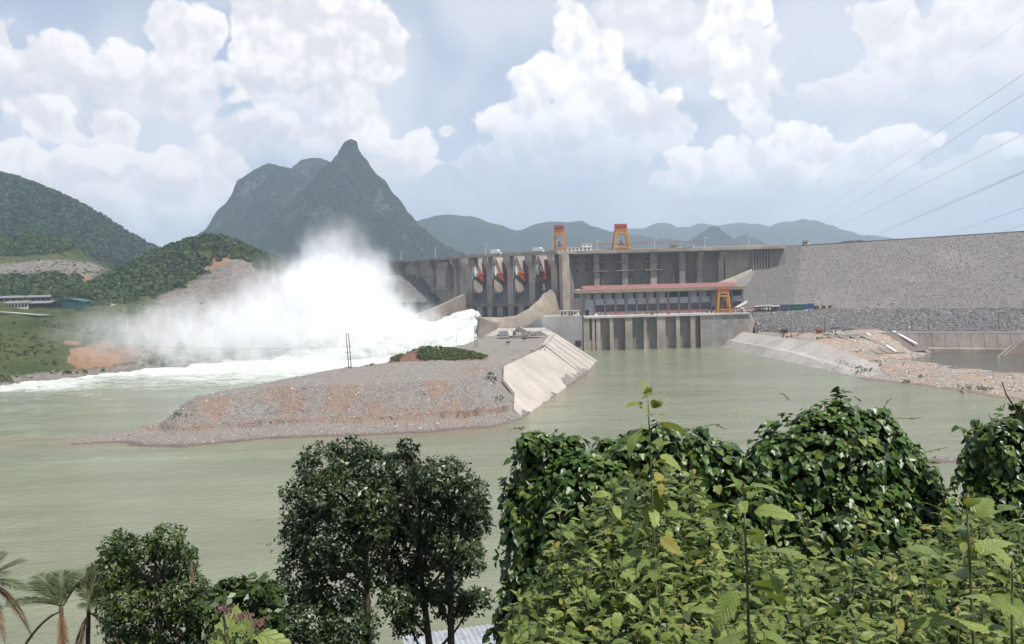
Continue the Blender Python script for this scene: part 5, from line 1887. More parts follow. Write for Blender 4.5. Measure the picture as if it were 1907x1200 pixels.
# earth slope with cast strips and two white gutters on the right shore
es = empty('slip_ramp', (205, 490, 5))
tag(es, 'brown earth slope with parallel concrete strips below the site sheds', 'ramp')
for k in range(5):
    a = Vector((190 + k * 6.4, 497 - k * 0.8, 10.9 + 0.1 * k))
    b = Vector((199 + k * 6.6, 458 + k * 2.0, 3.0))
    wpart(es, 'concrete_strip', MB().bar(a, b, 4.6, 1.2), (M['conc_stain'], M['conc_pond'])[k % 2])
for (a, b) in (((222, 503, 12.2), (222.5, 466, 4.0)), ((242, 510, 12.4), (243, 483, 6.6))):
    g_ = MB().bar(a, b, 1.5, 0.8).build('drain_gutter', M['white_paint'], None)
    tag(g_, 'white concrete gutter running down the dark bank, ' + ('nearer the strips' if a[0] < 230 else 'nearer the pond wall'), 'gutter')
m_, t_, b_, oc_, pos_ = new_mat('dark_earth')
t_.put(b_.inputs['Base Color'], t_.mix(t_.noise(pos_, 0.6, 5.0, 0.65), (0.07, 0.06, 0.05, 1), (0.19, 0.155, 0.125, 1)))
b_.inputs['Roughness'].default_value = 0.95
t_.put(b_.inputs['Normal'], t_.bump(t_.noise(pos_, 1.2, 4.0), 0.8, 0.5))
M['dark_earth'] = m_
P5 = slope_sheet([(203, 462, 2.6), (222, 466, 2.8), (250, 480, 3.2)], [(196, 500, 11.4), (222, 506, 12.0), (250, 512, 12.2)], 30, 20, 0.7, 45)
V = P5.reshape(-1, 3)
tag(ob('dark_bank', np_mesh('dark_bank', V, grid_faces(30, 20), M['dark_earth'], True)), kind='structure')


# sheds on the terrace
def shed(label, px, py, z, w, h, d, wall, roof, Y=None):
    q = atZ(px, py, z)
    zz = float(EVS(np.array([q.x]), np.array([q.y]))[0]) - 0.2
    t = empty('site_shed', (q.x, q.y, zz))
    tag(t, label, 'shed')
    MB().bb(-w / 2, w / 2, -d / 2, d / 2, 0, h).build('wall', M[wall], t)
    MB().prism([(-d / 2 - 0.4, h), (0, h + 0.9), (d / 2 + 0.4, h)], -w / 2 - 0.4, w / 2 + 0.4, 'x').build('roof', M[roof], t)
    MB().bb(-w * 0.3, -w * 0.3 + 1.0, -d / 2 - 0.05, -d / 2, 0, min(h * 0.85, 2)).build('door', M['dark'], t)
    MB().bb(w * 0.1, w * 0.1 + 0.9, -d / 2 - 0.05, -d / 2, h * 0.4, h * 0.75).build('window', M['glass'], t)


shed('low brown shed among weeds behind the terraced slope', 1461, 621, 10.5, 3.6, 2.4, 3.0, 'rust', 'dark')
shed('red-brown shed on the terrace below the drums', 1526, 622, 11, 3.4, 2.7, 3.0, 'red_paint', 'rust')
shed('white shed with a dark roof on the terrace', 1557, 620, 11.3, 4.8, 2.4, 3.2, 'white_paint', 'dark')
hu = empty('concrete_hut', tuple(atY(1541, 596, 570)))
tag(hu, 'small pale pyramid-roofed hut half buried in the riprap', 'hut')
MB().box((0, 0, 0.8), (4.4, 4.0, 2.6)).build('wall', M['conc_stain'], hu)
MB().box((0, 0, 3.0), (5.6, 5.0, 1.8), 0, 0.25).build('roof', M['white_paint'], hu)
MB().box((0, 0, 4.3), (1.0, 1.0, 0.8)).build('vent', M['dark'], hu)
for k, (px, py, h) in enumerate(((1473, 622, 9), (1536, 620, 10.5), (1583, 619, 10), (1698, 619, 8), (1729, 618, 9), (1860, 618, 13))):
    q = atZ(px, py, 11.6)
    pole('utility_pole', ('dark pole by the brown shed', 'dark thick pole between the red and white sheds', 'dark pole right of the white shed', 'pole at the pond wall, left of a close pair', 'pole at the pond wall, right of a close pair', 'tall dark pole at the far right above the pond wall')[k],
         (q.x, q.y, 11.2), h, 0.26 if k != 1 else 0.45, 1.6)

# poles on the spit
def at_spit(px, py):
    z = 14.0
    for _ in range(8):
        q = atZ(px, py, z)
        z = 0.6 * z + 0.4 * min(16.0, max(6.0, spit_z(q.x, q.y)))
    return Vector((q.x, q.y, spit_z(q.x, q.y)))


def h_pole(label, base, h, gap, tilt=0.0):
    t = empty('twin_pole', base)
    tag(t, label, 'pole')
    for s in (-1, 1):
        MB().tube([(s * gap / 2, 0, -0.4), (s * gap / 2 + tilt, 0, h)], [0.24, 0.17], 7).build('post', M['wood'], t)
    for f, w in ((0.985, gap * 1.5), (0.64, gap * 2.6), (0.46, gap * 3.2)):
        MB().bar((-w / 2 + tilt * f, -0.2, h * f), (w / 2 + tilt * f, -0.2, h * f), 0.2).build('crossarm', M['wood'], t)
    for f in (0.64, 0.46):
        for s in (-1, 1):
            MB().tube([(s * gap * 1.2 + tilt * f, -0.2, h * f), (s * gap * 1.2 + tilt * f, -0.2, h * f + 0.6)], 0.1, 5).build('insulator', M['white_paint'], t)
    return t


b1 = at_spit(652, 686)
h_pole('twin wooden power pole standing on the rubble spit before the spray', b1, 15.6, 1.1, -0.7)
b2 = at_spit(717, 670)
pole('utility_pole', 'thin single pole on the spit right of the twin pole', b2, 10.0, 0.16, 1.5, lean=-0.5)
b3 = at_spit(887, 648)
h_pole('dark twin pole on the spit in front of the dividing wall nose', b3, 12.5, 1.2)
b4 = at_spit(851, 645)
pole('utility_pole', 'thin pole in the grass mound beside the jet', b4, 7.0, 0.13, 0.0)
for k, (px, py) in enumerate(((946, 642), (976, 636), (954, 627), (980, 627))):
    q = at_spit(px, py)
    q.z = max(q.z, 14.9)
    t = pole('floodlight_pole', ('nearest floodlight pole on the platform', 'second floodlight pole on the platform, right of the nearest', 'far left floodlight pole on the platform', 'far right floodlight pole on the platform')[k], q, 9.5 if k < 2 else 7.0, 0.13, 1.2)
    MB().box((0, 0, 0.3), (2.6, 1.6, 0.7)).build('foot_block', M['dark'], t)
for k, (px, c, w, h) in enumerate(((936, 'steel_grey', 4.5, 3.2), (951, 'white_paint', 2.6, 3.0), (966, 'conc_light', 3.4, 2.4))):
    q = atZ(px, 625, 16)
    t = empty('site_machine', (q.x, q.y, 15.6))
    tag(t, ('grey machine on the platform under the curving bank', 'white site cabin between two machines on the platform', 'pale generator at the foot of the pale wall')[k], 'equipment')
    MB().bb(-w / 2, w / 2, -1.2, 1.2, 0.3, h).build('housing', M[c], t)
    MB().bb(-w / 2 - 0.3, w / 2 + 0.3, -1.4, 1.4, 0, 0.28).build('skid', M['rust'], t)
    MB().tube([(w * 0.25, 0, h), (w * 0.25, 0, h + 0.9)], 0.16, 6).build('exhaust', M['rust'], t)
# dark rubble heaps on the platform
hp = []
for (px, py, r_, hh) in ((968, 622, 6, 5.0), (985, 624, 7, 2.5), (1003, 624, 4, 2.6), (940, 624, 5, 2.5)):
    q = atZ(px, py, 16)
    n = 260
    a = rng.random(n) * 6.283
    rr_ = np.sqrt(rng.random(n)) * r_
    hp.append(np.stack([q.x + rr_ * np.cos(a), q.y + 0.6 * rr_ * np.sin(a), 15.4 + hh * (1 - rr_ / r_)], 1))
hp = np.concatenate(hp)
V, F, tn = rock_mesh_arrays(hp, 0.5 + 0.6 * rng.random(len(hp)), 78)
tag(ob('rubble_heap', np_mesh('rubble_heap', V, F, M['rubble_dark'], False, tn)), 'dark rubble heaped at the foot of the pale wall', 'rubble', kind='stuff')

# wires along the spit poles
def wire(name, label, a, b, sag, r, n=14, group=None):
    a, b = Vector(a), Vector(b)
    pts = []
    for k in range(n + 1):
        f = k / n
        p = a.lerp(b, f)
        p.z -= sag * 4 * f * (1 - f)
        pts.append(p)
    o = MB().tube(pts, r, 4, False).build(name, M['cable'], None)
    tag(o, label, 'cable', group)
    return o


wire('spit_wire', 'faint wire from the twin pole leftwards across the channel', b1 + Vector((-0.9, 0, 10.0)), Vector((-300, 470, 30)), 5, 0.035)
wire('spit_wire', 'faint wire between the twin pole and the single pole', b1 + Vector((0.5, 0, 10.0)), b2 + Vector((-0.4, 0, 9.3)), 1.2, 0.035)

# high-voltage lines sweeping over the rockfill dam, thin in the sky
pc = [(1907, 135, 1425, 458, 0.050), (1907, 172, 1455, 462, 0.050), (1907, 246, 1478, 462, 0.045), (1907, 316, 1580, 455, 0.060), (1907, 319, 1585, 456, 0.045),
      (1907, 384, 1735, 445, 0.045), (1907, 415, 1830, 442, 0.040), (1907, 30, 1400, 395, 0.022), (1700, 10, 1300, 345, 0.020)]
names = ['uppermost bold', 'second bold', 'third', 'fourth, lower bold', 'close under the fourth', 'sixth, short low', 'lowest short', 'faint, from the top right corner', 'faintest, from the top edge']
for k, (xa, ya, xb, yb, r_) in enumerate(pc):
    A = atY(xa, ya, 120)
    B = atY(xb, yb, 900)
    d = (A - B)
    wire('power_cable', '%s power cable in the sky at upper right' % names[k], A + d * 0.09, B - d * 0.05, 0.8, r_ * 0.55, 24)

# small gravel islet and rocks on the right, rocks in the shallows
q = atZ(1772, 858, 0)
xs, ys = np.linspace(-9, 14, 40), np.linspace(-4, 4, 18)
X, Y = np.meshgrid(xs, ys, indexing='ij')
Z = 0.9 - (np.abs(X - 2) / 9) ** 2 * 0.9 - (np.abs(Y) / 3) ** 2 + 0.25 * fbm(X / 2, Y / 2, 0, 3, 81)
tag(ob('gravel_islet', np_mesh('gravel_islet', np.stack([X.ravel() + q.x, Y.ravel() + q.y, Z.ravel()], 1), grid_faces(40, 18), M['spit'], True)), kind='structure')
sh = [(1795, 733, 0.9), (1790, 731, 0.6), (1862, 733, 1.1), (1878, 735, 0.9), (1780, 725, 0.6), (1742, 853, 0.5)]
words = ['pale rock pair in the shallows, larger one', 'dark rock beside the pale one in the shallows', 'driftwood-like rock off the red shore', 'dark rock near the red shore', 'small dark rock nearest the gravel bar', 'round rock at the end of the gravel islet']
for k, (px, py, s) in enumerate(sh):
    q = atZ(px, py, 0)
    V, F, tn = rock_mesh_arrays(np.array([(0, 0, 0.1), (s * 0.9, s * 0.3, 0.0)]), np.array([s, s * 0.6]), 90 + k)
    o = ob('river_rock', np_mesh('river_rock', V, F, M['rubble'] if k % 2 == 0 else M['rubble_dark'], False, tn), None, q)
    tag(o, words[k], 'rock')

# ------------------------------------------------------------------ rock berm left of the spillway
rb = empty('rock_berm', (-95, 740, 40))
tag(rb, 'grey stone-faced berm under the left wing of the dam', 'embankment')
lo = [(-140, 728, 34), (-118, 722, 34), (-70, 712, 34), (-52, 722, 34)]
hi = [(-134, 772, 58), (-110, 762, 58), (-84, 745, 58), (-66, 742, 56)]
P6 = slope_sheet(lo, hi, 60, 24, 0.6, 46)
ob('stone_face', np_mesh('stone_face', P6.reshape(-1, 3) - np.array(rb.location), grid_faces(60, 24), M['riprap'], False), rb)
scatter_sheet(P6, 2600, 0.3, 1.0, M['rubble_main'], 'rock', rb, 53)
P7 = slope_sheet(hi, [(a + 20, b + 26, c) for a, b, c in hi], 20, 4, 0.2, 47)
ob('top', np_mesh('top', P7.reshape(-1, 3) - np.array(rb.location), grid_faces(20, 4), M['spit'], False), rb)

# ------------------------------------------------------------------ buildings on the left bank
def gz(x, y):
    return float(evA(np.array([x]), np.array([y]))[0])


def long_house(name, label, px0, px1, py, Y, h, depth, wall, roof, openings, rise=1.6, gable=False):
    a, b = PXm(px0, Y), PXm(px1, Y)
    z = atY((px0 + px1) / 2, py, Y).z
    t = empty(name, ((a + b) / 2, Y, z))
    tag(t, label, 'building')
    w = b - a
    MB().bb(-w / 2, w / 2, 0, depth, -3, h).build('wall', M[wall], t)
    MB().prism([(-0.9, h), (depth / 2, h + rise), (depth + 0.9, h)], -w / 2 - 0.6, w / 2 + 0.6, 'x').build('roof', roof, t)
    for k in range(openings):
        x = -w / 2 + w * (k + 0.5) / openings
        MB().bb(x - w / openings * 0.28, x + w / openings * 0.28, -0.08, 0.0, 0.1, h * 0.72).build('door' if k % 2 else 'window', M['dark'], t)
    return t


teal = mat_plain('teal_roof_sheet', (0.04, 0.105, 0.10), 0.55, var=0.15)
gray = mat_plain('pale_roof_sheet', (0.19, 0.19, 0.178), 0.6, var=0.15)
M['teal_wall'] = mat_plain('teal_wall_sheet', (0.022, 0.088, 0.080), 0.6, var=0.15)
long_house('row_house', 'cream row house with dark doorways at the left edge', 11, 53, 573, 592, 3.3, 7, 'cream', gray, 7)
long_house('open_shed', 'dark open shed with a pale roof beside the row house', 57, 97, 573, 593, 3.2, 8, 'dark', gray, 3)
t = empty('warehouse', tuple(atY(125, 573, 594)))
tag(t, 'dark teal gabled metal warehouse on the left bank', 'building')
MB().prism([(-12, -3), (12, -3), (12, 4.2), (2, 6.4), (-12, 3.9)], 0, 11, 'y').build('wall', M['teal_wall'], t)
MB().hexa([(-13, -0.8, 3.75), (2, -0.8, 6.42), (2, 11.8, 6.42), (-13, 11.8, 3.75)], [(-13, -0.8, 3.95), (2, -0.8, 6.65), (2, 11.8, 6.65), (-13, 11.8, 3.95)]).build('roof', teal, t)
MB().hexa([(2, -0.8, 6.42), (13, -0.8, 4.0), (13, 11.8, 4.0), (2, 11.8, 6.42)], [(2, -0.8, 6.65), (13, -0.8, 4.2), (13, 11.8, 4.2), (2, 11.8, 6.65)]).build('roof', teal, t)
MB().bb(-11.4, -3.0, -0.1, 0.0, 0.1, 3.2).build('opening', M['dark'], t)
long_house('barracks', 'long white-roofed barracks behind the row house', -60, 45, 562, 660, 2.8, 8, 'blue_grey', gray, 9)
long_house('barracks', 'long white-roofed barracks behind the open shed', 50, 97, 560, 655, 2.8, 8, 'blue_grey', gray, 5)
long_house('hut', 'small red-roofed hut on the bare slope above the spray', 362, 381, 568, 676, 2.4, 4, 'white_paint', M['red_roof'], 2, 0.8)

# road on the bank: a pale strip lying on the ground
pts = []
for (px, py, Y) in ((-40, 606, 545), (0, 598, 556), (88, 598, 560), (130, 588, 580), (175, 580, 600), (205, 575, 615), (215, 574, 625)):
    q = atY(px, py, Y)
    pts.append((q.x, Y))
rp = np.array(pts)
tt = np.linspace(0, len(rp) - 1, 80)
rx = np.interp(tt, np.arange(len(rp)), rp[:, 0])
ry = np.interp(tt, np.arange(len(rp)), rp[:, 1])
V = []
for k in range(80):
    for o_ in (-2.6, 0, 2.6):
        z = max(gz(rx[k] - 2, ry[k] + o_), gz(rx[k] + 2, ry[k] + o_)) + 1.2
        V.append((rx[k], ry[k] + o_, z))
V = np.array(V).reshape(80, 3, 3)
V[:, :, 2] = np.convolve(np.pad(V[:, :, 2].max(axis=1), 4, 'edge'), np.ones(9) / 9, 'valid')[:, None]
tag(ob('road', np_mesh('road', V.reshape(-1, 3), grid_faces(80, 3), M['conc_light'], True)), kind='structure')
for k, (px, py, h) in enumerate(((187, 572, 9), (207, 572, 8), (229, 566, 8), (237, 606, 6))):
    q = atY(px, py, 615 if k < 3 else 575)
    pole('utility_pole', ('pale pole at the end of the bank road, leftmost of three', 'middle pole at the end of the bank road', 'right pole at the end of the bank road', 'white marker post on the grassy bank above the landslip')[k], q, h, 0.2, 1.0 if k < 3 else 0.0, mat='wood' if k != 3 else 'white_paint')


# ------------------------------------------------------------------ white water leaving the outlets
def jet_mat():
    m, t, b, oc, pos = new_mat('white_water')
    n = t.noise(pos, 0.28, 7.0, 0.72)
    t.put(b.inputs['Base Color'], t.mix(t.ss(n, 0.3, 0.6), (0.30, 0.33, 0.30, 1), (0.56, 0.57, 0.55, 1)))
    b.inputs['Roughness'].default_value = 0.8
    t.put(b.inputs['Normal'], t.bump(n, 0.7, 0.8))
    return m


M['foam'] = jet_mat()


def foam_lump(name, label, path, nseg, nring, amp, seed):
    """a billowing tube of broken water swept along a path of (x,y,z,rx,rz)"""
    path = np.array(path, float)
    t = np.linspace(0, len(path) - 1, nseg)
    C = np.stack([np.interp(t, np.arange(len(path)), path[:, k]) for k in range(5)], 1)
    V = []
    for i in range(nseg):
        d = C[min(i + 1, nseg - 1), :2] - C[max(i - 1, 0), :2]
        d = d / max(1e-6, np.linalg.norm(d))
        s = np.array((-d[1], d[0]))
        for k in range(nring):
            a = 2 * math.pi * k / nring
            V.append((C[i, 0] + s[0] * C[i, 3] * math.cos(a), C[i, 1] + s[1] * C[i, 3] * math.cos(a), C[i, 2] + C[i, 4] * math.sin(a)))
    V = np.array(V)
    cen = np.repeat(C[:, :3], nring, axis=0)
    nrm = V - cen
    nrm /= np.maximum(1e-6, np.linalg.norm(nrm, axis=1))[:, None]
    bil = np.abs(fbm(V[:, 0] / 9, V[:, 1] / 9, V[:, 2] / 7, 5, seed, 0.55))
    V = V + nrm * (amp * (0.5 - 1.6 * bil) + 0.25 * amp * fbm(V[:, 0] / 2, V[:, 1] / 2, V[:, 2] / 2, 2, seed + 4))[:, None]
    i = np.arange(nseg - 1)[:, None] * nring
    k = np.arange(nring)[None]
    k2 = (k + 1) % nring
    F = np.stack([i + k, i + k2, i + nring + k2, i + nring + k], 2).reshape(-1, 4)
    o = ob(name, np_mesh(name, V, F, M['foam'], True))
    tag(o, label, 'water', kind='stuff')


foam_lump('water_jet', 'solid white water bursting from the bottom outlets', [(-31, 646, 23, 4, 3), (-33, 640, 22, 7, 5), (-38, 630, 18.5, 11, 7.5), (-45, 617, 12.5, 16, 11.5), (-56, 603, 6, 22, 14), (-70, 592, 5, 27, 17), (-90, 580, 4, 32, 17), (-112, 570, 2, 36, 18), (-135, 560, 0, 36, 13), (-165, 545, -3, 30, 6), (-185, 535, -8, 10, 2), (-190, 533, -9, 0.5, 0.5)], 150, 72, 4.4, 101)
foam_lump('water_jet', 'white water bulging against the nose of the dividing wall', [(-24, 618, 8, 5, 7), (-27, 611, 9, 8, 10), (-30, 603, 8, 9, 11), (-36, 592, 5, 12, 10), (-46, 578, 1, 13, 7), (-58, 563, -3, 10, 3), (-64, 556, -8, 1, 0.5)], 80, 48, 2.6, 102)


# ------------------------------------------------------------------ drifting spray (volume)
def spray():
    x0, x1, y0, y1, z0, z1 = -345.0, -34.0, 450.0, 665.0, -1.0, 112.0
    me = MB().bb(x0, x1, y0, y1, z0, z1).mesh('spray')
    m = bpy.data.materials.new('spray_mist')
    m.use_nodes = True
    t = NT(m.node_tree)
    t.n.clear()
    out = t.node('ShaderNodeOutputMaterial')
    pv = t.node('ShaderNodeVolumePrincipled')
    t.l.new(pv.outputs[0], out.inputs['Volume'])
    pv.inputs['Color'].default_value = (0.968, 0.972, 0.972, 1)
    pv.inputs['Anisotropy'].default_value = 0.0
    geo = t.node('ShaderNodeNewGeometry')
    pos = geo.outputs['Position']
    nv = t.noise(t.vmath('MULTIPLY', pos, (1.0, 1.0, 0.7)), 0.030, 6.0, 0.66, out='Color')
    nv = t.vmath('SUBTRACT', nv, (0.5, 0.5, 0.5))
    p = t.vmath('MULTIPLY_ADD', nv, (60.0, 60.0, 44.0), pos)
    tot = None
    blobs = [  # centre, radii, density, power of the edge
        ((-114, 566, 12), (72, 52, 44), 0.17),
        ((-121, 566, 40), (52, 42, 40), 0.14),
        ((-122, 566, 52), (42, 36, 32), 0.10),
        ((-128, 566, 68), (24, 24, 26), 0.045),
        ((-100, 566, 64), (20, 22, 26), 0.045),
        ((-120, 566, 80), (34, 28, 24), 0.014),
        ((-165, 562, 20), (58, 48, 42), 0.065),
        ((-205, 552, 12), (72, 58, 44), 0.030),
        ((-250, 538, 8), (85, 62, 38), 0.017),
        ((-152, 560, 40), (44, 40, 40), 0.020),
        ((-78, 576, 20), (22, 24, 20), 0.12),
    ]
    for c, r, dn in blobs:
        q = t.vmath('MULTIPLY_ADD', p, (1 / r[0], 1 / r[1], 1 / r[2]), (-c[0] / r[0], -c[1] / r[1], -c[2] / r[2]))
        L = t.vmath('LENGTH', q, out=1)
        v = t.math('MULTIPLY', t.ss(L, 1.0, 0.12), dn)
        tot = v if tot is None else t.math('ADD', tot, v)
    wn = t.noise(t.vmath('MULTIPLY', pos, (1.0, 1.0, 0.55)), 0.095, 6.0, 0.74)
    tot = t.math('MULTIPLY', tot, t.ss(wn, 0.36, 0.66, 0.18, 2.3))
    t.l.new(tot, pv.inputs['Density'])
    me.materials.append(m)
    m.volume_intersection_method = 'ACCURATE' if hasattr(m, 'volume_intersection_method') else None
    o = ob('spray', me)
    tag(o, 'tall white plume of spray drifting left from the spillway', 'spray', kind='stuff')
    return o


def set_try(o, k, v):
    try:
        setattr(o, k, v)
    except Exception:
        pass


SPRAY = spray()
CYC.volume_step_rate = 2.0
CYC.volume_max_steps = 256


# ------------------------------------------------------------------ haze in the air of the valley
def haze():
    me = MB().bb(-8600, 8600, -700, 9800, -16.0, 720.0).mesh('haze')
    m = bpy.data.materials.new('valley_haze')
    m.use_nodes = True
    t = NT(m.node_tree)
    t.n.clear()
    out = t.node('ShaderNodeOutputMaterial')
    pv = t.node('ShaderNodeVolumePrincipled')
    t.l.new(pv.outputs[0], out.inputs['Volume'])
    pv.inputs['Color'].default_value = (0.70, 0.83, 1.0, 1)
    pv.inputs['Density'].default_value = 0.00014
    pv.inputs['Anisotropy'].default_value = 0.2
    me.materials.append(m)
    o = ob('haze', me)
    tag(o, 'thin blue haze filling the valley air', 'haze', kind='stuff')


haze()


# ------------------------------------------------------------------ near hillside under the viewer
def near_z(X, Y):
    return 50.1 - 0.58 * np.maximum(Y, -10) - 0.02 * np.abs(X) + 0.35 * fbm(np.asarray(X) / 5, np.asarray(Y) / 5, 0, 3, 111)


xs, ys = np.linspace(-110, 130, 90), np.linspace(-60, 115, 90)
X, Y = np.meshgrid(xs, ys, indexing='ij')
me = np_mesh('near_hillside', np.stack([X.ravel(), Y.ravel(), near_z(X, Y).ravel()], 1), grid_faces(90, 90), M['hillside'], True)
tag(ob('near_hillside', me), kind='structure')


def project(V):
    """image position of world points (used to lay out where woods grow)"""
    V = np.asarray(V, float)
    d = V - np.array((0, 0, CAM_Z))
    f, r, u = np.array(_f), np.array(_r), np.array(_u)
    w = d @ f
    return CX + FPX * (d @ r) / w, CY - FPX * (d @ u) / w, w


def unit(a):
    return a / np.maximum(1e-9, np.linalg.norm(a, axis=-1, keepdims=True))


def place_leaves(P, N, D, S, bv, bf, tint):
    """instances of a base leaf (bv, bf) at P with normal N, tip direction D, size S joined into arrays"""
    N = unit(N)
    Yv = unit(D - (D * N).sum(1, keepdims=True) * N)
    Xv = np.cross(Yv, N)
    V = P[:, None] + S[:, None, None] * (bv[None, :, 0:1] * Xv[:, None] + bv[None, :, 1:2] * Yv[:, None] + bv[None, :, 2:3] * N[:, None])
    F = bf[None] + (np.arange(len(P)) * len(bv))[:, None, None]
    return V.reshape(-1, 3), F.reshape(-1, bf.shape[1]), np.repeat(tint, len(bv))


LEAF_Q = (np.array([(0, 0, 0), (0.26, 0.45, 0.05), (0, 1, -0.04), (-0.26, 0.45, 0.05)], float), np.array([(0, 1, 2, 3)]))
CLUMP_Q = (np.array([(-0.5, -0.5, 0), (0.5, -0.5, 0.1), (0.5, 0.5, -0.1), (-0.5, 0.5, 0.1)], float), np.array([(0, 1, 2, 3)]))
HEART = (np.array([(0, 0.10, 0), (0.20, -0.04, 0.02), (0.43, 0.10, 0.07), (0.44, 0.36, 0.08), (0.26, 0.68, 0.03), (0, 1.0, -0.10),
                   (-0.26, 0.68, 0.03), (-0.44, 0.36, 0.08), (-0.43, 0.10, 0.07), (-0.20, -0.04, 0.02)], float),
         np.array([(0, 1, 2), (0, 2, 3), (0, 3, 4), (0, 4, 5), (0, 5, 6), (0, 6, 7), (0, 7, 8), (0, 8, 9)]))

M['forest'] = mat_leaf('forest_canopy', (0.016, 0.032, 0.009), (0.078, 0.108, 0.028), 0.7, 0.12, spec=0.15)
M['forest_far'] = mat_leaf('far_forest_canopy', (0.016, 0.030, 0.011), (0.046, 0.068, 0.022), 0.8, 0.08, spec=0.1)
M['scrub'] = mat_leaf('scrub_leaf', (0.040, 0.062, 0.016), (0.13, 0.155, 0.045), 0.7, 0.2, spec=0.15)
M['tree_leaf'] = mat_leaf('dark_tree_leaf', (0.014, 0.030, 0.010), (0.055, 0.082, 0.024), 0.38, 0.16, spec=0.45)
M['tree_leaf2'] = mat_leaf('mid_tree_leaf', (0.020, 0.042, 0.010), (0.085, 0.125, 0.026), 0.42, 0.20, spec=0.4)
M['vine'] = mat_leaf('vine_leaf', (0.018, 0.046, 0.009), (0.085, 0.145, 0.024), 0.40, 0.20, yellow=(0.18, 0.21, 0.04), spec=0.45)
M['vine_obj'] = mat_leaf('vine_leaf_blade', (0.022, 0.058, 0.009), (0.095, 0.165, 0.026), 0.36, 0.20, obj_random=True, yellow=(0.18, 0.21, 0.04), spec=0.45)
M['herb'] = mat_leaf('soft_herb_leaf', (0.095, 0.145, 0.028), (0.255, 0.305, 0.082), 0.40, 0.30, obj_random=True, yellow=(0.30, 0.25, 0.06), spec=0.3, vein=95.0)
M['herb_mass'] = mat_leaf('undergrowth_leaf', (0.030, 0.055, 0.012), (0.125, 0.160, 0.040), 0.6, 0.2, spec=0.25)
M['palm'] = mat_leaf('palm_leaf', (0.030, 0.048, 0.016), (0.095, 0.120, 0.040), 0.5, 0.2, spec=0.3)
M['palm_dry'] = mat_leaf('dry_palm_leaf', (0.10, 0.058, 0.034), (0.22, 0.115, 0.058), 0.8, 0.15, spec=0.1)
M['bark'] = mat_plain('bark', (0.085, 0.065, 0.048), 0.95, var=0.3, scale=6.0)
M['stem'] = mat_plain('herb_stem', (0.135, 0.13, 0.06), 0.7, var=0.2, scale=30.0)
M['bud'] = mat_plain('mauve_bud', (0.24, 0.185, 0.12), 0.8, var=0.25, scale=60.0)
M['flower'] = mat_plain('mauve_flower', (0.19, 0.105, 0.10), 0.85, var=0.35, scale=90.0)


def crowns(name, label, cat, C, Rad, m, leaf, mat, seed, squash=0.85):
    r = np.random.default_rng(seed)
    n = len(C)
    d = unit(r.normal(size=(n, m, 3)))
    d[:, :, 2] = np.where(d[:, :, 2] < -0.35, -d[:, :, 2], d[:, :, 2])
    # lumpy crowns: radius changes with direction
    lob = 0.72 + 0.38 * r.random((n, m, 1))
    P = C[:, None] + d * Rad[:, None, None] * lob * np.array((1, 1, squash))
    N = unit(d + 0.55 * r.normal(size=d.shape) + np.array((0, 0, 0.35)))
    D = r.normal(size=d.shape)
    S = leaf * Rad[:, None] * (0.65 + 0.7 * r.random((n, m)))
    base = r.random((n, 1)) * 0.6
    tint = np.clip(base + 0.4 * r.random((n, m)), 0, 1)
    V, F, tn = place_leaves(P.reshape(-1, 3), N.reshape(-1, 3), D.reshape(-1, 3), S.ravel(), CLUMP_Q[0], CLUMP_Q[1], tint.ravel())
    o = ob(name, np_mesh(name, V, F, mat, False, tn))
    tag(o, label, cat, kind='stuff')
    return o


def sample_on(ev, x0, x1, y0, y1, n, seed):
    r = np.random.default_rng(seed)
    X, Y = r.uniform(x0, x1, n), r.uniform(y0, y1, n)
    return np.stack([X, Y, ev(X, Y)], 1)


def front_up(V):
    px, py, w = project(V)
    return px, py


# far wooded hill
P = sample_on(evC, -1350, -520, 1150, 1640, 9000, 201)
px, py = front_up(P)
k = (px > -90) & (px < 420) & (P[:, 2] > 20)
P = P[k][:5200]
crowns('hill_forest', 'dense dark forest covering the far left hill', 'forest', P, 4.0 + 5.0 * rng.random(len(P)), 26, 0.62, M['forest_far'], 202, 1.0)
# wood on the middle ridge
P = sample_on(evA, -460, -170, 600, 900, 9000, 203)
px, py = front_up(P)
lim = np.interp(px, [100, 130, 200, 250, 300, 350, 400, 425, 460, 500, 530], [560, 578, 566, 560, 545, 524, 492, 470, 488, 500, 505])
k = (px > 110) & (px < 530) & (py < lim + 5 * rng.normal(size=len(px)))
P = P[k][:2600]
crowns('ridge_wood', 'leafy wood covering the middle ridge left of the mountain', 'forest', P, 1.8 + 2.6 * rng.random(len(P)), 34, 0.55, M['forest'], 204, 1.05)
# spur hill: wood on top and along its foot
P = sample_on(evB, -700, -340, 745, 1000, 7000, 205)
px, py = front_up(P)
top = (py < np.interp(px, [0, 60, 110, 140, 190], [478, 476, 470, 462, 470])) & (px < 195)
foot = (py > np.interp(px, [0, 100, 180], [518, 512, 520])) & (px < 150)
k = (px > -40) & (top | foot)
P = P[k][:1700]
crowns('spur_wood', 'wood on the top and foot of the left spur hill', 'forest', P, 2.0 + 3.0 * rng.random(len(P)), 34, 0.55, M['forest'], 206, 1.0)
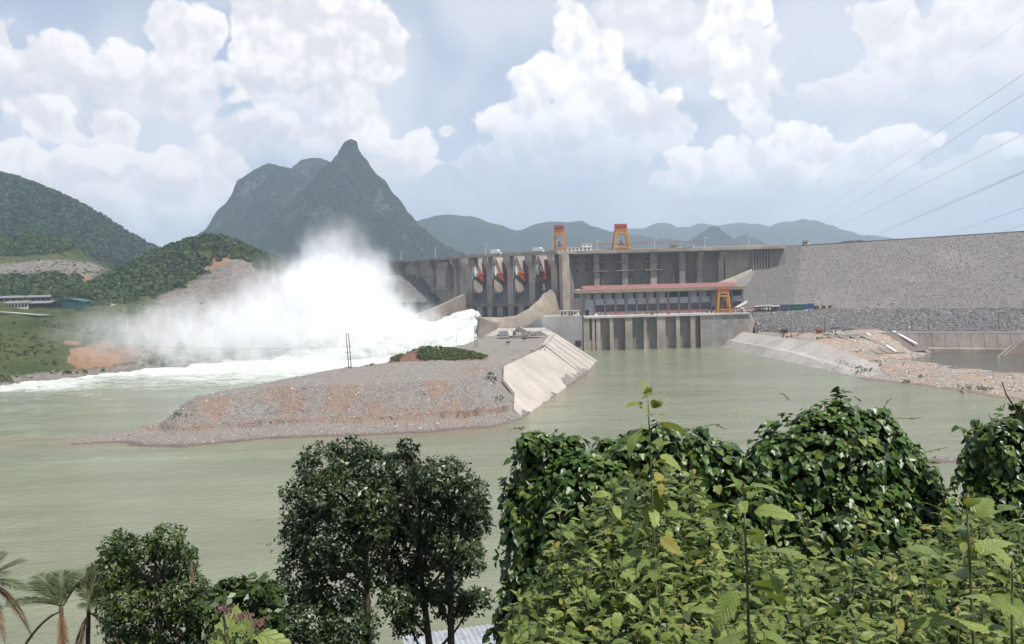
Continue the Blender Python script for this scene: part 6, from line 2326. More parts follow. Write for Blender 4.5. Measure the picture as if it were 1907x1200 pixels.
# low scrub over the grassy banks
P = np.concatenate([sample_on(evA, -450, -180, 440, 800, 9000, 207), sample_on(evB, -640, -340, 760, 980, 1600, 208)])
px, py = front_up(P)
nz = fbm(P[:, 0] / 25, P[:, 1] / 25, 0, 3, 209)
bare = (px > 270) & (py > 470) & (px < 560) & (py < 640)
slip = (px > 120) & (px < 250) & (py > 625) & (py < 690)
k = (px > -40) & (px < 520) & (nz > -0.3) & ~bare & ~slip & (P[:, 2] > 3) & ~((px < 215) & (py > 556) & (py < 600))
P = P[k]
crowns('bank_scrub', 'low green scrub dotted over the grassy left bank', 'scrub', P, 0.5 + 1.3 * rng.random(len(P)) ** 2, 16, 0.8, M['scrub'], 210, 0.7)

# single trees standing by the buildings
def small_tree(label, px, py, Y, h, r_, seed, group=None):
    q = atY(px, py, Y)
    t = empty('bank_tree', q)
    tag(t, label, 'tree', group)
    MB().tube([(0, 0, -1.5), (0.1, 0, h * 0.4), (0, 0, h * 0.75)], [0.28, 0.2, 0.1], 6).build('trunk', M['bark'], t)
    rr_ = np.random.default_rng(seed)
    C = np.array([(rr_.normal() * r_ * 0.4, rr_.normal() * r_ * 0.4, h * (0.55 + 0.4 * rr_.random())) for _ in range(7)])
    m = 90
    d = unit(rr_.normal(size=(7, m, 3)))
    Pp = C[:, None] + d * r_ * 0.55 * (0.6 + 0.5 * rr_.random((7, m, 1)))
    N = unit(d + 0.6 * rr_.normal(size=d.shape))
    V, F, tn = place_leaves(Pp.reshape(-1, 3), N.reshape(-1, 3), rr_.normal(size=(7 * m, 3)), 0.35 + 0.45 * rr_.random(7 * m), CLUMP_Q[0], CLUMP_Q[1], rr_.random(7 * m))
    ob('crown', np_mesh('crown', V, F, M['forest'], False, tn), t)


for k, (px, py, Y, h, r_, lb) in enumerate(((107, 565, 640, 9, 4.2, 'round tree standing behind the teal warehouse'), (130, 562, 650, 9, 4.5, 'broad tree right of the warehouse roof'), (48, 572, 640, 6, 4.0, 'bushy tree between the row house and the barracks'),
                                           (152, 560, 655, 8, 4.0, 'tree at the foot of the middle ridge wood'), (8, 614, 548, 5, 3.6, 'dark bush alone at the left edge of the grassy bank'), (85, 578, 597, 4, 1.8, 'small tree at the corner of the open shed'))):
    small_tree(lb, px, py, Y, h, r_, 300 + k)

# earth mound with weeds on the spit
q = at_spit(825, 667)
em = empty('earth_mound', (q.x, q.y, q.z))
tag(em, 'low red earth mound overgrown with weeds on the spit', 'mound')
xs, ys = np.linspace(-26, 22, 60), np.linspace(-11, 12, 40)
X, Y = np.meshgrid(xs, ys, indexing='ij')
prof = np.interp(X, [-26, -19, -12, -4, 5, 14, 22], [0, 2.2, 5.0, 5.6, 4.4, 2.2, 0])
Zm = prof * np.clip(1.15 - (np.abs(Y - 1) / 10.5) ** 1.6, 0, 1) + 0.6 * fbm(X / 3, Y / 3, 0, 3, 311) - 0.6
me = np_mesh('earth', np.stack([X.ravel(), Y.ravel(), Zm.ravel()], 1), grid_faces(60, 40), mat_plain('red_earth', (0.17, 0.092, 0.058), 0.95, var=0.25, scale=0.7), True)
ob('earth', me, em)
n = 1500
ix = rng.integers(0, 60, n)
iy = rng.integers(0, 40, n)
keep = (Zm[ix, iy] > 0.0) & ~((np.abs(X[ix, iy] + 16) < 5) & (Y[ix, iy] < 5)) & ~((np.abs(X[ix, iy] + 1) < 5) & (Zm[ix, iy] > 4.4))
C = np.stack([X[ix, iy], Y[ix, iy], Zm[ix, iy]], 1)[keep] + rng.normal(size=(keep.sum(), 3)) * (0.4, 0.4, 0.1)
Rad = 0.35 + 0.75 * rng.random(len(C))
m = 14
d = unit(rng.normal(size=(len(C), m, 3)))
d[:, :, 2] = np.abs(d[:, :, 2])
Pp = C[:, None] + d * Rad[:, None, None]
V, F, tn = place_leaves(Pp.reshape(-1, 3), unit(d + 0.5 * rng.normal(size=d.shape)).reshape(-1, 3), rng.normal(size=(len(C) * m, 3)), np.full(len(C) * m, 0.75), CLUMP_Q[0], CLUMP_Q[1], rng.random(len(C) * m))
o = ob('weeds', np_mesh('weeds', V, F, M['scrub'], False, tn), em)
o['kind'] = 'stuff'
# tufts elsewhere on the spit and the right shore
T_ = []
for (px, py) in ((912, 700), (916, 710), (908, 706), (1000, 655), (706, 668), (720, 669), (330, 775), (664, 682), (690, 682), (929, 745), (955, 770), (640, 683), (560, 694)):
    T_.append(at_spit(px, py))
for (px, py, z) in ((1610, 678, 3), (1625, 682, 3), (1600, 684, 3), (1618, 688, 2.6), (1635, 676, 3), (1605, 690, 2.5), (1535, 628, 10), (1545, 630, 10), (1555, 627, 10.5), (1570, 620, 11), (1580, 619, 11), (1460, 625, 10.4), (1465, 630, 10.2), (1490, 624, 10.5), (1480, 628, 10.3), (1520, 634, 9.8), (1592, 655, 6), (1840, 728, 1), (1825, 724, 1.4), (1800, 722, 1.5), (1715, 700, 2.4), (1690, 708, 1.5), (1700, 622, 12), (1735, 621, 12), (1860, 620, 12), (1885, 620, 12)):
    q = atZ(px, py, z)
    q.z = float(EVS(np.array([q.x]), np.array([q.y]))[0])
    T_.append(q)
C = []
for q in T_:
    for _ in range(9):
        C.append((q.x + random.gauss(0, 1.7), q.y + random.gauss(0, 1.6), max(0.3, q.z) + random.uniform(0.1, 0.9)))
crowns('shore_weeds', 'green weed tufts on the gravel shores', 'weeds', np.array(C), 0.2 + 0.45 * rng.random(len(C)), 12, 0.7, M['scrub'], 320, 1.2)


# ------------------------------------------------------------------ near trees
def crown_leaves(clumps, Y, ppm, ncl, per, lsize, seed, droop=0.0, depth=0.9):
    """leaf rosettes spread through overlapping clumps; clumps in (column,row,rx,ry) around distance Y"""
    r = np.random.default_rng(seed)
    area = np.array([c[2] * c[3] for c in clumps], float)
    cnt = np.maximum(6, (ncl * area / area.sum()).astype(int))
    Ps, Ns, Cs = [], [], []
    ct = np.concatenate([np.full(k, r.uniform(-0.22, 0.25)) for k in cnt])
    for (cx, cy, rx, ry), n in zip(clumps, cnt):
        yy = Y + r.normal() * 0.6
        c = np.array(atY(cx, cy, yy))
        R3 = np.array((rx / ppm, depth * 0.5 * (rx + ry) / ppm, ry / ppm))
        d = unit(r.normal(size=(n, 3)))
        rad = 0.45 + 0.62 * r.random((n, 1)) ** 0.6
        Ps.append(c + d * rad * R3)
        Ns.append(d)
        Cs.append(np.repeat(c[None], n, 0))
    T, D, C = np.concatenate(Ps), np.concatenate(Ns), np.concatenate(Cs)
    n = len(T)
    # each twig carries a rosette of leaves
    a = (np.arange(per) / per * 2 * math.pi)[None] + r.random((n, 1)) * 6.28 + 0.5 * r.normal(size=(n, per))
    ax = unit(D + np.array((0, 0, 0.9)) + 0.5 * r.normal(size=D.shape))
    s = unit(np.cross(ax, np.array((0.31, 0.83, 0.2))))
    q = np.cross(ax, s)
    out = s[:, None] * np.cos(a)[..., None] + q[:, None] * np.sin(a)[..., None]
    tipd = unit(out * 0.9 + ax[:, None] * (0.45 - droop) * (0.4 + r.random((n, per, 1))) - np.array((0, 0, droop)))
    nor = unit(ax[:, None] + 0.45 * r.normal(size=out.shape))
    P = T[:, None] + out * 0.02 + r.normal(size=out.shape) * lsize * 0.25
    S = lsize * (0.6 + 0.7 * r.random((n, per)))
    tint = np.clip(0.2 + ct[:, None] + 0.5 * r.random((n, 1)) + 0.35 * r.normal(size=(n, per)) * 0.5, 0, 1)
    return P.reshape(-1, 3), nor.reshape(-1, 3), tipd.reshape(-1, 3), S.ravel(), tint.ravel(), T


def tree(name, label, clumps, Y, base_px, ncl, per, lsize, mat, seed, stems=1, droop=0.0, leaf=LEAF_Q, extra=None):
    ppm = FPX / Y
    bx = PXm(base_px, Y)
    gz_ = float(near_z(np.array([bx]), np.array([Y]))[0])
    t = empty(name, (bx, Y, gz_))
    tag(t, label, 'tree')
    loc = np.array((bx, Y, gz_))
    P, N, D, S, tn, T = crown_leaves(clumps, Y, ppm, ncl, per, lsize, seed, droop)
    V, F, tint = place_leaves(P, N, D, S, leaf[0], leaf[1], tn)
    ob('crown', np_mesh('crown', V - loc, F, mat, False, tint), t)
    r = random.Random(seed)
    # trunk and limbs that reach into each clump
    cs = [Vector(atY(c[0], c[1], Y)) - Vector(loc) for c in clumps]
    topz = max(c.z for c in cs)
    mb = MB()
    for s in range(stems):
        off = (s - (stems - 1) / 2) * 0.9
        mb.tube([(off * 0.3, 0, -0.5), (off * 0.7 + r.uniform(-.1, .1), 0, topz * 0.35), (off + r.uniform(-.15, .15), 0.1, topz * 0.65), (off * 1.1, 0, topz * 0.92)], [0.17, 0.13, 0.09, 0.03], 8)
    mb.build('trunk', M['bark'], t, True)
    for c in cs:
        s = r.randrange(stems)
        off = (s - (stems - 1) / 2) * 0.9
        z0 = max(topz * 0.2, c.z - 0.9 - abs(c.x - off) * 0.6)
        a = Vector((off * 0.8, 0, z0))
        mid = a.lerp(c, 0.55) + Vector((0, 0, -0.15))
        MB().tube([a, mid, c], [0.06, 0.04, 0.012], 6).build('limb', M['bark'], t, True)
    return t


t1 = [(598, 868, 44, 42), (648, 848, 42, 34), (690, 868, 40, 42), (575, 930, 52, 48), (640, 925, 70, 60), (552, 985, 34, 32), (615, 1000, 72, 60), (690, 955, 48, 70), (556, 1075, 42, 55), (632, 1085, 70, 58), (694, 1045, 40, 55), (570, 1150, 55, 48), (650, 1165, 62, 42), (560, 1215, 50, 40), (640, 1230, 60, 40)]
tree('broadleaf_tree', 'left of the two tall dark trees at lower centre, trailing a leafy spray', t1, 25.0, 665, 3300, 8, 0.150, M['tree_leaf'], 401, 1)
t2 = [(760, 838, 19, 20), (748, 878, 42, 36), (818, 893, 58, 38), (866, 925, 42, 40), (795, 955, 70, 60), (738, 958, 44, 55), (885, 965, 32, 34), (848, 1015, 50, 38), (760, 1035, 52, 50), (872, 1045, 32, 26), (800, 1085, 58, 44), (745, 1110, 40, 44), (885, 1120, 32, 26), (845, 1125, 40, 28), (760, 1160, 34, 26)]
tree('broadleaf_tree', 'right of the two tall dark trees at lower centre, rounder crown', t2, 26.0, 800, 3000, 8, 0.150, M['tree_leaf'], 402, 2)
# drooping spray on the left tree
sp = []
for k in range(5):
    a = Vector(atY(560 + k * 6, 985 + k * 8, 24.6))
    b = Vector(atY(500 + k * 9, 1005 + k * 12, 24.4))
    for i in range(26):
        f = i / 25
        sp.append(a.lerp(b, f) + Vector((0, 0, -0.25 * f * f + 0.15 * f)) + Vector((random.gauss(0, .03), random.gauss(0, .03), random.gauss(0, .03))))
sp = np.array([tuple(p) for p in sp])
V, F, tint = place_leaves(sp, unit(rng.normal(size=sp.shape) + np.array((0, 0, 1.0))), unit(rng.normal(size=sp.shape) + np.array((-0.5, 0, -0.5))), 0.09 + 0.05 * rng.random(len(sp)), LEAF_Q[0], LEAF_Q[1], rng.random(len(sp)))
root = [o for o in bpy.data.objects if o.name == 'broadleaf_tree'][0]
ob('leafy_spray', np_mesh('leafy_spray', V - np.array(root.location), F, M['tree_leaf2'], False, tint), root)['kind'] = 'stuff'
t3 = [(222, 1018, 34, 28), (312, 1005, 36, 26), (275, 1025, 30, 24), (215, 1062, 38, 42), (285, 1060, 58, 48), (340, 1050, 28, 40), (240, 1118, 58, 48), (335, 1110, 50, 50), (372, 1125, 26, 45), (225, 1170, 40, 42), (300, 1175, 60, 45), (375, 1180, 30, 40), (260, 1225, 60, 40), (350, 1230, 50, 40)]
tree('broadleaf_tree', 'mid-green twin-topped tree at lower left beside the palms', t3, 22.0, 300, 2300, 8, 0.125, M['tree_leaf2'], 403, 2)
t4 = [(425, 1095, 24, 18), (452, 1092, 22, 16), (480, 1098, 24, 18), (508, 1095, 14, 20), (405, 1120, 24, 22), (440, 1130, 34, 28), (485, 1135, 34, 28), (460, 1170, 44, 30), (510, 1160, 20, 30), (420, 1165, 30, 28)]
tree('mango_sapling', 'small tree with drooping leaf rosettes between the larger trees', t4, 21.0, 460, 190, 11, 0.26, M['tree_leaf2'], 404, 2, 0.55)


# palms
def palm(label, crown_px, crown_py, Y, fronds, seed, stems, dry):
    c = Vector(atY(crown_px, crown_py, Y))
    gz_ = float(near_z(np.array([c.x]), np.array([Y]))[0])
    t = empty('palm', (c.x, Y, gz_))
    tag(t, label, 'palm')
    r = random.Random(seed)
    H = c.z - gz_
    for (dx, hh) in stems:
        MB().tube([(dx * 0.4, 0, -0.4), (dx * 0.7, 0, H * 0.5), (dx, 0, H * hh)], [0.13, 0.10, 0.08], 8).build('trunk', M['bark'], t, True)
    for (dx, hh, az_, el_, L, isdry) in fronds:
        o = Vector((dx, 0, H * hh))
        dirh = Vector((math.cos(az_), math.sin(az_), 0))
        pts = []
        n = 16
        for i in range(n + 1):
            f = i / n
            bend = (0.32 if not isdry else 1.0) * L * f * f
            pts.append(o + dirh * (L * f * math.cos(el_)) + Vector((0, 0, L * f * math.sin(el_) - bend)))
        mb = MB().tube(pts, [0.035 * (1 - 0.8 * i / n) for i in range(n + 1)], 5)
        P, N, D, S = [], [], [], []
        for i in range(2, n + 1):
            for sub in (0.0, 0.34, 0.67):
                f = (i - 1 + sub) / n
                p = pts[i - 1].lerp(pts[i], sub)
                tang = (pts[i] - pts[i - 1]).normalized()
                side = tang.cross(Vector((0, 0, 1))).normalized()
                upv = side.cross(tang)
                for s in (-1, 1):
                    P.append(p)
                    D.append(side * s * 0.85 + tang * 0.75 + Vector((0, 0, -0.25 - (0.5 if isdry else 0))) + Vector((r.gauss(0, .08), r.gauss(0, .08), r.gauss(0, .08))))
                    N.append(upv + side * s * -0.35)
                    S.append(L * 0.34 * math.sin(math.pi * min(0.97, f * 0.85 + 0.13)) * r.uniform(0.85, 1.1))
        blade = np.array([(0, 0, 0), (0.036, 0.4, 0.01), (0, 1, -0.22), (-0.036, 0.4, 0.01)], float)
        V, F, tn = place_leaves(np.array([tuple(p) for p in P]), np.array([tuple(p) for p in N]), np.array([tuple(p) for p in D]), np.array(S), blade, LEAF_Q[1], np.array([r.random() for _ in P]))
        mt = M['palm_dry'] if isdry else M['palm']
        fr = ob('frond', np_mesh('frond', V, F, mt, False, tn), t)
        mb.build('midrib', M['palm_dry'] if isdry else M['stem'], fr, True)


fr1 = []
for (dx, hh, deg, el, L, dry) in ((-0.1, 1.0, 160, 55, 1.7, 0), (-0.1, 1.0, 200, 25, 1.8, 0), (-0.1, 1.0, 100, 80, 1.5, 0), (0.0, 1.0, 20, 60, 1.6, 0), (-0.1, 1.0, 240, 40, 1.4, 0), (-0.1, 0.97, 190, -15, 1.7, 1), (-0.1, 0.97, 300, -30, 1.2, 1),
                                  (1.0, 1.0, 150, 65, 1.5, 0), (1.0, 1.0, 60, 75, 1.8, 0), (1.0, 1.0, 10, 35, 1.9, 0), (1.0, 1.0, 330, 20, 1.7, 0), (1.0, 1.0, 100, 50, 1.6, 0), (1.0, 0.96, 350, -20, 1.5, 1), (1.0, 0.96, 260, -40, 1.2, 1),
                                  (-0.1, 1.0, 140, 35, 1.7, 0), (-0.1, 1.0, 180, 45, 1.7, 0), (-0.1, 1.0, 60, 60, 1.5, 0), (1.0, 1.0, 40, 50, 1.8, 0), (1.0, 1.0, 350, 50, 1.8, 0), (1.0, 1.0, 120, 70, 1.6, 0), (1.0, 1.0, 300, 30, 1.5, 0)):
    fr1.append((dx, hh, R(deg), R(el), L * 1.3, dry))
palm('low palm with two green crowns and brown hanging fronds at lower left', 118, 1128, 31.0, fr1, 501, ((-0.1, 1.0), (1.0, 1.0)), True)
fr2 = []
for (deg, el, L, dry) in ((20, 40, 2.0, 0), (350, 10, 1.9, 0), (60, 60, 1.8, 0), (330, 35, 1.9, 0), (120, 50, 1.8, 0), (200, 30, 1.8, 0), (0, -15, 1.9, 1), (330, -35, 1.6, 1), (30, -30, 1.7, 1), (300, -20, 1.4, 1)):
    fr2.append((0.0, 1.0, R(deg), R(el), L, dry))
palm('palm with rusty dry fronds cut by the left picture edge', -28, 1085, 32.0, fr2, 502, ((0.0, 1.0),), True)


# ------------------------------------------------------------------ vine-covered mounds
def leaf_obj_mesh(name, base, mat, variants):
    out = []
    for k in range(variants):
        v = base[0].copy()
        v[:, 2] += 0.06 * np.sin(v[:, 1] * 3 + k) - 0.10 * v[:, 1] ** 2 * (k - 1)
        v[:, 0] *= 0.9 + 0.12 * k
        out.append(np_mesh(name, v, base[1], mat, True))
    return out


VINE_M = leaf_obj_mesh('leaf', HEART, M['vine_obj'], 3)


def frame_mat(p, nrm, tip, s):
    n = Vector(nrm).normalized()
    y = (Vector(tip) - n * Vector(tip).dot(n)).normalized()
    x = y.cross(n)
    m = Matrix((x * s, y * s, n * s)).transposed().to_4x4()
    m.translation = p
    return m


def vine_mound(label, lobes, Y, nleaf, size, seed, tendrils):
    ppm = FPX / Y
    r = np.random.default_rng(seed)
    cs = []
    rl = random.Random(seed)
    more = []
    for (cx, cy, rx, ry) in lobes:
        for _ in range(4):
            a = rl.uniform(0, 6.283)
            k = rl.uniform(0.26, 0.46)
            more.append((cx + rx * 0.80 * math.cos(a), cy + ry * 0.80 * math.sin(a), rx * k, ry * k * rl.uniform(0.9, 1.4)))
    lobes = list(lobes) + more
    for (cx, cy, rx, ry) in lobes:
        yy = Y + r.uniform(-0.35, 0.30)
        cs.append((np.array(atY(cx, cy, yy)), np.array((rx / ppm, 0.85 * 0.5 * (rx + ry) / ppm, ry / ppm))))
    c0 = cs[0][0]
    base = np.array((c0[0], Y, float(near_z(np.array([c0[0]]), np.array([Y]))[0])))
    t = empty('vine_thicket', tuple(base))
    tag(t, label, 'vine')
    # dark filler lumps: the shade between the leaves put in as colour
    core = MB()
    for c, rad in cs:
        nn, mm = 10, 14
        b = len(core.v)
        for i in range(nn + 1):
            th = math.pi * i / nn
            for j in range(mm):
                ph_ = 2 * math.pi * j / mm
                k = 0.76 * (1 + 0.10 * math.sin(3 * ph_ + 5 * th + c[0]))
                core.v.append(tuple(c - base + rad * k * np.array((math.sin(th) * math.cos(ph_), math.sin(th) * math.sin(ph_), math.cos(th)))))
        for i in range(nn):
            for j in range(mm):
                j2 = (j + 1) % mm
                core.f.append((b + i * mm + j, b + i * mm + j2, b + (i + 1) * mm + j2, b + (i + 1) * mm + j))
    core.build('shade_core', M['vine_core'], t, True)
    # smothered trunk down to the slope
    MB().tube([(0, 0.2, -0.5), (0.1, 0.2, 1.5), (0, 0.2, c0[2] - base[2])], [0.22, 0.2, 0.12], 8).build('trunk', M['bark'], t, True)
    area = np.array([k[1][0] * k[1][2] for k in cs])
    P, N = [], []
    for (c, rad), a in zip(cs, area):
        n = int(nleaf * a / area.sum() * 1.9)
        d = unit(r.normal(size=(n, 3)))
        d = d[(d[:, 1] < 0.55)]
        lump = 1 + 0.24 * fbm(d[:, 0] * 3.2 + c[0], d[:, 1] * 3.2, d[:, 2] * 3.2 + c[2], 4, seed, 0.6)
        lay = np.where(r.random(len(d)) < 0.72, 1.0, 0.88) + 0.22 * np.clip(r.random(len(d)) - 0.955, 0, 1) / 0.045 * 0.6
        p = c + d * rad * (lump * lay * (0.97 + 0.06 * r.random(len(d))))[:, None]
        keep = np.ones(len(p), bool)
        for (c2, rad2) in cs:
            if c2 is c:
                continue
            keep &= (((p - c2) / (rad2 * 0.90)) ** 2).sum(1) > 1
        P.append(p[keep])
        N.append(unit(d[keep] / rad))
    P, N = np.concatenate(P), np.concatenate(N)
    # strands that hang down the sides and shoots that stand off the top
    out = np.nonzero((N[:, 1] < 0.35) & ((np.abs(N[:, 0]) > 0.5) | (N[:, 2] > 0.55)))[0]
    SP, SN = [], []
    for i in r.choice(out, min(len(out), 90), replace=False):
        up = N[i, 2] > 0.55
        L = r.uniform(0.15, 0.45) if up else r.uniform(0.3, 0.9)
        d0 = unit(N[i] + 0.5 * r.normal(size=3) + np.array((0, 0, 0.5 if up else 0.0)))
        m = int(L / 0.045)
        for k in range(m):
            f = k / m
            q = P[i] + d0 * L * f * (0.75 if up else 0.38) + np.array((0, 0, -L * (0.5 if up else 1.0) * f * f)) + 0.012 * r.normal(size=3)
            SP.append(q)
            SN.append(unit(d0 + 0.5 * r.normal(size=3)))
    P, N = np.concatenate([P, np.array(SP)]), np.concatenate([N, np.array(SN)])
    n = len(P)
    nor = unit(N * 0.9 + np.array((0.0, -0.10, 0.55)) + 0.38 * r.normal(size=N.shape))
    tip = unit(np.array((0, 0, -1.0)) + N * 0.35 + 0.38 * r.normal(size=N.shape))
    S = size * (0.38 + 0.95 * r.random(n))
    tint = np.clip(0.35 + 0.33 * r.normal(size=n) + 0.25 * N[:, 2], 0, 1)  # upward-facing leaves lighter: light from above put into the tint
    # the 300 that show largest are blades of their own
    px, py, w = project(P)
    score = S * np.abs(unit(nor) @ np.array((0, -1.0, 0.25))) + np.where((N[:, 1] < 0.1) & (px > 0) & (px < 1907) & (py < 1200), 1.0, -1.0)
    big = np.zeros(n, bool)
    big[np.argsort(-score * (0.8 + 0.4 * r.random(n)))[:300]] = True
    V, F, tn = place_leaves(P[~big], nor[~big], tip[~big], S[~big], HEART[0], HEART[1], tint[~big])
    o = ob('foliage', np_mesh('foliage', V - base, F, M['vine'], False, tn), t)
    o['kind'] = 'stuff'
    for i in np.nonzero(big)[0]:
        lo = bpy.data.objects.new('leaf', VINE_M[int(i) % 3])
        COL.objects.link(lo)
        lo.parent = t
        lo.matrix_local = frame_mat(Vector(P[i] - base), nor[i], tip[i], float(S[i]))
    for pts in tendrils:
        q = [Vector(atY(a, b, Y - 0.3)) - Vector(base) for a, b in pts]
        MB().tube(q, [0.006] * len(q), 4).build('tendril', M['stem'], t)
        lp = []
        for i in range(len(q) - 1):
            for f in (0.2, 0.6):
                lp.append(tuple(q[i].lerp(q[i + 1], f)))
        lp = np.array(lp)
        V, F, tn = place_leaves(lp, unit(r.normal(size=lp.shape) + np.array((0, -.4, 1))), unit(r.normal(size=lp.shape) + np.array((0, 0, -.5))), 0.03 + 0.03 * r.random(len(lp)), HEART[0], HEART[1], 0.6 + 0.4 * r.random(len(lp)))
        ob('tendril_leaf', np_mesh('tendril_leaf', V, F, M['vine'], False, tn), t)
    return t


M['vine_core'] = mat_plain('vine_shade_core', (0.020, 0.028, 0.010), 0.95, var=0.4, scale=9.0, spec=0.05)
vine_mound('wide vine-smothered thicket right of the tall dark trees', [(1022, 872, 72, 62), (1105, 930, 100, 82), (1262, 880, 112, 82), (1180, 860, 76, 52), (1345, 905, 62, 66), (1005, 960, 62, 90), (1150, 1000, 150, 120), (1330, 1000, 140, 115), (990, 1070, 48, 110), (972, 1165, 42, 70), (1060, 1100, 90, 110)], 10.8, 11500, 0.104, 601,
           [((1030, 815), (1032, 805), (1040, 798)), ((1290, 800), (1330, 790), (1352, 800)), ((1400, 925), (1440, 940), (1462, 962), (1492, 958)), ((950, 930), (936, 960), (935, 985))])
vine_mound('tall domed vine-smothered thicket in the middle right', [(1535, 862, 132, 92), (1600, 884, 112, 104), (1478, 880, 74, 70), (1640, 880, 74, 84), (1560, 965, 150, 100), (1700, 940, 58, 70), (1738, 985, 38, 60), (1640, 990, 115, 88)], 11.5, 9500, 0.110, 602,
           [((1640, 770), (1650, 752), (1660, 742)), ((1655, 778), (1690, 780), (1715, 778)), ((1470, 745), (1462, 736), (1455, 733)), ((1700, 860), (1725, 842), (1765, 833)), ((1600, 745), (1590, 738))])
vine_mound('vine-smothered thicket cut by the right picture edge', [(1882, 852, 74, 72), (1925, 900, 110, 95), (1842, 822, 26, 26), (1960, 830, 80, 70), (1880, 930, 70, 60)], 10.6, 4200, 0.106, 603,
           [((1830, 805), (1808, 800), (1798, 806)), ((1850, 790), (1842, 772))])

# bare twig arching out of the right thicket
tw_ = MB().tube([atY(1907, 790, 10), atY(1893, 765, 10), atY(1874, 735, 10), atY(1866, 712, 10)], [0.012, 0.011, 0.009, 0.006], 5).build('bare_twig', M['bark'], None)
tag(tw_, 'bare curved twig rising from the right edge thicket', 'twig')

# ------------------------------------------------------------------ soft-leaved herbs at the lower right
def herb_leaf(variant):
    nv = 13
    V, F = [], []
    for i in range(nv + 1):
        t = i / nv
        w = 0.56 * (t ** 0.60) * ((1 - t) ** 1.05) * (1.05 + 0.1 * variant)
        ser = (0.035 if i % 2 else -0.018) * (1 if 0.1 < t < 0.95 else 0)
        droop = -0.14 * variant * t * t - 0.30 * t ** 2.0
        y = t * (1 - 0.10 * t)
        for k, c in enumerate((-1, -0.5, 0, 0.5, 1)):
            x = c * (w + (ser if abs(c) == 1 else 0))
            z = droop + (0.10 * abs(c) - 0.05 * c * c) * w * 1.4 + 0.012 * math.sin(9 * t + 2.0 * c + variant)
            V.append((x, y, z))
    for i in range(nv):
        for k in range(4):
            a = i * 5 + k
            F.append((a, a + 1, a + 6, a + 5))
    return np.array(V, float), np.array(F)


SCALE_L = 0.10
HERB_M = []
for vv in range(4):
    a, b = herb_leaf(vv * 0.8)
    HERB_M.append(np_mesh('leaf', a * SCALE_L, b, M['herb'], True))
BUD = MB()
for a in range(5):
    an = a * 1.2566
    BUD.add([(0, 0, 0), (0.011 * math.cos(an) - 0.006 * math.sin(an), 0.011 * math.sin(an) + 0.006 * math.cos(an), 0.016), (0.006 * math.cos(an), 0.006 * math.sin(an), 0.042), (0.011 * math.cos(an) + 0.006 * math.sin(an), 0.011 * math.sin(an) - 0.006 * math.cos(an), 0.016)], [(0, 1, 2, 3)])
BUD_ME = BUD.mesh('bud', M['bud'])


def herb(label, px, py, Y, nodes, scale, seed, group=None, lean=None, name='leafy_herb', tight=1.0):
    r = random.Random(seed)
    top = Vector(atY(px, py, Y))
    gz_ = float(near_z(np.array([top.x]), np.array([Y]))[0])
    t = empty(name, (top.x, Y, gz_))
    tag(t, label, 'plant', group)
    H = top.z - gz_
    lx = lean if lean is not None else r.uniform(-0.12, 0.12)
    ly = r.uniform(-0.08, 0.08)

    def at(h):                                   # point on the stem at height h below the top
        f = min(1.0, h / 1.4)
        return Vector((-lx * f, -ly * f, H - h))
    stem = [at(H + 0.1), at(1.4 * min(1, H / 1.6)), at(0.8), at(0.4), at(0.12), at(0)]
    stem[0] = Vector((-lx, -ly, -0.1))
    MB().tube(stem, [0.0048 * scale, 0.0044 * scale, 0.0038 * scale, 0.0032 * scale, 0.0022 * scale, 0.0012 * scale], 6).build('stem', M['stem'], t, True)
    h = 0.015
    a0 = r.uniform(0, 6.28)
    for k in range(nodes):
        g = min(1.0, 0.42 + 0.13 * k)
        L = scale * g * r.uniform(0.85, 1.2)
        for s in (0, 1):
            az_ = a0 + k * math.pi / 2 + s * math.pi + r.gauss(0, 0.25)
            el_ = R(58 - 13 * min(k, 5)) + r.gauss(0, 0.28)
            dirv = Vector((math.cos(az_) * math.cos(el_), math.sin(az_) * math.cos(el_), math.sin(el_)))
            nor = Vector((-math.cos(az_) * math.sin(el_), -math.sin(az_) * math.sin(el_), math.cos(el_))) + Vector((r.gauss(0, .34), r.gauss(0, .34), 0))
            lo = bpy.data.objects.new('leaf', HERB_M[r.randrange(4)])
            COL.objects.link(lo)
            lo.parent = t
            lo.matrix_local = frame_mat(at(h) + dirv * 0.012 * scale * min(k, 3), nor, dirv, L)
        # a short side shoot with its own pair
        if k > 2 and r.random() < 0.55:
            az_ = a0 + k * math.pi / 2 + r.choice((0, math.pi)) + 0.4
            d2 = Vector((math.cos(az_) * 0.6, math.sin(az_) * 0.6, 0.8)) * 0.10 * scale
            p2 = at(h) + d2
            for s in (0, 1):
                a2 = az_ + 1.57 + s * math.pi
                dv = Vector((math.cos(a2) * 0.85, math.sin(a2) * 0.85, 0.4))
                lo = bpy.data.objects.new('leaf', HERB_M[r.randrange(4)])
                COL.objects.link(lo)
                lo.parent = t
                lo.matrix_local = frame_mat(p2, Vector((-dv.x * .4, -dv.y * .4, 0.9)), dv, scale * 0.55 * r.uniform(0.8, 1.2))
        h += tight * scale * (0.022 + 0.012 * min(k, 5)) * r.uniform(0.85, 1.2)
    b = ob('bud', BUD_ME, t, at(0.004))
    b.scale = (scale * 0.42,) * 3
    return t


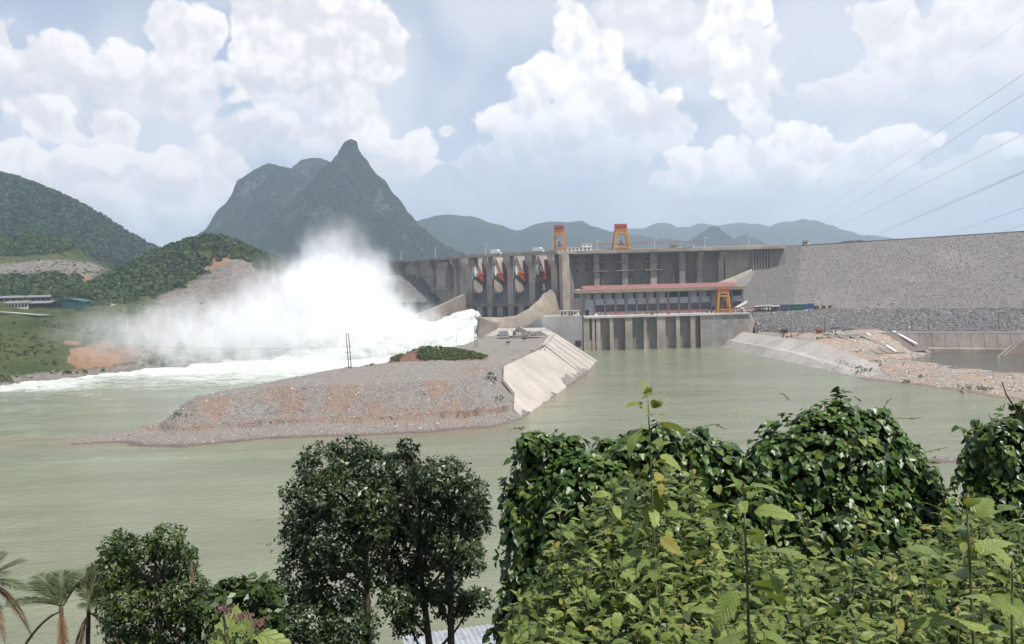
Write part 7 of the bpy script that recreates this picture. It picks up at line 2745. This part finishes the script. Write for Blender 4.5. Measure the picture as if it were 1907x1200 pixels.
TOPS_X = [930, 960, 1000, 1040, 1090, 1150, 1240, 1300, 1350, 1450, 1540, 1650, 1720, 1790, 1850, 1907, 1990]
TOPS_Y = [1180, 1105, 1020, 955, 915, 850, 820, 870, 930, 1000, 1010, 1000, 960, 915, 925, 940, 950]
rs = random.Random(77)
spots = []
tries = 0
while len(spots) < 102 and tries < 6000:
    tries += 1
    px = rs.uniform(945, 1960)
    top = float(np.interp(px, TOPS_X, TOPS_Y))
    py = top + (1195 - top) * rs.random() ** 0.9
    if all(((px - a) / 34) ** 2 + ((py - b) / 26) ** 2 > 1 for a, b in spots):
        spots.append((px, py))
HLAB = {}
_ord = sorted(spots, key=lambda s: s[1])
_nth = ('first', 'second', 'third', 'fourth', 'fifth', 'sixth', 'seventh', 'eighth', 'ninth', 'tenth', 'eleventh', 'twelfth', 'thirteenth', 'fourteenth', 'fifteenth', 'sixteenth', 'seventeenth')
_rows = ('uppermost', 'second', 'third', 'fourth', 'fifth', 'lowest')
for i_ in range(6):
    row = sorted(_ord[i_ * len(_ord) // 6:(i_ + 1) * len(_ord) // 6])
    for j_, s_ in enumerate(row):
        HLAB[s_] = 'pale herb, %s from the left in the %s tier of the stand' % (_nth[j_], _rows[i_])
for k, (px, py) in enumerate(_ord):
    top = float(np.interp(px, TOPS_X, TOPS_Y))
    f = (py - top) / max(1, 1200 - top)
    Y = 4.3 - 1.5 * f + rs.uniform(-0.25, 0.25)
    herb(HLAB[(px, py)], px, py, Y, 10, rs.uniform(0.72, 1.15), 900 + k, 'herbs of the lower right stand')
herb('tallest pale herb, its tip rising above the wide thicket against the water', 1206, 728, 3.6, 26, 1.35, 701, lean=-0.03, tight=0.62)
herb('pale herb with small leaves half way up the wide thicket', 1290, 880, 4.4, 10, 1.1, 702)
herb('slender herb at the left of the stand before the thicket edge', 1040, 942, 4.3, 10, 1.15, 703)
herb('near herb with a dark bare stem and large bright leaves', 1385, 912, 2.0, 13, 1.3, 704, lean=-0.02, tight=0.75)
herb('near herb with long broad leaves close to the right edge', 1800, 930, 2.3, 13, 1.5, 705, lean=-0.05, tight=0.75)
herb('near herb filling the right bottom corner', 1885, 1060, 2.0, 8, 1.5, 706)
for k, (px, py) in enumerate(((1505, 965), (1612, 968))):
    herb(('left' if k == 0 else 'right') + ' of two glossy upright shoots before the domed thicket', px, py, 5.6, 7, 1.25, 720 + k)

# undergrowth that closes the gaps between the stems
n = 15000
px = rng.uniform(925, 2000, n)
top = np.interp(px, TOPS_X, TOPS_Y)
py = top + 40 + (1330 - top) * rng.random(n)
Yd = 4.9 - 1.6 * np.clip((py - top) / (1200 - top), 0, 1.3) + 0.5 * rng.random(n)
P = np.array([tuple(atY(a, b, c)) for a, b, c in zip(px, py, Yd)])
hb = herb_leaf(0.5)
simple = (hb[0][[0, 20, 24, 22, 45, 49, 47, 65 + 2]], None)
dirs = unit(rng.normal(size=(n, 3)) * np.array((1, 1, 0.5)))
V, F, tn = place_leaves(P, unit(rng.normal(size=(n, 3)) * 0.5 + np.array((0, -0.2, 1))), dirs, 0.04 + 0.04 * rng.random(n), LEAF_Q[0] * np.array((1.2, 1, 1)), LEAF_Q[1], rng.random(n) ** 1.5)
tag(ob('undergrowth', np_mesh('undergrowth', V, F, M['herb_mass'], False, tn)), 'tangled leafy undergrowth beneath the herbs at lower right', 'undergrowth', kind='stuff')

# ------------------------------------------------------------------ big-leaved flowering plant at the bottom edge
fp = empty('flowering_plant', tuple(atY(435, 1330, 2.3)))
tag(fp, 'large-leaved plant with mauve flower heads at the bottom edge', 'plant')
o_ = Vector(fp.location)


M['big_leaf'] = mat_leaf('broad_soft_leaf', (0.10, 0.145, 0.03), (0.19, 0.235, 0.06), 0.5, 0.3, obj_random=True, spec=0.3, vein=60.0)
_a, _b = herb_leaf(0.4)
BIG_ME = np_mesh('leaf', _a * SCALE_L, _b, M['big_leaf'], True)


def big_leaf(a, b, nor, w):
    a, b = Vector(atY(*a, 2.3)) - o_, Vector(atY(*b, 2.25)) - o_
    lo = bpy.data.objects.new('leaf', BIG_ME)
    COL.objects.link(lo)
    lo.parent = fp
    m = frame_mat(a, nor, b - a, (b - a).length / SCALE_L * 1.1)
    lo.matrix_local = m @ Matrix.Diagonal((w, 1, 1, 1))


big_leaf((408, 1230), (405, 1150), (0, -1, 0.35), 1.1)
big_leaf((470, 1180), (545, 1172), (0, -0.5, 1), 0.8)
big_leaf((455, 1230), (448, 1160), (0.2, -1, 0.4), 0.8)
MB().tube([Vector((0, 0, 0)), Vector(atY(425, 1200, 2.32)) - o_, Vector(atY(415, 1142, 2.32)) - o_], [0.008, 0.006, 0.004], 6).build('stem', M['stem'], fp, True)
MB().tube([Vector((0, 0, 0)), Vector(atY(455, 1200, 2.34)) - o_, Vector(atY(470, 1160, 2.34)) - o_], [0.008, 0.005, 0.003], 6).build('stem', M['stem'], fp, True)
for (px, py, w, h) in ((416, 1137, 0.026, 0.011), (455, 1150, 0.036, 0.010), (482, 1160, 0.022, 0.012)):
    c = Vector(atY(px, py, 2.3)) - o_
    mb = MB()
    r = random.Random(px)
    for k in range(46):
        p = c + Vector((r.gauss(0, w * 0.45), r.gauss(0, 0.008), r.gauss(0, h * 0.55)))
        s = r.uniform(0.003, 0.006)
        mb.box(p, (s, s, s * 1.4), r.random() * 3, 0.6)
    mb.build('flower_head', M['flower'], fp)

# ------------------------------------------------------------------ house roof below the trees
hs = empty('hillside_house', tuple(Vector(atY(905, 1186, 40)) - Vector((0, 0, 5.25))))
tag(hs, 'low house with a corrugated grey metal roof at the bottom edge', 'house')
MB().bb(-3.0, 5.0, 1.4, 6.0, -2.5, 2.1).build('wall', M['dark_earth'], hs)
pr = []
for i in range(64):
    x = -3.6 + 10 * i / 63
    pr.append((x, 0.045 * math.cos(i * math.pi)))
mb = MB()
vs = [(x, 0.0, 3.25 + z) for x, z in pr] + [(x, 7.0, 2.75 + z) for x, z in pr]
nn = len(pr)
mb.add(vs, [(i, i + 1, nn + i + 1, nn + i) for i in range(nn - 1)])
o = mb.build('roof', M['metal_roof'], hs)
o.rotation_euler = (0, 0, R(14))
ter = MB().hexa([(-6.8, 0.6, 1.8), (6, 1.2, 1.8), (6, 3.0, 1.8), (-6.8, 2.4, 1.8)], [(-6.8, 0.6, 2.35), (6, 1.2, 3.0), (6, 3.0, 3.0), (-6.8, 2.4, 2.35)])
ter.build('terrace_slab', M['dark_earth'], hs)
